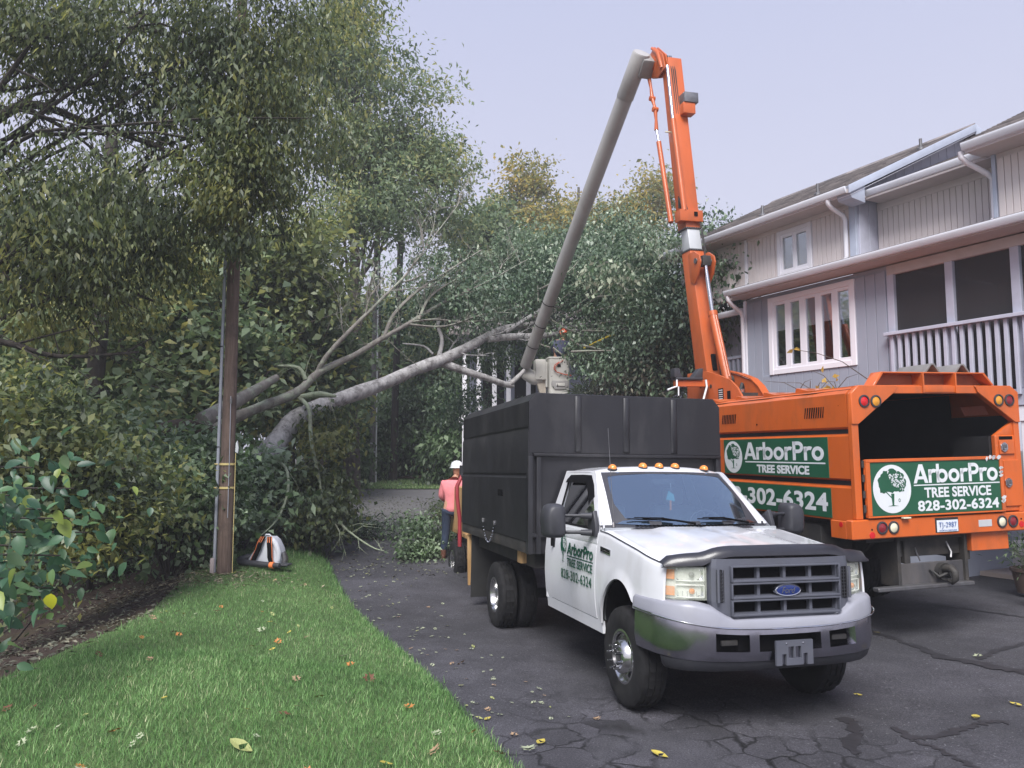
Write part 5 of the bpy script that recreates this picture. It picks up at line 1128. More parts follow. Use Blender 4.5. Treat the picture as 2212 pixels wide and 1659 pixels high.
M().prism([(.26, 3.46), (.42, 3.46), (.38, 3.52), (.36, 3.62), (.26, 3.62)], 1, 4.64, 4.80).build('rest_horn', G_plast, rs, bev=.01); M().prism([(.80, 3.46), (.62, 3.46), (.66, 3.52), (.76, 3.62), (.82, 3.62)], 1, 4.64, 4.80).build('rest_horn', G_plast, rs, bev=.01)
g = M(); g.tube([(.30, 4.64, 3.42), (.29, 4.63, 3.30), (.22, 4.62, 3.28), (.1, 4.62, 3.24)], .018, 6); g.tube([(.32, 4.63, 3.30), (.31, 4.62, 3.14)], .014, 5); g.tube([(.86, 4.64, 3.42), (.87, 4.63, 3.30), (.83, 4.62, 3.2), (.78, 4.62, 3.05), (.76, 4.6, 2.97)], .02, 6); g.build('white_hose', G_text, rs, smooth=60)
# booms
def hexboom(g, x0, x1, a, b, c, d):   # a/b rear edge (y,z) bottom/top, c/d forward edge bottom/top
    return g.hexa([(x0, a[0], a[1]), (x1, a[0], a[1]), (x1, c[0], c[1]), (x0, c[0], c[1]), (x0, b[0], b[1]), (x1, b[0], b[1]), (x1, d[0], d[1]), (x0, d[0], d[1])])
lb = hexboom(M(), 1.05, 1.35, (4.85, 3.20), (5.36, 5.93), (5.27, 3.20), (5.68, 5.93)).build('lower_boom', G_boom, K, bev=.012)
M().prism([(4.93, 3.62), (4.955, 3.62), (5.0, 3.9), (4.975, 3.92)], 0, 1.17, 1.26).build('access_slot', G_dark, lb, mtx=Matrix.Translation((0, -.022, 0)))
for x in (1.035, 1.335): M().prism([(5.22, 5.25), (5.06, 5.42), (4.98, 5.62), (5.02, 5.75), (5.20, 5.86), (5.42, 5.86), (5.35, 5.3)], 0, x, x+.03).build('cylinder_ear', G_boom, lb, bev=.005)
M().lathe([(.0, 1.01), (.05, 1.01), (.05, 1.39), (.0, 1.39)], 14, 0, (0, 5.12, 5.66)).build('clevis_pin', G_steel, lb, smooth=40); M().box(1.12, 1.30, 5.03, 5.20, 5.56, 5.76).build('clevis', G_frame, lb, bev=.03)
lc = empty('lift_cylinder', Vector()); lc.parent = K
M().tube([(1.2, 5.09, 5.62), (1.2, 4.89, 4.58)], .042, 14).build('rod', G_chrome, lc, smooth=50); g = M(); g.tube([(1.2, 4.90, 4.66), (1.2, 4.50, 3.40)], .078, 16); g.tube([(1.2, 4.905, 4.68), (1.2, 4.885, 4.60)], .088, 16); g.tube([(1.20, 4.79, 4.60), (1.20, 4.43, 3.46)], .016, 6); g.build('barrel', G_boom, lc, smooth=50)
hexboom(M(), 1.068, 1.332, (5.38, 5.90), (5.472, 6.42), (5.66, 5.90), (5.73, 6.42)).build('boom_insert', G_galv, K, bev=.02)
for z, y in ((5.945, 5.345), (6.385, 5.445)):
    g = M(); g.box(1.04, 1.36, y, y+.355, z-.012, z+.012); o = g.build('bolt_ring', G_frame, K); g = M()
    for i in range(9): g.lathe([(.0, .014), (.012, .012), (.012, -.014)], 6, 2, (1.05+i*.0375, y+.006, z)); g.lathe([(.0, .014), (.012, .012), (.012, -.014)], 6, 2, (1.048, y+.01+i*.042, z))
    g.build('bolts', G_steel, o)
ubm = hexboom(M(), 1.05, 1.35, (5.46, 6.38), (5.94, 9.99), (5.79, 6.38), (6.22, 9.99)).build('upper_steel_boom', G_boom, K, bev=.012)
M().box(.90, 1.38, 5.40, 5.62, 6.50, 6.72).build('cylinder_mount', G_boom, ubm, bev=.01); M().box(1.19, 1.26, 5.385, 5.405, 6.60, 6.68).build('mount_slot', G_dark, ubm)
M().box(1.18, 1.44, 5.62, 5.82, 8.72, 8.94).build('bracket_box', G_boom, ubm, bev=.015); M().box(1.20, 1.50, 5.60, 5.84, 8.94, 9.14).build('bracket_cap', G_steel, ubm, bev=.01)
M().box(.90, 1.05, 5.86, 5.89, 8.40, 8.42).build('hose_peg', G_cream, ubm)
c2 = empty('leveling_cylinder', Vector()); c2.parent = K
M().tube([(1.01, 5.90, 9.78), (1.01, 5.745, 8.58)], .032, 12).build('rod', G_chrome, c2, smooth=50); M().tube([(1.01, 5.75, 8.62), (1.01, 5.44, 6.70)], .052, 14).build('barrel', G_boom, c2, smooth=50)
c1 = empty('knuckle_cylinder', Vector()); c1.parent = K
M().tube([(.95, 5.87, 6.60), (.95, 6.26, 8.36)], .050, 14).build('barrel', G_boom, c1, smooth=50); M().tube([(.95, 6.25, 8.34), (.95, 6.35, 8.68)], .026, 10).build('rod', G_chrome, c1, smooth=50)
g = M()
for a, b in (((6.345, 8.64), (6.365, 9.08)), ((6.365, 9.05), (6.48, 9.36)), ((6.47, 9.33), (6.60, 9.90))):
    g.tube([(.95, a[0], a[1]), (.95, (a[0]+b[0])/2-.015, (a[1]+b[1])/2), (.95, b[0], b[1])], [.045, .030, .045], 8); g.lathe([(.0, .89), (.05, .895), (.05, 1.005), (.0, 1.01)], 12, 0, (0, b[0], b[1]))
g.build('link_arm', G_boom, c1, smooth=50)
g = M()
for i in range(5):
    x = .99+i*.02; g.tube([(x, 5.42, 6.72), (x-.03, 5.55, 6.95+.03*i), (x+.02, 5.65, 7.05-.04*i), (x-.01, 5.60, 6.80)], .010, 5)
g.build('hydraulic_hose', G_frame, ubm, smooth=60)
for k_, x in enumerate((1.10, 1.14, 1.18)):
    M().tube([(x, 5.60, 7.0), (x+.01, 5.74-.02, 8.2), (x, 5.895, 9.7), (x-.03, 6.0, 10.05)], .011, 5).build('hydraulic_hose', G_frame, ubm, smooth=60)
for k_, x in enumerate((1.30, 1.325)): M().tube([(x, 4.83, 3.3), (x+.01, 5.03, 4.3), (x, 5.16, 5.0), (x+.02, 5.30, 5.9), (x+.02, 5.42, 6.5)], .010, 5).build('hydraulic_hose', G_frame, lb, smooth=60)
for z_ in (4.1, 4.9): M().box(1.28, 1.345, 4.83+(z_-3.2)*.1868-.018, 4.85+(z_-3.2)*.1868, z_-.015, z_+.015).build('hose_clamp', G_steel, lb)
el = empty('elbow', Vector()); el.parent = K
g = M(); g.prism([(5.92, 9.75), (6.25, 9.70), (6.62, 9.86), (6.72, 10.1), (6.60, 10.32), (6.35, 10.40), (6.02, 10.08)], 0, .97, .995); g.prism([(5.92, 9.75), (6.25, 9.70), (6.62, 9.86), (6.72, 10.1), (6.60, 10.32), (6.35, 10.40), (6.02, 10.08)], 0, 1.04, 1.08); g.build('elbow_plate', G_boom, el, bev=.006)
M().lathe([(.0, .93), (.15, .935), (.15, .96), (.22, .965), (.22, 1.03), (.0, 1.04)], 28, 0, (0, 6.45, 10.08)).build('pivot_drum', G_boom, el, smooth=40)
M().tube([(.97, 6.05, 9.8), (.97, 6.2, 10.2), (.97, 6.45, 10.42)], [.04, .05, .03], 8).build('elbow_link', G_boom, el, smooth=50)
OTi = OT.inverted()
E0 = Vector((.69, 6.58, 10.10)); E1 = OTi@Vector((.36, 21.0, 4.50)); ax = (E1-E0).normalized()
g = M(); g.tube([E0-ax*.25, E0-ax*.22, E0+ax*.7, E0+ax*.72], [.165, .185, .185, .175], 28); g.build('upper_boom_head', G_fib, K, smooth=40); M().box(.0, .31, -.24, .24, -.20, .20).build('head_block', G_fibd, K, bev=.07, mtx=basis(E0+Vector((.0, 0, 0)), (1, 0, 0), ax.cross(Vector((1, 0, 0)))))
fb = M().tube([E0+ax*.5, E0+ax*4, E1-ax*.05], [.172, .166, .155], 28).build('upper_boom', G_fib, K, smooth=50)
L_ = (E1-E0).length
for t in (.735, .82, .905):
    p = E0.lerp(E1, t); M().tube([p-ax*.012, p+ax*.012], .176, 28, cap=False).build('strap_band', G_dark, fb, smooth=50)
p = E0.lerp(E1, .235); g = M(); upv = ax.cross(Vector((1, .6, 0))).normalized(); 
lettering('stencil', '428 FT', basis(p+Vector((-.08, -.1, 0))+ax.cross(Vector((0, -1, 0))).normalized()*.0, (1, .2, 0), (0, 0, 1)), .16, .05, G_dark, fb) if False else None
# bucket, mount and controls at the boom tip
BW = frame(0, 0, 0, -.12, 0, 0); BW.translation = Vector((1.27, 21.3, 3.70)); bk = empty('bucket', Vector()); bk.parent = K; bk.matrix_local = OTi@BW
def tub(x0, x1, y0, y1, z0, z1, tp):
    P = rounded([(x0, y0), (x1, y0), (x1, y1), (x0, y1)], .09, 4); cx, cy = (x0+x1)/2, (y0+y1)/2
    R = lambda k, z: [(cx+(x-cx)*k, cy+(y-cy)*k, z) for x, y in P]
    return M().loft([R(tp, z0), R(1, z1-.05), R(1.04, z1-.045), R(1.04, z1), R(.94, z1), R(.92, z0+.05)])
tub(-.30, .30, -.30, .30, 0, 1.08, .93).build('tub', G_fibw, bk, smooth=40)
g = M(); g.prism(rounded([(-.22, .42), (.22, .42), (.24, .30), (.14, .18), (-.14, .18), (-.24, .30)], .03, 3), 1, -.318, -.295); g.build('step_recess', G_fib, bk, bev=.01); M().box(-.10, .14, -.345, -.31, .27, .35).build('step_ledge', G_fibw, bk, bev=.015)
g = M(); g.tube([(-.02, -.32, .93), (-.14, -.34, .85), (-.17, -.35, .74), (-.10, -.34, .66), (.10, -.34, .60), (.32, -.33, .57)], .012, 6); g.tube([(.1, -.31, .98), (-.06, -.34, .88), (-.15, -.35, .76), (-.08, -.345, .645), (.12, -.345, .585), (.33, -.335, .55)], .010, 6); g.build('orange_hose', pmat('orange hose', (.55, .10, .05), .5), bk, smooth=60); M().box(-.06, .03, -.31, -.30, .80, .87).build('label_patch', G_dark, bk)
mt_ = empty('bucket_mount', Vector()); mt_.parent = K; mt_.matrix_local = OTi@BW
M().box(-.66, -.36, -.22, .18, .45, 1.02).build('control_housing', G_fibw, mt_, bev=.04); M().box(-.37, -.31, -.16, .16, .25, .95).build('mount_plate', G_fibw, mt_, bev=.02)
g = M(); g.loft([[(x, .0+.17*math.cos(t)*k, z+.17*math.sin(t)*k) for t in np.linspace(0, 2*math.pi, 17)[:-1]] for x, z, k in ((-1.0, .62, .7), (-.9, .62, 1.1), (-.75, .55, 1.25), (-.6, .50, 1.1), (-.45, .50, .8))]); g.build('tip_casting', G_fibw, mt_, smooth=50)
g = M(); g.prism([(-.62, .45), (-.35, .45), (-.34, -.05), (-.48, -.05)], 1, -.1, .1); g.build('mount_bracket', pmat('tan bracket', (.45, .40, .33), .5), mt_, bev=.02)

# ---------------------------------------------------------------- wood chipper behind the dump truck
CH = frame(1.90, 7.10, 0, -.28, -.010, .015)
cpr = empty('wood_chipper', CH@Matrix.Translation((-.80, 7.3, -.1)), 'tan towable wood chipper with red feed bar behind the black dump box', 'chipper')
def cbx(n, m, *a, bev=.01): return M().box(*a).build(n, m, cpr, bev=bev, seg=1)
G_tan = pmat('tan yellow machine paint', (.50, .30, .13), .5, var=.12, vs=3, dirt=(.2, .12, .06), dfac=.4)
cbx('feed_table', G_tan, -.06, 1.3, -.9, -.2, .85, .93); cbx('hopper', G_tan, 0, 1.3, -.3, .8, .9, 1.7); cbx('frame', G_frame, .1, 1.2, -.9, 1.5, .5, .65); cbx('engine_cover', G_tan, .1, 1.2, .8, 1.6, .8, 1.5); cbx('side_shield', G_tan, -.07, -.03, -1.0, -.7, .75, 1.12); cbx('control_box', G_plast, -.16, -.02, -.55, -.35, 1.90, 2.10); cbx('latch_box', G_plast, -.10, .0, -.55, -.35, 1.30, 1.52); cbx('lumber_strip', G_wood, -.02, .03, -.6, -.5, 1.55, 1.85)
g = M(); g.tube([(-.16, -.5, .72), (-.17, -.5, 1.2), (-.22, -.5, 1.55), (-.22, -.48, 1.75), (-.12, -.46, 1.95), (.1, -.44, 1.98)], .035, 8); g.build('feed_bar', G_redp, cpr, smooth=50)
g = M(); g.prism([(-.10, .70), (-.03, .70), (-.045, .05), (-.075, .05)], 1, -.85, -.80); g.build('jack_leg', G_tan, cpr)
wheel(cpr, (-.02, .35, .36), .36, .2, .2, 'rear', flip=1); wheel(cpr, (1.3, .35, .36), .36, .2, .2, 'rear', flip=-1)
# ---------------------------------------------------------------- the fallen tree
rng = np.random.default_rng(11)
ft = empty('fallen_tree', wpt(560, 1000, 15.6), 'big fallen tree with pale grey trunk leaning across the road onto the far house', 'fallen tree')
FB = Vector(ft.location)
def path(pts): return [wpt(*p)-FB for p in pts]
def smooth_path(P, n=4):
    out = []
    for i in range(len(P)-1):
        p0, p1, p2, p3 = P[max(i-1, 0)], P[i], P[i+1], P[min(i+2, len(P)-1)]
        for k in range(n):
            t = k/n; out.append(.5*((2*p1)+(p2-p0)*t+(2*p0-5*p1+4*p2-p3)*t*t+(3*p1-p0-3*p2+p3)*t**3))
    return out+[P[-1]]
def limb(g, pts, radii, n=10, knob=.0):
    P = smooth_path(path(pts)); R = np.interp(np.linspace(0, 1, len(P)), np.linspace(0, 1, len(radii)), radii)
    R = [r*(1+knob*rng.normal()) for r in R]; g.tube(P, R, n); return P
def twigs(g, P, n, ln, r, up=.3, lv=2):
    for _ in range(n):
        i = rng.integers(max(1, len(P)//5), len(P)-1); a = P[i]; t = (P[min(i+1, len(P)-1)]-P[i-1]).normalized()
        d = (t*rng.uniform(.3, 1.0)+Vector(rng.normal(size=3))*.55+Vector((0, 0, up))).normalized(); l = ln*rng.uniform(.4, 1.2)
        m1 = a+d*l*.45+Vector(rng.normal(size=3))*l*.06; e = a+d*l+Vector(rng.normal(size=3))*l*.12
        g.tube([a, m1, e], [r*.75, r*.45, r*.14], 5)
        if lv > 0: twigs(g, [a, m1.lerp(a, .5), m1, m1.lerp(e, .5), e], 3 if lv > 1 else 2, l*.5, r*.45, up*.6, lv-1)
g = M()
main = limb(g, [(470, 1110, 14.2), (520, 1040, 14.9), (560, 998, 15.5), (595, 960, 16), (640, 905, 16.5), (720, 868, 17), (830, 828, 18), (900, 797, 18.7), (960, 775, 19.3), (1020, 745, 20), (1080, 713, 21), (1150, 700, 22), (1230, 690, 23)], [.25, .245, .24, .225, .205, .18, .165, .155, .148, .12, .10, .085, .045], 16, .05)
g.build('trunk', G_fallen, ft, smooth=60)
g = M()
a1 = limb(g, [(950, 782, 19.3), (1000, 800, 19.5), (1050, 816, 19.8), (1090, 830, 20.2), (1108, 834, 20.4)], [.11, .095, .085, .08, .06]); limb(g, [(1098, 832, 20.3), (1115, 818, 20.4), (1133, 800, 20.5)], [.07, .065, .05])
a2 = limb(g, [(1055, 733, 20.4), (1100, 728, 20.8), (1160, 726, 21.5), (1225, 720, 22.3), (1300, 712, 23)], [.09, .10, .095, .085, .04])
limb(g, [(948, 770, 19.3), (955, 735, 19.4), (946, 705, 19.4), (950, 690, 19.4)], [.06, .05, .045, .03]); limb(g, [(1090, 718, 20.9), (1180, 660, 22), (1240, 600, 23)], [.07, .05, .02])
limb(g, [(935, 765, 19.2), (915, 748, 19.3), (870, 742, 19.3)], [.035, .03, .015]); limb(g, [(985, 765, 19.6), (1010, 752, 19.8), (1030, 752, 20)], [.04, .035, .02])
limb(g, [(1290, 760, 21), (1330, 748, 21), (1370, 738, 21)], [.05, .06, .05], 8); limb(g, [(1345, 650, 20), (1395, 632, 20), (1420, 620, 20)], [.03, .07, .06], 8); limb(g, [(1400, 700, 19), (1450, 660, 19)], [.04, .03], 8)
twigs(g, a2, 9, 1.2, .03); twigs(g, main[26:], 10, 1.6, .035, .6)
g.build('limb', G_fallen, ft, smooth=60)
g = M()
s2 = limb(g, [(360, 990, 14.6), (420, 950, 15), (480, 915, 15.5), (560, 880, 16), (640, 848, 16.5), (690, 803, 17), (760, 770, 17.5), (830, 728, 18), (880, 700, 18.5), (960, 652, 19.5), (1050, 610, 20.5), (1140, 560, 22)], [.135, .13, .12, .11, .10, .08, .066, .057, .048, .036, .024, .008], 10, .05)
s3 = limb(g, [(684, 806, 17), (705, 770, 17), (745, 725, 17.2), (790, 680, 17.5), (830, 640, 17.8), (880, 590, 18.3), (930, 520, 19), (1000, 430, 20)], [.055, .055, .05, .042, .034, .026, .018, .005], 9, .05)
for pts, r in (([(830, 728, 18), (850, 680, 18.2), (900, 630, 18.6), (960, 590, 19.2), (1040, 540, 20)], .045), ([(890, 695, 18.6), (940, 690, 19), (1000, 695, 19.6), (1070, 690, 20.3)], .032), ([(905, 690, 18.7), (930, 640, 19), (990, 600, 19.5)], .04), ([(880, 700, 18.5), (960, 705, 19), (1040, 680, 19.8), (1100, 675, 20.5)], .03), ([(745, 725, 17.2), (738, 700, 17.2), (735, 640, 17.2)], .02), ([(790, 680, 17.5), (800, 640, 17.5), (840, 590, 17.8)], .025), ([(865, 610, 18.2), (900, 600, 18.4), (960, 560, 19)], .022)):
    q = limb(g, pts, [r, r*.8, r*.3], 6); twigs(g, q, 7, .9, .012, .3)
twigs(g, s3[8:], 22, 1.5, .018, .35); twigs(g, s2[20:], 22, 1.5, .018, .35)
g.build('side_stem', G_lichen, ft, smooth=60)
g = M()
for pts, rr_ in (([(652, 858, 16.4), (690, 852, 16.2), (725, 856, 16)], [.07, .075, .03]), ([(648, 860, 16.4), (668, 885, 16), (672, 950, 15.6), (688, 1030, 15.2), (700, 1085, 15), (740, 1160, 14.6)], [.05, .045, .04, .035, .025, .01]),
                 ([(660, 820, 16.7), (645, 795, 16.7), (600, 790, 16.6)], [.05, .045, .02]), ([(590, 870, 16.2), (560, 890, 16), (540, 885, 15.8)], [.03, .035, .02]),
                 ([(590, 995, 15.2), (617, 1010, 14.6), (622, 1060, 14.2), (600, 1120, 13.8), (560, 1160, 13.4)], [.03, .028, .024, .02, .008]), ([(700, 1085, 15), (745, 1140, 14.8), (800, 1180, 14.5), (830, 1190, 14.4)], [.025, .02, .015, .006]), ([(560, 940, 15.6), (575, 970, 15.5), (585, 985, 15.4)], [.02, .018, .01])):
    q = limb(g, pts, rr_, 7); twigs(g, q, 5, .7, .010, -.2, 1)
g.build('lichen_branch', G_lich2, ft, smooth=60)
def leafcloud(name, ells, ncl, nl, spread, L, W, mat, parent, origin, seed, **kw):
    r = np.random.default_rng(seed); arr, cc = crown(r, ells, ncl, nl, spread, L, W, **kw); arr = (arr[0]-np.array(origin),)+arr[1:]
    return link(name, leafmesh(name, *arr, mat), parent), cc
def E3(dx, dy, Y, rx, ry, rz): p = wpt(dx, dy, Y); return (p.x, p.y, p.z, rx, ry, rz)
# crown of the fallen tree lying against the houses
ell = [E3(1180, 650, 23, 1.7, 1.6, 1.6), E3(1130, 600, 24, 1.5, 1.5, 1.4), E3(1290, 600, 22, 2.0, 1.5, 1.5), E3(1400, 640, 20, 1.7, 1.5, 1.6), E3(1340, 690, 21, 1.6, 1.4, 1.4), E3(1430, 720, 19, 1.2, 1.3, 1.6), E3(1500, 650, 17.5, 1.1, 1.2, 1.3), E3(1560, 585, 16.2, .55, .6, .8), E3(1440, 545, 19, 1.3, 1.2, .9), E3(1570, 700, 16.8, .45, .5, .8), E3(1380, 790, 19.5, 1.3, 1.2, .9), E3(1245, 770, 22.3, .9, .8, .9), E3(1285, 745, 20.8, .22, .25, .4), E3(1300, 520, 23, 1.6, 1.4, .8), E3(1420, 540, 16.6, .8, .6, .35), E3(1350, 570, 17.5, .9, .7, .5), E3(1470, 585, 16.0, .6, .5, .5), E3(1520, 480, 18.5, .35, .4, .35)]
_, cc = leafcloud('crown', ell, 1350, 54, .27, .115, .062, LG_fall, ft, FB, 21, droop=.7, shell=.55, tmean=.5, tvar=.33)
ell = [E3(1010, 640, 20.5, 1.6, 1.3, 1.0), E3(930, 600, 20, 1.3, 1.2, .9), E3(1060, 760, 21.5, 1.2, 1.0, .7), E3(1100, 700, 22, 1.0, .9, .9), E3(900, 690, 19.5, 1.2, .9, .6), E3(1000, 860, 23, 1.2, 1.0, .9)]
leafcloud('twig_leaves', ell, 330, 34, .28, .12, .06, LG_fall, ft, FB, 22, droop=.5, shell=.5, tmean=.45, tvar=.3)
leafcloud('withered_leaves', [E3(1450, 800, 19.2, 1.1, 1.0, 1.0), E3(1380, 830, 19.8, .9, .8, .7), E3(1290, 745, 22, .9, .6, .55), E3(1340, 830, 20.5, .8, .8, .7)], 260, 42, .24, .10, .05, LG_dead, ft, FB, 23, droop=.9, tmean=.4, tvar=.3)
g = M(); r_ = np.random.default_rng(5)
for c_ in cc[r_.choice(len(cc), 60, replace=False)]:
    a = Vector(c_)-FB; s_ = main[-6]; d = a-s_; b_ = a-d.normalized()*r_.uniform(.8, 2.0)+Vector(r_.normal(size=3))*.3
    g.tube([b_, b_.lerp(a, .5)+Vector(r_.normal(size=3))*.12, a], [.03, .022, .008], 5)
g.build('twig', G_lichen, ft, smooth=60)
# maple leaved limbs broken down on the bank
def brush(name, label, cat, grp, base, ells, ncl, nl, sp, L, W, mat, seed, nst=10, **kw):
    o = empty(name, base, label, cat, grp); B = Vector(base); r = np.random.default_rng(seed); arr, cc = crown(r, ells, ncl, nl, sp, L, W, **kw)
    arr = (arr[0]-np.array(B),)+arr[1:]; link('foliage', leafmesh('foliage', *arr, mat), o)
    g = M()
    for c_ in cc[r.choice(len(cc), min(nst, len(cc)), replace=False)]:
        a = Vector(c_)-B; m_ = a*.5+Vector(r.normal(size=3))*.15; g.tube([Vector((0, 0, -.1)), m_, a], [.018, .012, .004], 6)
    g.build('stem', G_bark2, o, smooth=60); return o
def base_at(dx, dy, Y):
    p = wpt(dx, dy, Y); return Vector((p.x, p.y, gz(p.x, p.y)))
bg_ = 'leafy limbs broken down on the bank'
brush('fallen_limb', 'pale leaved maple limb lying right behind the near utility pole', 'fallen limb', bg_, base_at(520, 1150, 14), [E3(560, 1125, 15.1, .9, .7, .5), E3(590, 1060, 15.4, .8, .7, .5), E3(470, 1120, 14.6, 1.0, .7, .6), E3(555, 1010, 15.0, .4, .3, .3)], 230, 26, .22, .15, .12, LG_maple, 31, droop=.55, tmean=.66, tvar=.42, nst=16)
brush('fallen_limb', 'dark leafy limb hanging down to the road edge beside the leaning trunk', 'fallen limb', bg_, base_at(670, 1140, 14.8), [E3(690, 1000, 15.6, .35, .4, .7), E3(670, 1080, 15.2, .55, .5, .6), E3(640, 1125, 15.3, .6, .5, .4), E3(700, 1140, 15.2, .45, .4, .22), E3(700, 930, 16.2, .35, .4, .4)], 230, 32, .2, .12, .075, LG_dark, 32, droop=.9, tmean=.55, tvar=.36)
brush('fallen_limb', 'mass of fresh maple leaves on the bank left of the near utility pole', 'fallen limb', bg_, base_at(370, 1150, 12.5), [E3(360, 1060, 12.6, 1.2, .8, .75), E3(430, 1010, 13.5, .9, .8, .6), E3(300, 1000, 12.8, 1.0, .8, .6), E3(390, 1130, 13.2, .9, .7, .45), E3(450, 1080, 13.4, .6, .5, .7)], 460, 28, .20, .12, .095, LG_maple, 33, droop=.5, tmean=.64, tvar=.45, nst=26)
brush('fallen_limb', 'shadowy limb of small leaves on the bank at the left edge', 'fallen limb', bg_, base_at(-60, 1050, 11.5), [E3(150, 1010, 10, 1.1, .9, .7), E3(40, 950, 9.5, .9, .9, .8), E3(240, 1110, 10.6, .8, .7, .5), E3(70, 1150, 9.2, .9, .8, .6), E3(190, 1150, 10.1, .7, .6, .4), E3(20, 1230, 8.6, .7, .6, .4)], 520, 28, .2, .10, .058, LG_dark, 34, droop=.4, tmean=.55, tvar=.36)
rb = 'leafy branches dropped on the road'
brush('cut_branch', 'leafy branch dropped on the road at the feet of the pink shirted worker', 'branch', rb, base_at(925, 1190, 15.4), [E3(915, 1165, 15.6, .55, .5, .3), E3(940, 1140, 16.2, .5, .5, .35), E3(900, 1190, 15.2, .4, .35, .15)], 80, 28, .16, .09, .05, LG_maple, 35, nst=8, droop=.3, tmean=.45, tvar=.35)
brush('cut_branch', 'long low row of leafy twigs lying across the road beyond the trunk', 'branch', rb, base_at(830, 1130, 17.5), [E3(860, 1142, 17.2, .7, .4, .14), E3(790, 1140, 17.2, .6, .4, .13), E3(740, 1125, 17.8, .5, .4, .14)], 80, 26, .16, .09, .045, LG_fall, 36, nst=10, droop=.3, tmean=.5, tvar=.4)
brush('cut_branch', 'green branch standing up on the road beside the dump box', 'branch', rb, base_at(955, 1120, 18.5), [E3(955, 1105, 18.2, .35, .3, .25), E3(970, 1150, 17.2, .3, .3, .4)], 36, 26, .16, .09, .05, LG_dark, 37, nst=6, droop=.3, tmean=.6, tvar=.35)
# mossy log and broken grey log behind the near pole
def log_thing(name, label, pts, radii, mat, grp=None):
    P = [wpt(*p) for p in pts]; o = M().tube(smooth_path([p-P[0] for p in P]), list(np.interp(np.linspace(0, 1, 4*(len(P)-1)+1), np.linspace(0, 1, len(radii)), radii)), 12).build(name, mat, None, smooth=60)
    o.location = P[0]; return tag(o, label, 'log', grp)
log_thing('broken_log', 'short broken grey log propped up left of the near utility pole', [(436, 910, 14.2), (470, 890, 14.6), (540, 850, 15.5), (598, 815, 16.2)], [.16, .15, .12, .07], G_lichen)
log_thing('mossy_log', 'thick mossy log lying in the wood left of the broken grey log', [(300, 980, 13.8), (350, 935, 14), (400, 922, 14.2), (470, 935, 14.4)], [.2, .17, .14, .1], barkmat('mossy bark', (.04, .03, .02), (.08, .06, .045), (.10, .11, .02), 3, lich=.9))
log_thing('dead_trunk', 'pale brown trunk slanting up through the leaves left of the pole', [(215, 1100, 11.5), (250, 1040, 12), (310, 980, 12.6)], [.12, .11, .09], barkmat('brown bark', (.10, .075, .06), (.22, .17, .145), None, 4))

# ---------------------------------------------------------------- standing trees
wg = 'trees of the wood along the left side'
def Tz(dx, Y): p = wpt(dx, 976, Y); return Vector((p.x, p.y, gz(p.x, p.y)))
# big tree overhanging from the left, trunk just outside the picture
near_ell = [E3(60, 80, 11, 2.0, 1.8, 1.2), E3(300, 100, 11.5, 1.9, 1.8, 1.3), E3(560, 60, 12, 1.7, 1.7, 1.3), E3(660, 170, 12, .85, 1.3, 1.3), E3(500, 250, 12, 1.5, 1.6, 1.2), E3(620, 370, 12.4, 1.0, 1.3, .9), E3(250, 400, 11, 1.7, 1.5, .9), E3(450, 420, 11.5, 1.5, 1.4, .85), E3(90, 470, 10.5, 1.5, 1.4, .8), E3(560, 480, 11.6, .7, 1.0, .5), E3(330, 560, 11.5, 1.4, 1.3, .7), E3(120, 640, 10.5, 1.3, 1.2, .8), E3(660, 20, 12.5, .7, 1.2, .8), E3(220, 260, 11.5, 1.5, 1.3, .7), E3(510, 330, 11.2, .7, .5, 1.0), E3(520, 190, 11.4, .8, .5, .9), E3(505, 470, 11.3, .55, .4, .4)]
def gapk(cc):
    n = np.sin(cc[:, 0]*1.9+1.3*np.sin(cc[:, 2]*1.7))*np.sin(cc[:, 2]*2.3+cc[:, 1]*.8)+.35*np.sin(cc[:, 0]*5.1+cc[:, 2]*4.3); return n > np.where((cc[:, 2] > 6.5) & (cc[:, 2] < 7.8) & (cc[:, 0] < -5.0) & (cc[:, 1] < 14), .34, -.45)
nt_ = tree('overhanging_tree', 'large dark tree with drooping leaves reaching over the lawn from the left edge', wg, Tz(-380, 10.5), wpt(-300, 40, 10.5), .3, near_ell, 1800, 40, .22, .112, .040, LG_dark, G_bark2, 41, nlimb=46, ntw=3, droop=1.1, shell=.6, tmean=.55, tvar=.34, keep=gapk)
leafcloud('bough', [E3(510, 90, 11.3, .6, .4, .6), E3(500, 210, 11.2, .6, .4, .6), E3(520, 330, 11.2, .5, .35, .6), E3(490, 420, 11.1, .6, .4, .45), E3(515, 500, 11.2, .4, .3, .3), E3(560, 20, 11.4, .7, .4, .5)], 190, 42, .2, .112, .042, LG_dark, nt_, Vector(nt_.location), 141, droop=1.0, tmean=.5, tvar=.34)
g = M(); NB = Vector(nt_.location)
for pts, r in (([(-250, 300, 10.4), (-60, 285, 10.4), (60, 225, 10.8), (200, 270, 11.2), (370, 330, 11.6), (480, 420, 11.8)], .09), ([(-250, 220, 10.5), (-40, 110, 10.6), (70, 60, 11), (200, 30, 11.4)], .08), ([(-250, 540, 10.2), (-20, 530, 10.3), (120, 560, 10.8), (240, 610, 11.3), (330, 650, 11.8)], .075), ([(-250, 700, 9.8), (-10, 735, 10), (130, 770, 10.5), (300, 760, 11)], .06), ([(60, 235, 10.8), (160, 290, 11), (230, 350, 11.2)], .04), ([(300, 60, 11.2), (400, 90, 11.5), (520, 180, 12), (640, 300, 12.4)], .045)):
    P = smooth_path([wpt(*p)-NB for p in pts]); g.tube(P, list(np.linspace(r, r*.25, len(P))), 8); twigs(g, P, 10, 1.0, .014, -.1)
g.build('limb', G_bark2, nt_, smooth=60)
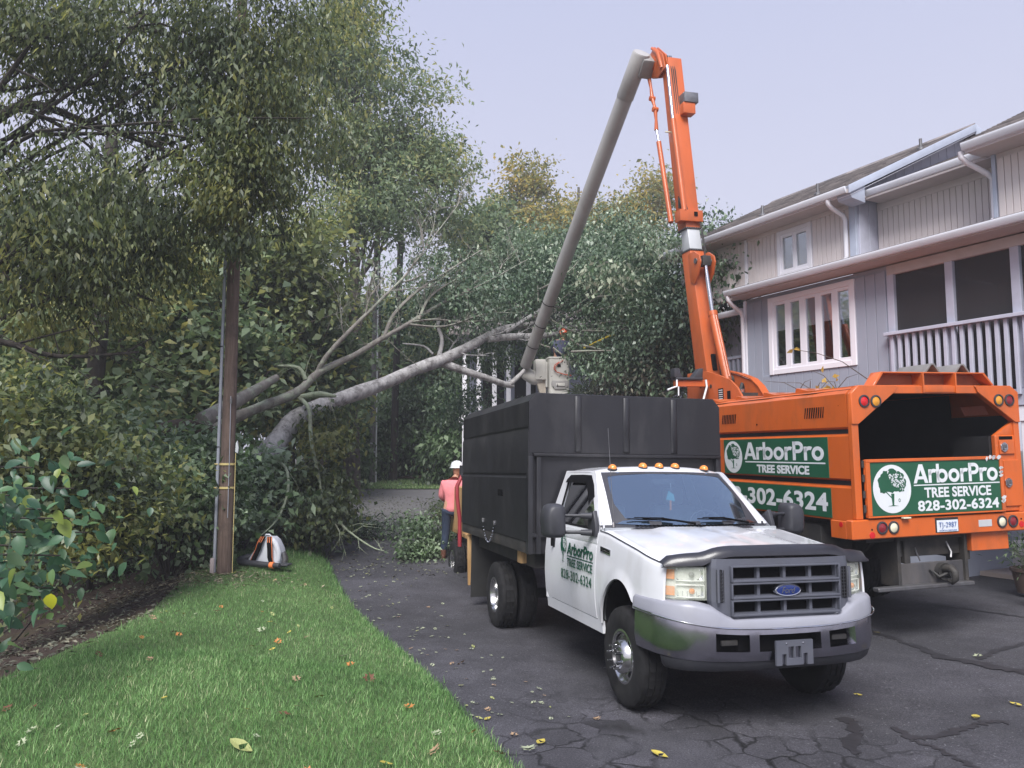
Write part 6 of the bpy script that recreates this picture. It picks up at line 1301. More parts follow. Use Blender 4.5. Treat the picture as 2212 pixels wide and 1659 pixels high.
tree('roadside_tree', 'tall soft green tree with feathery top standing behind the near utility pole', wg, Tz(760, 26), wpt(770, 180, 27), .28, [E3(800, 130, 27, 1.7, 2, 1.8), E3(740, 60, 27, 1.8, 2, 2.0), E3(880, 250, 27, 1.7, 2, 1.7), E3(930, 340, 27.5, 1.1, 1.6, 1.5), E3(780, 330, 27, 2.0, 2, 1.6), E3(850, 440, 27, 2.2, 2, 1.4), E3(960, 450, 28, 1.2, 1.5, 1.2), E3(720, 480, 26, 1.8, 1.8, 1.2), E3(660, 300, 26.5, 1.6, 1.8, 2.0)], 1450, 34, .42, .20, .085, LG_mid, G_bark, 42, nlimb=34, droop=.4, shell=.55, tmean=.58, tvar=.32, keep=gapk)
gg = 'golden topped trees beyond the fallen tree'
def round_tree(label, px, py, Y, rx, rz, seed, lm, grp, ncl=520, nl=30):
    c = wpt(px, py, Y); b = Tz(px, Y); h = c.z-b.z
    r = np.random.default_rng(seed); el_ = [(c.x+r.uniform(-.55, .55)*rx, c.y+r.uniform(-.4, .4)*rx, c.z+r.uniform(-.8, .75)*rz, rx*r.uniform(.4, .62), rx*.6, rz*r.uniform(.28, .42)) for _ in range(9)]
    return tree('tree', label, grp, b, (c.x, c.y, c.z+rz*.4), .3, el_, ncl, nl, .5, .24, .15, lm, G_bark, seed, nlimb=16, ntw=1, droop=.25, shell=.5, tmean=.55, tvar=.36)
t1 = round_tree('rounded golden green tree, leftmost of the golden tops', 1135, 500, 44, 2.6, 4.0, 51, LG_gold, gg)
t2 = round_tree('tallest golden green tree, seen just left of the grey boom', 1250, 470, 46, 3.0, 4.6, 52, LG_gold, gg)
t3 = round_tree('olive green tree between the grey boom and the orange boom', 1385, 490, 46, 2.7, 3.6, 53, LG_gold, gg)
t4 = round_tree('soft green tree filling the gap below the golden tops', 1200, 610, 38, 3.4, 2.8, 54, LG_mid, gg)
t5 = round_tree('grey green tree behind the bare twigs of the fallen tree', 1030, 560, 34, 2.0, 3.0, 55, LG_mid, gg)
# wood behind: a few crowns, copied
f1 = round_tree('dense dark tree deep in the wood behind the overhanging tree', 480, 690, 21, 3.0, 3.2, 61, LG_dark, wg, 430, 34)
f2 = round_tree('broad mid green tree deep in the wood near the picture edge', 130, 680, 19, 3.0, 3.0, 62, LG_mid, wg, 430, 34)
f3 = round_tree('low leafy tree just left of the far utility pole', 690, 760, 24, 2.2, 2.4, 63, LG_mid, wg, 330, 32)
def copy_at(o, px, Y, s, rz, label, grp=wg, sz=None):
    c = copy_tree(o); b = Tz(px, Y); c.location = b; c.scale = (s, s, sz or s); c.rotation_euler = (0, 0, rz); tag(c, label, None, grp); return c
copy_at(f1, 300, 26, 1.15, 1.2, 'dark tree standing far back behind the slanting branches'); copy_at(f3, 250, 17, .9, 2.0, 'low bushy tree in the wood left of the broken log')
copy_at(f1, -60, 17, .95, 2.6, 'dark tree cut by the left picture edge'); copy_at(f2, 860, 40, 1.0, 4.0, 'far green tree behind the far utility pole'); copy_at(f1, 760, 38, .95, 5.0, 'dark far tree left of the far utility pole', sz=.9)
copy_at(f3, 990, 36, 1.25, 1.0, 'green tree behind the hard hatted worker'); copy_at(f3, 60, 15, .85, 3.9, 'low tree by the left edge with twigs against the light'); copy_at(f2, 950, 48, 1.1, 5.4, 'pale far tree showing between the bare twigs'); copy_at(f1, 1330, 40, .85, 3.1, 'dark tree low behind the bucket')
copy_at(f3, 460, 18.5, .95, .6, 'low leafy tree behind the broken log'); copy_at(f1, 620, 27, 1.0, 3.7, 'shaded tree behind the leaning trunk'); 
# understory shrubs at the far lawn
sg_ = 'shrubs along the far lawn'
b1 = brush('shrub', 'tall leafy shrub just right of the far utility pole', 'shrub', sg_, Tz(840, 33), [E3(840, 950, 33, 1.0, .9, 1.6), E3(860, 880, 33.5, 1.2, 1, 1.2), E3(820, 1010, 33, .9, .8, .6)], 260, 30, .32, .2, .11, LG_maple, 71, droop=.7, tmean=.5, tvar=.38)
def shrub_copy(px, Y, s, r, label): c = copy_tree(b1); c.location = Tz(px, Y); c.scale = (s, s, s); c.rotation_euler = (0, 0, r); tag(c, label)
shrub_copy(915, 35, 1.1, 1.0, 'leafy shrub behind the far lawn near the worker'); shrub_copy(765, 32, .9, 2.2, 'shrub left of the far utility pole'); shrub_copy(720, 28.5, .8, 3.5, 'shrub at the left end of the far lawn'); shrub_copy(960, 38, 1.2, 4.4, 'big shrub at the right end of the far lawn'); shrub_copy(880, 39, 1.5, 5.1, 'tall dark shrub at the back of the far lawn'); shrub_copy(800, 38, 1.5, .4, 'tall back shrub behind the far pole'); shrub_copy(1010, 30, 1.2, 5.9, 'shrub in front of the far house porch')
b2_ = brush('shrub', 'low yellowish shrub by the dark mulch bed', 'shrub', sg_, Tz(925, 34.6), [E3(925, 1015, 34.6, .6, .4, .35), E3(945, 1000, 34.6, .5, .4, .45)], 60, 26, .2, .14, .06, LG_gold, 72, droop=.1, tmean=.75, tvar=.3)
# tree trunks one can tell apart in the wood
tkg = 'bare trunks standing in the wood'
def trunk(label, px, Y, r, h, lean=0):
    b = Tz(px, Y); o = empty('bare_tree', b, label, 'tree', tkg); M().tube([(0, 0, -.5), (lean*.2, 0, h*.3), (lean*.6, .1, h*.7), (lean, 0, h)], [r*1.2, r, r*.9, r*.7], 12).build('trunk', G_bark2, o, smooth=60)
trunk('dark thick trunk standing behind the maple leaves at far left', 188, 15, .17, 9, .2); trunk('thin dark trunk just right of the thick dark trunk', 300, 17, .12, 9, -.2); trunk('slim brown trunk seen between the leaves right of the near pole', 850, 32, .14, 15, .3); trunk('slim twin trunk beside the feathery tree', 820, 34, .12, 15, -.4)
# undergrowth of the wood reads as one mass
r_ = np.random.default_rng(77); n = 1700; Y_ = r_.uniform(9, 30, n); X_ = edge_x(Y_)-lawn_w(Y_)-np.interp(Y_, [9, 12, 14, 16], [3.6, 2.9, 1.4, .8])-r_.random(n)*12; 
Z_ = hz(X_, Y_)+r_.random(n)**1.3*1.5; cc_ = np.stack([X_, Y_, Z_], 1); idx = np.repeat(np.arange(n), 22); m_ = len(idx)
C_ = cc_[idx]+r_.normal(size=(m_, 3))*np.array([.35, .35, .28]); D_ = rdirs(r_, m_); D_[:, 2] -= .2; N_ = rdirs(r_, m_)*.6; N_[:, 2] += .8
o = link('undergrowth', leafmesh('undergrowth', C_, D_, N_, r_.uniform(.05, .12, m_), r_.uniform(.03, .07, m_), (.5+.3*r_.normal(size=n))[idx]+.2*r_.normal(size=m_), LG_maple)); tag(o, kind='stuff')
# palm leaves below the bucket
pf_ = empty('fan_palm', wpt(1262, 872, 20.5), 'dark fan palm fronds showing below the bucket above the dump box', 'palm'); g = M(); r_ = np.random.default_rng(9)
for f in range(5):
    c = Vector((r_.uniform(-.5, .5), r_.uniform(-.3, .3), r_.uniform(.0, .35))); 
    for k in range(17):
        a = math.radians(-20+220*k/16); d = Vector((math.cos(a), r_.uniform(-.25, .25), math.sin(a)*.8-.1)); e = c+d*r_.uniform(.6, .8); n_ = Vector((-d.z, 0, d.x))*.022; mid = c.lerp(e, .55)
        g.add([c, mid+n_, e+Vector((0, 0, -.08)), mid-n_], [(0, 1, 2, 3)])
    g.tube([(0, 0, -3), c], [.03, .02], 6)
pm = g.build('frond', LG_dark, pf_)
# broad leaved sapling close to the camera at the lower left
sp_ = empty('sapling', (-6.4, 6.4, gz(-6.4, 6.4)), 'broad leaved sapling at the lower left with one bright yellow leaf', 'sapling'); SB = Vector(sp_.location)
r_ = np.random.default_rng(19); stems = []; g = M()
for (dx, dy, Y) in [(20, 1070, 5.6), (90, 1100, 5.8), (150, 1120, 6.3), (60, 1180, 5.6), (10, 1250, 5.2), (130, 1200, 6.2), (190, 1150, 6.6), (70, 1010, 6.0), (110, 1270, 6.0), (30, 1320, 5.4), (200, 1215, 6.8), (-30, 1150, 5.3), (160, 1055, 6.6)]:
    e = wpt(dx, dy, Y)-SB; o0 = wpt(-330, dy+60, Y)-SB; m_ = o0.lerp(e, .5)+Vector((0, 0, .12)); g.tube([o0, m_, e], [.022, .014, .006], 6); stems.append((m_, e))
g.build('stem', G_bark2, sp_, smooth=60)
cs, ds, ns, ls, ws_, ts = [], [], [], [], [], []
for m_, e in stems:
    for k in range(38):
        t = r_.uniform(.2, 1.15); p = m_.lerp(e, t)+Vector(r_.normal(size=3))*.17; d = (e-m_).normalized()*.4+Vector(r_.normal(size=3))*.6+Vector((0, 0, -.55)); n_ = Vector(r_.normal(size=3))*.45+Vector((.1, -.5, .8))
        cs.append(p); ds.append(d); ns.append(n_); l = r_.uniform(.07, .155); ls.append(l); ws_.append(l*r_.uniform(.45, .66)); ts.append(min(.93, max(0, .45+.24*r_.normal())))
def bigleaf(C, D, N, L, Wd, t, mat, name, parent):
    nL = len(C); V = []; F = []; T_ = []
    prof = [(0, .0), (.12, .62), (.33, 1.0), (.6, .85), (.82, .45), (1.0, .0)]
    for i in range(nL):
        d = Vector(D[i]).normalized(); s = d.cross(Vector(N[i])).normalized(); n_ = s.cross(d); b = len(V)
        for (u, w_) in prof:
            c = Vector(C[i])+d*L[i]*u-n_*L[i]*.22*u*u
            V += [c-s*Wd[i]*.5*w_+n_*Wd[i]*.14*w_, c, c+s*Wd[i]*.5*w_+n_*Wd[i]*.14*w_]
        for k in range(len(prof)-1):
            q = b+3*k; F += [(q, q+1, q+4, q+3), (q+1, q+2, q+5, q+4)]; T_ += [t[i], t[i]]
    me = bpy.data.meshes.new(name); me.from_pydata([tuple(v) for v in V], [], F); a = me.attributes.new('tint', 'FLOAT', 'FACE'); a.data.foreach_set('value', np.array(T_, np.float32)); me.materials.append(mat)
    me.polygons.foreach_set('use_smooth', [True]*len(F)); return link(name, me, parent)
bigleaf(cs, ds, ns, ls, ws_, ts, LG_big, 'foliage', sp_)
yl = wpt(110, 1282, 5.6)-SB
bigleaf([yl], [(0.02, 0, -1)], [(.1, -1, .1)], [.115], [.095], [1.0], LG_big, 'yellow_leaf', sp_)
# ---------------------------------------------------------------- utility poles
G_pole = barkmat('creosoted pole wood', (.078, .052, .042), (.205, .145, .12), (.055, .04, .034), 3.5, (7, 7, .35), .35, .5)
G_pole2 = barkmat('weathered grey pole wood', (.09, .085, .09), (.22, .21, .21), None, 3.5, (7, 7, .35), .3)
G_pvc = pmat('grey conduit', (.34, .36, .42), .45, var=.05)
G_strap = pmat('pale yellow strap', (.62, .50, .22), .6, var=.08)
pb_ = (-4.50, 12.25); pz = gz(*pb_)
po = empty('utility_pole', (pb_[0], pb_[1], pz), 'dark brown wooden utility pole with grey conduit and two yellow straps on the lawn', 'utility pole')
g = M(); rr = random.Random(2); rings = []
for i in range(26):
    z = -.3+i*.46; r = .114-.0016*i; rings.append([(r*(1+.03*math.sin(3*a+i)+.02*rr.uniform(-1, 1))*math.cos(a)-.0*z, r*(1+.03*math.sin(3*a+i))*math.sin(a), z) for a in np.linspace(0, 2*math.pi, 21)[:-1]])
g.loft(rings); g.build('pole', G_pole, po, smooth=60)
g = M(); g.tube([(-.145, -.03, .02), (-.136, -.03, 3.0), (-.12, -.03, 9.5)], .026, 10); g.build('conduit', G_pvc, po, smooth=60)
M().box(-.20, -.135, -.075, .01, -.02, .27).build('conduit_foot', pmat('pale conduit boot', (.42, .36, .36), .6), po, bev=.01)
for z in (1.36, 1.73): 
    g = M(); g.lathe([(.122, z-.017), (.123, z+.017)], 22, 2); g.build('strap', G_strap, po, smooth=50); M().tube([(-.19, -.03, z), (-.16, -.062, z), (-.13, -.055, z)], .012, 6).build('strap_loop', G_strap, po)
for z in (2.0, 3.6): M().tube([(-.19, -.03, z), (-.155, -.062, z), (-.12, -.05, z)], .008, 6).build('conduit_clip', G_dark, po)
g = M(); g.tube([(.07, -.115, .9), (.068, -.115, 1.9), (.06, -.117, 2.8)], .006, 5); g.build('ground_wire', G_pvc, po); M().box(.055, .082, -.135, -.11, 2.68, 2.76).build('wire_clamp', G_steel, po)
M().prism([(.125, 1.92), (.165, 1.90), (.172, 1.98), (.15, 2.10), (.13, 2.05)], 1, -.03, .01).build('white_marker', G_text, po, bev=.004); M().tube([(.135, -.02, 0), (.13, -.02, 1.9)], .006, 5).build('marker_wire', G_strap, po)
b = wpt(805, 1045, 31); pz = gz(b.x, b.y)
p2 = empty('utility_pole', (b.x, b.y, pz), 'thin distant utility pole with pale conduit on the far lawn', 'utility pole')
M().tube([(0, 0, -.2), (0, 0, 10)], [.14, .10], 14).build('pole', G_pole2, p2, smooth=60); M().tube([(.13, -.05, 0), (.10, -.05, 9)], .035, 8).build('conduit', G_hat, p2, smooth=60)
for z in (1.25, 1.6): M().lathe([(.142, z-.02), (.143, z+.02)], 16, 2).build('strap', G_text, p2)
# ---------------------------------------------------------------- people
def skin_body(name, verts, edges, mat, parent, sub=2, root=0):
    me = bpy.data.meshes.new(name); me.from_pydata([v[:3] for v in verts], edges, []); o = link(name, me, parent); me.materials.append(mat)
    md = o.modifiers.new('skin', 'SKIN'); md.use_smooth_shade = True
    for i, v in enumerate(verts):
        r = v[3]; me.skin_vertices[0].data[i].radius = (r, r) if not isinstance(r, tuple) else r
    me.skin_vertices[0].data[root].use_root = True
    s = o.modifiers.new('sub', 'SUBSURF'); s.levels = sub; s.render_levels = sub; return o
def bake(o):
    dg = bpy.context.evaluated_depsgraph_get(); ev = o.evaluated_get(dg); me = bpy.data.meshes.new_from_object(ev); o.modifiers.clear(); o.data = me
    me.polygons.foreach_set('use_smooth', [True]*len(me.polygons)); return o
def head(parent, c, s, mat, hairmat, face=(0, 1, 0)):
    g = M(); rings = []
    for z, rx, ry, oy in ((-.115, .030, .030, .035), (-.105, .048, .052, .025), (-.07, .064, .075, .012), (-.02, .072, .088, .003), (.03, .076, .094, 0), (.08, .068, .083, 0), (.11, .042, .052, 0), (.122, .01, .012, 0)):
        rings.append([(rx*math.cos(a), ry*math.sin(a)+oy, z) for a in np.linspace(0, 2*math.pi, 19)[:-1]])
    g.loft(rings); g.hexa([(-.014, .085, -.035), (.014, .085, -.035), (.008, .085, .02), (-.008, .085, .02), (-.011, .112, -.035), (.011, .112, -.035), (.004, .095, .02), (-.004, .095, .02)])
    for sx in (-1, 1): g.lathe([(.0, 0), (.022, .004), (.026, .012), (.0, .014)], 10, 0, (sx*.075-.007, -.005, -.01))
    return g
def hand(g, wrist, d, up, s=1):
    d = Vector(d).normalized(); up = Vector(up).normalized(); sd = d.cross(up); W_ = Vector(wrist)
    g.loft([[W_+d*t*.09+sd*a*w_+up*b*.014 for a, b in ((-1, -1), (1, -1), (1, 1), (-1, 1))] for t, w_ in ((0, .028), (.5, .040), (1, .042))])
    for i, l in enumerate((.062, .075, .07, .055)):
        b_ = W_+d*.088+sd*(-.031+.0207*i); k1 = b_+d*l*.5-up*.006; k2 = k1+d*l*.35-up*.022; g.tube([b_, k1, k2], [.010, .009, .007], 6)
    b_ = W_+d*.03+sd*.038*s; g.tube([b_, b_+sd*.03*s+d*.03, b_+sd*.03*s+d*.062-up*.012], [.013, .011, .008], 6)
# worker in the pink shirt, seen from behind, leaning to the machine on the right
wb = wpt(975, 1197, 15.15); wz = gz(wb.x, wb.y)
wk = empty('person', (wb.x, wb.y, wz), 'worker in coral pink shirt, dark jeans and white hard hat beside the dump box', 'person')
V = [(0, 0, .96, .13), (.01, .02, 1.15, .125), (.03, .03, 1.35, .15), (.05, .05, 1.47, .09), (.065, .07, 1.55, .055), (.075, .08, 1.62, .05),
     (-.16, .05, 1.43, .065), (-.21, .08, 1.16, .045), (-.06, .30, 1.06, .036), (.25, .09, 1.42, .065), (.36, .22, 1.22, .045), (.50, .42, 1.20, .035),
     (-.10, .0, .90, .10), (-.11, .03, .50, .07), (-.15, -.03, .10, .05), (.11, .02, .90, .10), (.16, .10, .50, .07), (.20, .16, .10, .05), (-.16, .09, .05, .045), (.20, .28, .05, .045)]
Ed = [(0, 1), (1, 2), (2, 3), (3, 4), (4, 5), (2, 6), (6, 7), (7, 8), (2, 9), (9, 10), (10, 11), (0, 12), (12, 13), (13, 14), (0, 15), (15, 16), (16, 17), (14, 18), (17, 19)]
body = bake(skin_body('body', V, Ed, G_skin, wk))
hm = head(None, None, 1, None, None); hm.xf(Matrix.Translation((.09, .10, 1.69))@Matrix.Rotation(-.5, 4, 'Z')@Matrix.Rotation(-.15, 4, 'X'))
hd = hm.build('head', G_skin, wk, smooth=60)
g = M(); hand(g, (-.06, .30, 1.06), (.3, .9, -.2), (0, 0, 1)); hand(g, (.50, .42, 1.20), (.8, .6, 0), (0, 0, 1), -1); g.build('hand', G_skin, wk, smooth=50)
Vs = [(0, 0, .84, .165), (.005, .01, 1.0, .155), (.01, .02, 1.17, .15), (.03, .03, 1.34, .165), (.045, .045, 1.46, .11), (.055, .06, 1.53, .065), (-.165, .05, 1.43, .085), (-.215, .08, 1.17, .068), (-.11, .25, 1.08, .052), (.255, .09, 1.42, .085), (.36, .22, 1.22, .066), (.46, .36, 1.20, .05)]
bake(skin_body('shirt', Vs, [(0, 1), (1, 2), (2, 3), (3, 4), (4, 5), (3, 6), (6, 7), (7, 8), (3, 9), (9, 10), (10, 11)], G_pink, wk))
Vj = [(0, 0, .98, .14), (-.10, .0, .88, .115), (-.112, .03, .50, .085), (-.15, -.03, .12, .068), (.11, .02, .88, .115), (.16, .10, .50, .085), (.20, .16, .12, .068)]
bake(skin_body('jeans', Vj, [(0, 1), (1, 2), (2, 3), (0, 4), (4, 5), (5, 6)], G_jean, wk))
for x, y in ((-.155, -.03), (.20, .16)):
    g = M(); g.loft([[(x+a*.052*k, y+.045+b*.13*k, z) for a, b in [(math.cos(t), math.sin(t)) for t in np.linspace(0, 2*math.pi, 15)[:-1]]] for z, k in ((0, 1), (.03, 1.0), (.06, .9), (.09, .65))]); g.tube([(x, y, .05), (x, y-.0, .17)], [.058, .06], 12); g.build('boot', G_boot, wk, smooth=50)
g = M(); H0 = Vector((.09, .09, 1.735)); prof_ = [(.150, -.0), (.128, .012), (.124, .05), (.105, .10), (.06, .135), (.0, .145)]
g.lathe([(r, h) for r, h in prof_], 26, 2, H0); g.box(H0.x-.012, H0.x+.012, H0.y-.1, H0.y+.1, H0.z+.10, H0.z+.148); g.build('hard_hat', G_hat, wk, smooth=50)
# arborist in the bucket
ab = Vector((1.33, 21.32, 3.85)); ar = empty('person', ab, 'arborist in navy shirt and orange helmet standing in the white bucket', 'person')
V = [(0, 0, .92, .13), (.0, .02, 1.12, .13), (.02, .04, 1.32, .15), (.06, .06, 1.44, .08), (.10, .08, 1.53, .05), (-.17, .04, 1.38, .065), (-.16, .2, 1.12, .045), (.10, .42, 1.10, .036), (.22, .08, 1.38, .065), (.36, .25, 1.18, .045), (.55, .38, 1.22, .036), (-.1, 0, .86, .1), (-.1, .02, .45, .07), (-.1, 0, .08, .05), (.1, 0, .86, .1), (.1, .02, .45, .07), (.1, 0, .08, .05)]
bake(skin_body('body', V, [(0, 1), (1, 2), (2, 3), (3, 4), (2, 5), (5, 6), (6, 7), (2, 8), (8, 9), (9, 10), (0, 11), (11, 12), (12, 13), (0, 14), (14, 15), (15, 16)], G_skin, ar))
Vs = [(0, 0, .84, .165), (.0, .02, 1.12, .165), (.02, .04, 1.30, .17), (.05, .06, 1.42, .10), (-.175, .04, 1.37, .085), (-.165, .2, 1.12, .065), (.05, .38, 1.10, .05), (.225, .08, 1.37, .085), (.36, .25, 1.18, .062), (.5, .36, 1.21, .048)]
bake(skin_body('shirt', Vs, [(0, 1), (1, 2), (2, 3), (2, 4), (4, 5), (5, 6), (2, 7), (7, 8), (8, 9)], G_navy, ar))
bake(skin_body('trousers', [(0, 0, .94, .14), (-.1, 0, .86, .115), (-.1, .02, .45, .085), (-.1, 0, .08, .07), (.1, 0, .86, .115), (.1, .02, .45, .085), (.1, 0, .08, .07)], [(0, 1), (1, 2), (2, 3), (0, 4), (4, 5), (5, 6)], G_jean, ar))
hm = head(None, None, 1, None, None); hm.xf(Matrix.Translation((.13, .11, 1.60))@Matrix.Rotation(-.7, 4, 'Z')@Matrix.Rotation(-.2, 4, 'X')); hm.build('head', G_skin, ar, smooth=60)
g = M(); hand(g, (.10, .42, 1.10), (.9, .3, 0), (0, 0, 1)); hand(g, (.55, .38, 1.22), (.9, .3, .1), (0, 0, 1), -1); g.build('hand', G_skin, ar, smooth=50)
g = M(); g.lathe([(.140, 0), (.128, .012), (.124, .05), (.105, .10), (.06, .135), (.0, .142)], 24, 2, (.13, .10, 1.65)); g.build('helmet', G_helm, ar, smooth=50); g = M()
for a in (-2.3, .85): g.lathe([(.0, -.03), (.045, -.028), (.05, .02), (.0, .03)], 14, 0, (.13+.125*math.cos(a), .10+.125*math.sin(a), 1.62))
g.build('ear_defender', G_helm, ar, smooth=50)
g = M(); p0, p1 = wpt(1262, 752, 20.4), wpt(1325, 722, 19.6); d_ = (p1-p0); g.tube([Vector(), d_*.22, d_], [.03, .032, .032], 8); ps = g.build('pole_saw', G_yel, None, smooth=50); ps.location = p0; tag(ps, 'yellow pole of a pruning saw held out from the bucket into the leaves', 'pole saw')
# ---------------------------------------------------------------- backpack leaf blower
lbp = (-4.05, 12.95); lb_ = empty('leaf_blower', Matrix.Translation((lbp[0], lbp[1], gz(*lbp)+.06))@Matrix.Rotation(-.12, 4, 'Z'), 'white and orange backpack leaf blower lying on the grass beside the road', 'leaf blower')
G_bw = pmat('blower white plastic', (.62, .64, .70), .4, var=.04); G_or = pmat('blower orange plastic', (.75, .2, .06), .45, var=.05)
def sect(z, x0, x1, y0, y1): return [(x, y, z) for x, y in rounded([(x0, y0), (x1, y0), (x1, y1), (x0, y1)], .06, 4)]
M().loft([sect(.02, -.30, .24, -.08, .22), sect(.10, -.30, .25, -.09, .24), sect(.25, -.20, .22, -.08, .24), sect(.40, -.08, .16, -.07, .20), sect(.46, -.05, .12, -.05, .14)]).build('housing', G_bw, lb_, smooth=50)
g = M(); g.tube([(.08, -.06, .44), (.16, -.06, .36), (.215, -.05, .22), (.20, -.04, .08)], .05, 10); g.build('side_cover', G_bw, lb_, smooth=50)
for s in (-1, 1):
    g = M(); P = [(s*.05+.02, -.10, .47), (s*.075+.01, -.145, .38), (s*.10-.0, -.15, .26), (s*.13-.03, -.14, .14), (s*.17-.05, -.11, .03)]
    g.slab([[(x-.038, y, z), (x, y-.022, z), (x+.038, y, z)] for x, y, z in P], (0, .025, 0)); st = g.build('harness_pad', G_dark, lb_, smooth=50)
    g = M(); g.tube([(x+s*.042, y+.005, z) for x, y, z in P], .007, 6); g.build('pad_edge', G_or, lb_, smooth=50); g = M(); g.slab([[(x-.02, y-.016, z), (x+.02, y-.016, z)] for x, y, z in P[:2]], (0, .004, 0)); g.build('strap_patch', G_or, lb_)
M().tube([(-.02, -.05, .47), (0, -.07, .50), (.06, -.07, .50), (.08, -.05, .47)], .014, 8).build('carry_handle', G_bw, lb_, smooth=60)
g = M(); g.tube([(-.28, .0, .13), (-.36, -.03, .11), (-.42, -.10, .08), (-.36, -.18, .07), (-.20, -.24, .055), (.02, -.29, .05), (.20, -.33, .045), (.37, -.36, .04)], [.055, .06, .068, .062, .052, .048, .044, .036], 14); g.build('blower_tube', G_plast, lb_, smooth=60)
M().tube([(.20, -.33, .045), (.27, -.343, .043)], .052, 14).build('orange_cuff', G_or, lb_, smooth=40); M().box(.16, .47, -.28, -.08, .02, .05).build('base_plate', G_plast, lb_, bev=.01, seg=1)
M().tube([(.24, .05, .20), (.28, .06, .10), (.27, .05, .02)], [.05, .06, .05], 10).build('engine', G_steel, lb_, smooth=50)
# ---------------------------------------------------------------- potted plant by the carport
pp = HO@Vector((.78, .02, .13)); pt = empty('potted_plant', pp, 'leafy plant with a pale yellow flower in a brown pot at the right edge', 'potted plant')
M().lathe([(.0, 0), (.13, 0), (.19, .30), (.21, .31), (.21, .36), (.18, .36), (.17, .30), (.0, .29)], 24, 2).build('pot', pmat('brown clay pot', (.10, .07, .06), .7), pt, smooth=40)
r_ = np.random.default_rng(88); n = 420; C_ = np.array([0, 0, .62])+r_.normal(size=(n, 3))*np.array([.19, .19, .17]); D_ = C_-np.array([0, 0, .45]); D_[:, 2] *= .4; D_ += r_.normal(size=(n, 3))*.15
link('foliage', leafmesh('foliage', C_, D_, rdirs(r_, n)*.4+np.array([0, 0, 1]), r_.uniform(.07, .12, n), r_.uniform(.016, .03, n), r_.random(n)*.9, LG_maple), pt)
g = M()
for k in range(14): a = k*2.4; g.tube([(0, 0, .3), (.08*math.cos(a), .08*math.sin(a), .5), (.22*math.cos(a), .22*math.sin(a), .62+.1*(k % 3))], .005, 4)
g.build('stem', G_lich2, pt)
g = M()
for c in ((-.05, -.14, .74), (.02, -.16, .72)): g.lathe([(.0, -.03), (.03, -.02), (.034, .01), (.0, .03)], 10, 2, c)
g.build('flower', pmat('pale yellow flower', (.6, .65, .2), .6), pt, smooth=60)
# twigs left on the orange truck roof
tw = empty('cut_twig', OT@Vector((.55, 1.5, 2.96)), 'thin bare twigs with a few leaves lying on the orange chip box roof', 'twig'); g = M(); r_ = np.random.default_rng(4)
for k in range(9):
    a = Vector((r_.uniform(-.1, .4), r_.uniform(-.8, .6), .03)); e = a+Vector((r_.uniform(-.6, .2), r_.uniform(-.3, .3), r_.uniform(.05, .28))); g.tube([a, a.lerp(e, .5)+Vector((0, 0, .06)), e], [.007, .005, .002], 5)
e = Vector((-.12, .1, .60)); g.tube([Vector((.9, -.2, .05)), Vector((.5, 0, .42)), Vector((.2, .1, .55)), e], [.008, .006, .005, .003], 5); g.build('stems', G_bark, tw)
C_ = np.concatenate([np.array([[-.12, .1, .60]]).repeat(4, 0), np.array([.25, 0, .1])+r_.normal(size=(14, 3))*.08]); n = len(C_)
link('leaves', leafmesh('leaves', C_, rdirs(r_, n), rdirs(r_, n), np.full(n, .1), np.full(n, .06), np.full(n, .95), LG_gold), tw)
# ---------------------------------------------------------------- fallen leaves
def flatleaf(name, col, kind):
    m = pmat(name+' leaf', col, .6, var=.2, vs=20)
    if kind == 'maple': P = [(0, -.5), (.08, -.30), (.42, -.36), (.30, -.12), (.52, .05), (.30, .12), (.34, .36), (.12, .26), (0, .55), (-.12, .26), (-.34, .36), (-.30, .12), (-.52, .05), (-.30, -.12), (-.42, -.36), (-.08, -.30)]
    else: P = [(0, -.55), (.16, -.38), (.26, -.1), (.24, .15), (.12, .40), (0, .58), (-.12, .40), (-.24, .15), (-.26, -.1), (-.16, -.38)]
    me = bpy.data.meshes.new('fallen_leaf'); n = len(P)
    V = [(x, y, .10+.35*(x*x)+.12*y*y*(1 if y > 0 else -.3)) for x, y in P]+[(0, -.1, .05), (0, .2, .06)]
    F = [(i, (i+1) % n, n if P[i][1]+P[(i+1) % n][1] < .1 else n+1) for i in range(n)]; me.from_pydata(V, [], F+[(n, n+1, 3), ] if False else F); me.materials.append(m); return me
LV = {k: flatleaf(k, c, t) for k, c, t in (('tan', (.30, .20, .12), 'maple'), ('yellow', (.42, .34, .06), 'oval'), ('pale', (.30, .33, .22), 'maple'), ('brown', (.12, .05, .025), 'maple'), ('orange', (.42, .16, .04), 'maple'), ('olive', (.26, .28, .10), 'oval'))}
def leaf(kind, x, y, s, label, grp, rz=None, tilt=.25, z=None):
    rr = random.Random(int(x*991+y*7919)); o = bpy.data.objects.new('fallen_leaf', LV[kind]); COL.objects.link(o); d = float(edge_x(y))-x
    o.location = (x, y, gz(x, y)+(.065 if d > 0 else .008) if z is None else z); o.scale = (s, s, s); o.rotation_euler = (rr.uniform(-tilt, tilt), rr.uniform(-tilt, tilt), rr.uniform(0, 6.28) if rz is None else rz); tag(o, label, 'leaf', grp); return o
def lp_(dx, dy, z=.3): return gp(dx, dy, z)
lg = 'single leaves lying on the lawn'
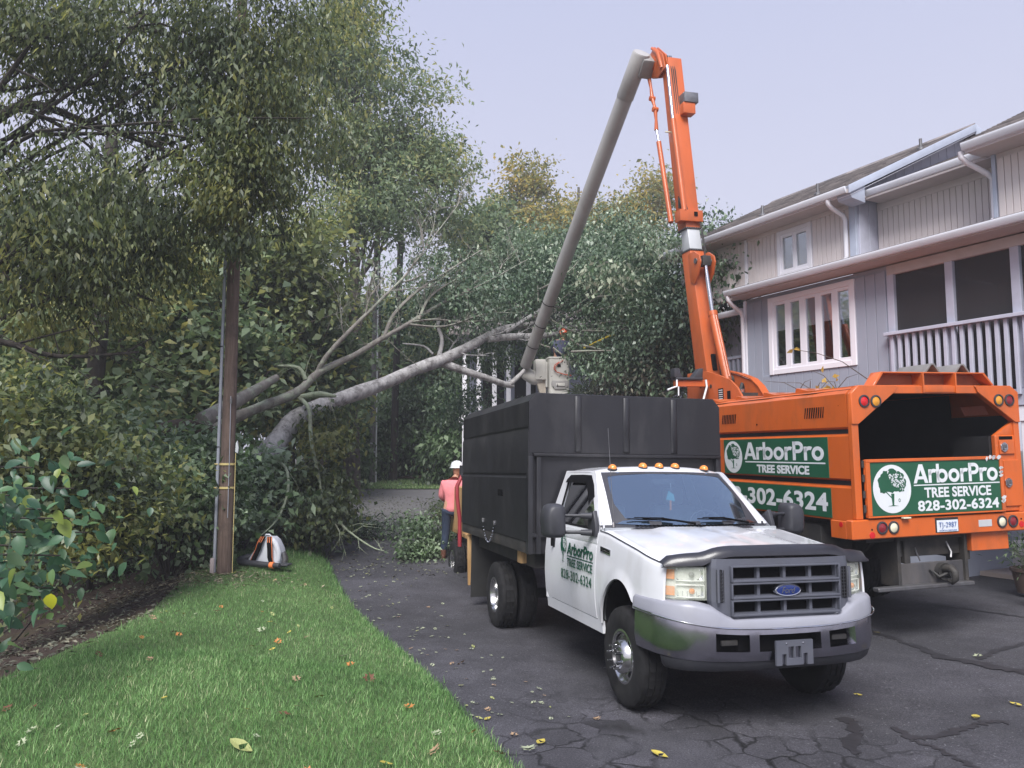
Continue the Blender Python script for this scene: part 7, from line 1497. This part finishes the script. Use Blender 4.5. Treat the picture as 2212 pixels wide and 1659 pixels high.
for dx, dy, k, s, lab, z in ((520, 1590, 'olive', .16, 'largest pale green maple leaf on the lawn near the bottom edge', .40), (797, 1462, 'brown', .12, 'curled dark brown leaf on the lawn towards the road edge', .24), (615, 1530, 'brown', .10, 'small blackish leaf standing up in the middle of the lawn', .36), (997, 1425, 'tan', .11, 'tan leaf lying on the asphalt beside the front tyre', 0), (742, 1412, 'pale', .12, 'pale leaf on the lawn left of the curled brown leaf', .26), (468, 1318, 'tan', .13, 'tan leaf on the lawn below the near utility pole', .33), (250, 1572, 'orange', .10, 'reddish leaf at the lower left of the lawn', .42), (883, 1530, 'orange', .09, 'orange leaf on the lawn near the road edge', .18), (833, 1622, 'yellow', .10, 'yellow leaf at the bottom edge of the lawn', .32), (940, 1618, 'tan', .11, 'wide tan leaf at the bottom edge near the road', .2), (1020, 1592, 'orange', .09, 'orange leaf on the grass tips at the road edge', .08), (640, 1462, 'tan', .08, 'small tan leaf in the middle of the lawn', .33), (565, 1358, 'pale', .10, 'pale leaf on the lawn below the leaf blower', .33), (690, 1505, 'olive', .10, 'olive leaf in the grass at mid lawn', .30), (1077, 1640, 'tan', .10, 'tan leaf on the last grass tuft by the asphalt', .04), (665, 1640, 'orange', .08, 'thin orange leaf at the bottom edge, mid lawn', .38), (545, 1395, 'olive', .09, 'olive leaf left of centre on the lawn', .35), (330, 1330, 'tan', .09, 'tan leaf near the mulch bank', .34)):
    x, y = lp_(dx, dy, z); leaf(k, x, y, s, lab, lg, tilt=.6)
ag = 'single leaves lying on the asphalt'
for dx, dy, k, s, lab in ((1424, 1634, 'yellow', .13, 'yellow brown leaf on the cracked asphalt at the bottom edge'), (1142, 1622, 'pale', .13, 'pale grey green maple leaf on the asphalt beside the lawn tip'), (1168, 1607, 'yellow', .12, 'yellow oval leaf on the asphalt by the lawn tip'), (2108, 1552, 'yellow', .12, 'yellow leaf beside the wavy sealed crack'), (2195, 1527, 'yellow', .10, 'yellow leaf at the right edge on the asphalt'), (1853, 1500, 'yellow', .08, 'small yellow leaf right of the front left tyre'), (2112, 1424, 'pale', .10, 'pale leaf on the dark patch at right'), (1895, 1370, 'yellow', .07, 'small yellow leaf just beside the bumper end'), (1290, 1555, 'tan', .07, 'tiny tan leaf left of the cracked patch'), (1110, 1590, 'tan', .07, 'small tan leaf near the lawn tip'), (1053, 1555, 'yellow', .07, 'small yellow leaf by the lawn edge')):
    x, y = gp(dx, dy, 0); leaf(k, x, y, s, lab, ag, tilt=.15)
rr = random.Random(21); n = 0
while n < 60:
    y = 4.2+rr.random()**1.2*8.5; x = float(edge_x(y))-rr.uniform(.1, .95)*float(lawn_w(y)); leaf(rr.choice(['tan', 'olive', 'brown', 'orange', 'pale', 'pale', 'tan', 'yellow']), x, y, rr.uniform(.04, .085), 'small withered leaf caught in the lawn grass', 'small leaves scattered on the lawn', tilt=.6); n += 1
rr = random.Random(12); n = 0
while n < 170:
    y = 6.5+rr.random()**1.3*9.5; x = rr.uniform(float(edge_x(y))+.05, float(edge_x(y))+rr.choice([1.2, 2.5, 3.5])); dpt = (Vector((x, y, 0))-Vector(WT.translation)); lx = dpt.dot(Vector(WT.col[0][:3])); 
    if lx > -1.5: continue
    leaf(rr.choice(['pale', 'pale', 'olive', 'pale', 'tan']), x, y, rr.uniform(.03, .07), 'small dry leaf scattered on the road between the lawn and the dump truck', 'small leaves scattered on the road', tilt=.3); n += 1
r_ = np.random.default_rng(6); n = 3600; Y_ = 13.5+r_.random(n)**.75*14.5; X_ = edge_x(Y_)+r_.random(n)*(2.5+.35*(Y_-13)); Z_ = hz(X_, Y_)+.012
tag(link('leaf_litter', leafmesh('leaf_litter', np.stack([X_, Y_, Z_], 1), rdirs(r_, n)*np.array([1, 1, .15]), np.array([[0, 0, 1.]]).repeat(n, 0)+r_.normal(size=(n, 3))*.25, r_.uniform(.04, .09, n), r_.uniform(.02, .045, n), r_.random(n), leafmat('dry litter', [(0, (.02, .018, .012)), (.5, (.06, .052, .034)), (.85, (.11, .105, .07)), (1, (.15, .16, .12))], .7, .1))), kind='stuff')
r_ = np.random.default_rng(7); n = 1500; Y_ = 4.5+r_.random(n)*9.5; X_ = edge_x(Y_)-lawn_w(Y_)-r_.random(n)*2.2+.15; Z_ = hz(X_, Y_)+.06
tag(link('mulch_litter', leafmesh('mulch_litter', np.stack([X_, Y_, Z_], 1), rdirs(r_, n)*np.array([1, 1, .2]), np.array([[0, 0, 1.]]).repeat(n, 0)+r_.normal(size=(n, 3))*.3, r_.uniform(.04, .12, n), r_.uniform(.012, .04, n), r_.random(n), leafmat('mulch chips', [(0, (.01, .007, .005)), (.6, (.03, .018, .012)), (.9, (.07, .05, .032)), (1, (.14, .12, .09))], .8, .05))), kind='stuff')
n = 900; Y_ = 11.95+r_.normal(size=n)*.5; X_ = -4.9+r_.normal(size=n)*.8; Z_ = hz(X_, Y_)+.055
tag(link('straw_litter', leafmesh('straw_litter', np.stack([X_, Y_, Z_], 1), rdirs(r_, n)*np.array([1, 1, .2]), np.array([[0, 0, 1.]]).repeat(n, 0)+r_.normal(size=(n, 3))*.3, r_.uniform(.05, .14, n), r_.uniform(.01, .03, n), r_.random(n), leafmat('dry straw', [(0, (.03, .02, .012)), (.5, (.085, .06, .035)), (1, (.17, .13, .08))], .8, .05))), kind='stuff')
# ---------------------------------------------------------------- grass blades
LG_grass = leafmat('lawn grass blades', [(0, (.020, .048, .013)), (.35, (.052, .112, .033)), (.7, (.10, .185, .062)), (.9, (.17, .24, .11)), (1, (.26, .28, .16))], .5, .4, .35)
def blades(name, X, Y, base, h, w, rng_, far=False, thin=None):
    n = len(X); Z = hz(X, Y)+base; P = np.stack([X, Y, Z], 1); a = rng_.random(n)*6.283; lean = rng_.uniform(.1, .75, n)*h; b = a+rng_.normal(size=n)*.6+1.57
    s = np.stack([np.cos(a), np.sin(a), np.zeros(n)], 1)*w[:, None]*.5; dr = np.stack([np.cos(b), np.sin(b), np.zeros(n)], 1)
    mid = P+dr*lean[:, None]*.32+np.array([0, 0, 1])*h[:, None]*.6; tip = P+dr*lean[:, None]+np.array([0, 0, 1])*h[:, None]
    patch = .4*np.sin(X*2.1+1.7*np.sin(Y*1.3))+.4*np.sin(Y*2.7+X*1.1)+.5*np.sin(X*7.3+2*np.sin(Y*5.1))*np.sin(Y*6.1+X*2.2); tint = .47+.17*patch+rng_.normal(size=n)*.23
    if far: v = np.stack([P-s, P+s, tip], 1).reshape(-1, 3); return rawmesh(name, v, 3, n, tint, LG_grass)
    v = np.stack([P-s, P+s, mid+s*.7, mid-s*.7, mid-s*.7, mid+s*.7, tip], 1)
    me = bpy.data.meshes.new(name); vv = np.concatenate([v[:, :4].reshape(-1, 3), v[:, 6]]); me.vertices.add(len(vv)); me.vertices.foreach_set('co', vv.astype(np.float32).ravel())
    i4 = np.arange(n)*4; quad = np.stack([i4, i4+1, i4+2, i4+3], 1); tri = np.stack([i4+3, i4+2, np.arange(n)+4*n], 1)
    me.loops.add(7*n); me.loops.foreach_set('vertex_index', np.concatenate([quad.ravel(), tri.ravel()]).astype(np.int32)); me.polygons.add(2*n)
    me.polygons.foreach_set('loop_start', np.concatenate([np.arange(n)*4, 4*n+np.arange(n)*3]).astype(np.int32)); at = me.attributes.new('tint', 'FLOAT', 'FACE'); at.data.foreach_set('value', np.clip(np.concatenate([tint, tint]), 0, 1).astype(np.float32)); me.materials.append(LG_grass); me.update(calc_edges=True); return me
r_ = np.random.default_rng(3)
def scatter(n, y0, y1, pw=1.0):
    Y = y0+(y1-y0)*r_.random(n)**pw; t = r_.uniform(-.015, 1.0, n); X = edge_x(Y)-t*lawn_w(Y)+r_.normal(size=n)*.03
    bare = (((X+4.95)/1.15)**2+((Y-12.0)/.75)**2 < r_.random(n)*1.7) | (r_.random(n) < np.clip((t-.78)*3.2, 0, .9)*(Y > 7.0)); k = ~bare; return X[k], Y[k], t[k]
X, Y, t = scatter(105000, 3.2, 7.2, 1.15); n = len(X)
tag(link('grass', blades('grass', X, Y, .01, r_.uniform(.035, .09, n)*(1-.2*(t < .03)), r_.uniform(.004, .008, n), r_)), kind='stuff')
X, Y, t = scatter(90000, 7.0, 14.5, 1.2); n = len(X)
tag(link('grass', blades('grass', X, Y, .01, r_.uniform(.035, .08, n), r_.uniform(.007, .012, n), r_, True)), kind='stuff')
X, Y, t = scatter(14000, 14, 20); n = len(X)
tag(link('grass', blades('grass', X, Y, .01, r_.uniform(.06, .11, n), r_.uniform(.012, .02, n), r_, True)), kind='stuff')
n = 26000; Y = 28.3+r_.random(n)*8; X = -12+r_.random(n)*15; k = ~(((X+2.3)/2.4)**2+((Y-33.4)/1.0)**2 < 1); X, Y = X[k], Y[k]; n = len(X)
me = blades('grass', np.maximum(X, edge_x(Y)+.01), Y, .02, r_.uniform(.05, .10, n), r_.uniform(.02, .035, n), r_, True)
a = me.attributes['tint']; a.data.foreach_set('value', np.clip(.86+r_.normal(size=n)*.1, 0, .97).astype(np.float32)); tag(link('grass', me), kind='stuff')  # far blade tints raised in place of sunlight the roadside tree keeps off
n = 900; Y = 31.5+r_.random(n)*2; X = -4.5+r_.normal(size=n)*1.2
# ---------------------------------------------------------------- tidy: nothing deeper than thing > part > sub-part
def depth_of(o):
    d = 1
    while o.parent is not None: o = o.parent; d += 1
    return d
def gather(o, rel, V, F, MI, MT):
    if o.type == 'MESH':
        b = len(V); V += [rel@v.co for v in o.data.vertices]
        for p in o.data.polygons:
            m = o.data.materials[p.material_index] if o.data.materials else None
            if m not in MT: MT.append(m)
            F.append((tuple(b+i for i in p.vertices), MT.index(m), p.use_smooth))
    for c in o.children: gather(c, rel@c.matrix_local, V, F, MI, MT)
def drop(o):
    for c in list(o.children): drop(c)
    bpy.data.objects.remove(o)
bpy.context.view_layer.update()
for nm in [o.name for o in bpy.data.objects if o.parent and depth_of(o) == 3 and o.children]:
    o = bpy.data.objects[nm]; V, F, MT = [], [], []; gather(o, Matrix.Identity(4), V, F, None, MT)
    me = bpy.data.meshes.new(nm.split('.')[0]); me.from_pydata([tuple(v) for v in V], [], [f[0] for f in F])
    for m in MT: me.materials.append(m)
    me.polygons.foreach_set('material_index', [f[1] for f in F]); me.polygons.foreach_set('use_smooth', [f[2] for f in F]); me.set_sharp_from_angle(angle=math.radians(40))
    par, loc, base_nm = o.parent, o.matrix_local.copy(), nm.split('.')[0]; drop(o); link(base_nm, me, par, loc)
for o in [o for o in bpy.data.objects if o.type == 'EMPTY' and not o.children]: bpy.data.objects.remove(o)

# ---------------------------------------------------------------- evening haze: one closed box of thin air round the whole scene
hm_ = bpy.data.materials.new('thin haze'); hm_.use_nodes = True; nt_h = hm_.node_tree; nt_h.nodes.clear(); pv = nt_h.nodes.new('ShaderNodeVolumePrincipled'); pv.inputs['Color'].default_value = (.90, .92, 1.0, 1); pv.inputs['Density'].default_value = .0022; pv.inputs['Anisotropy'].default_value = .1
nt_h.links.new(pv.outputs[0], nt_h.nodes.new('ShaderNodeOutputMaterial').inputs['Volume'])
tag(M().box(-640, 640, -240, 940, -8, 32).build('haze', hm_), kind='stuff')
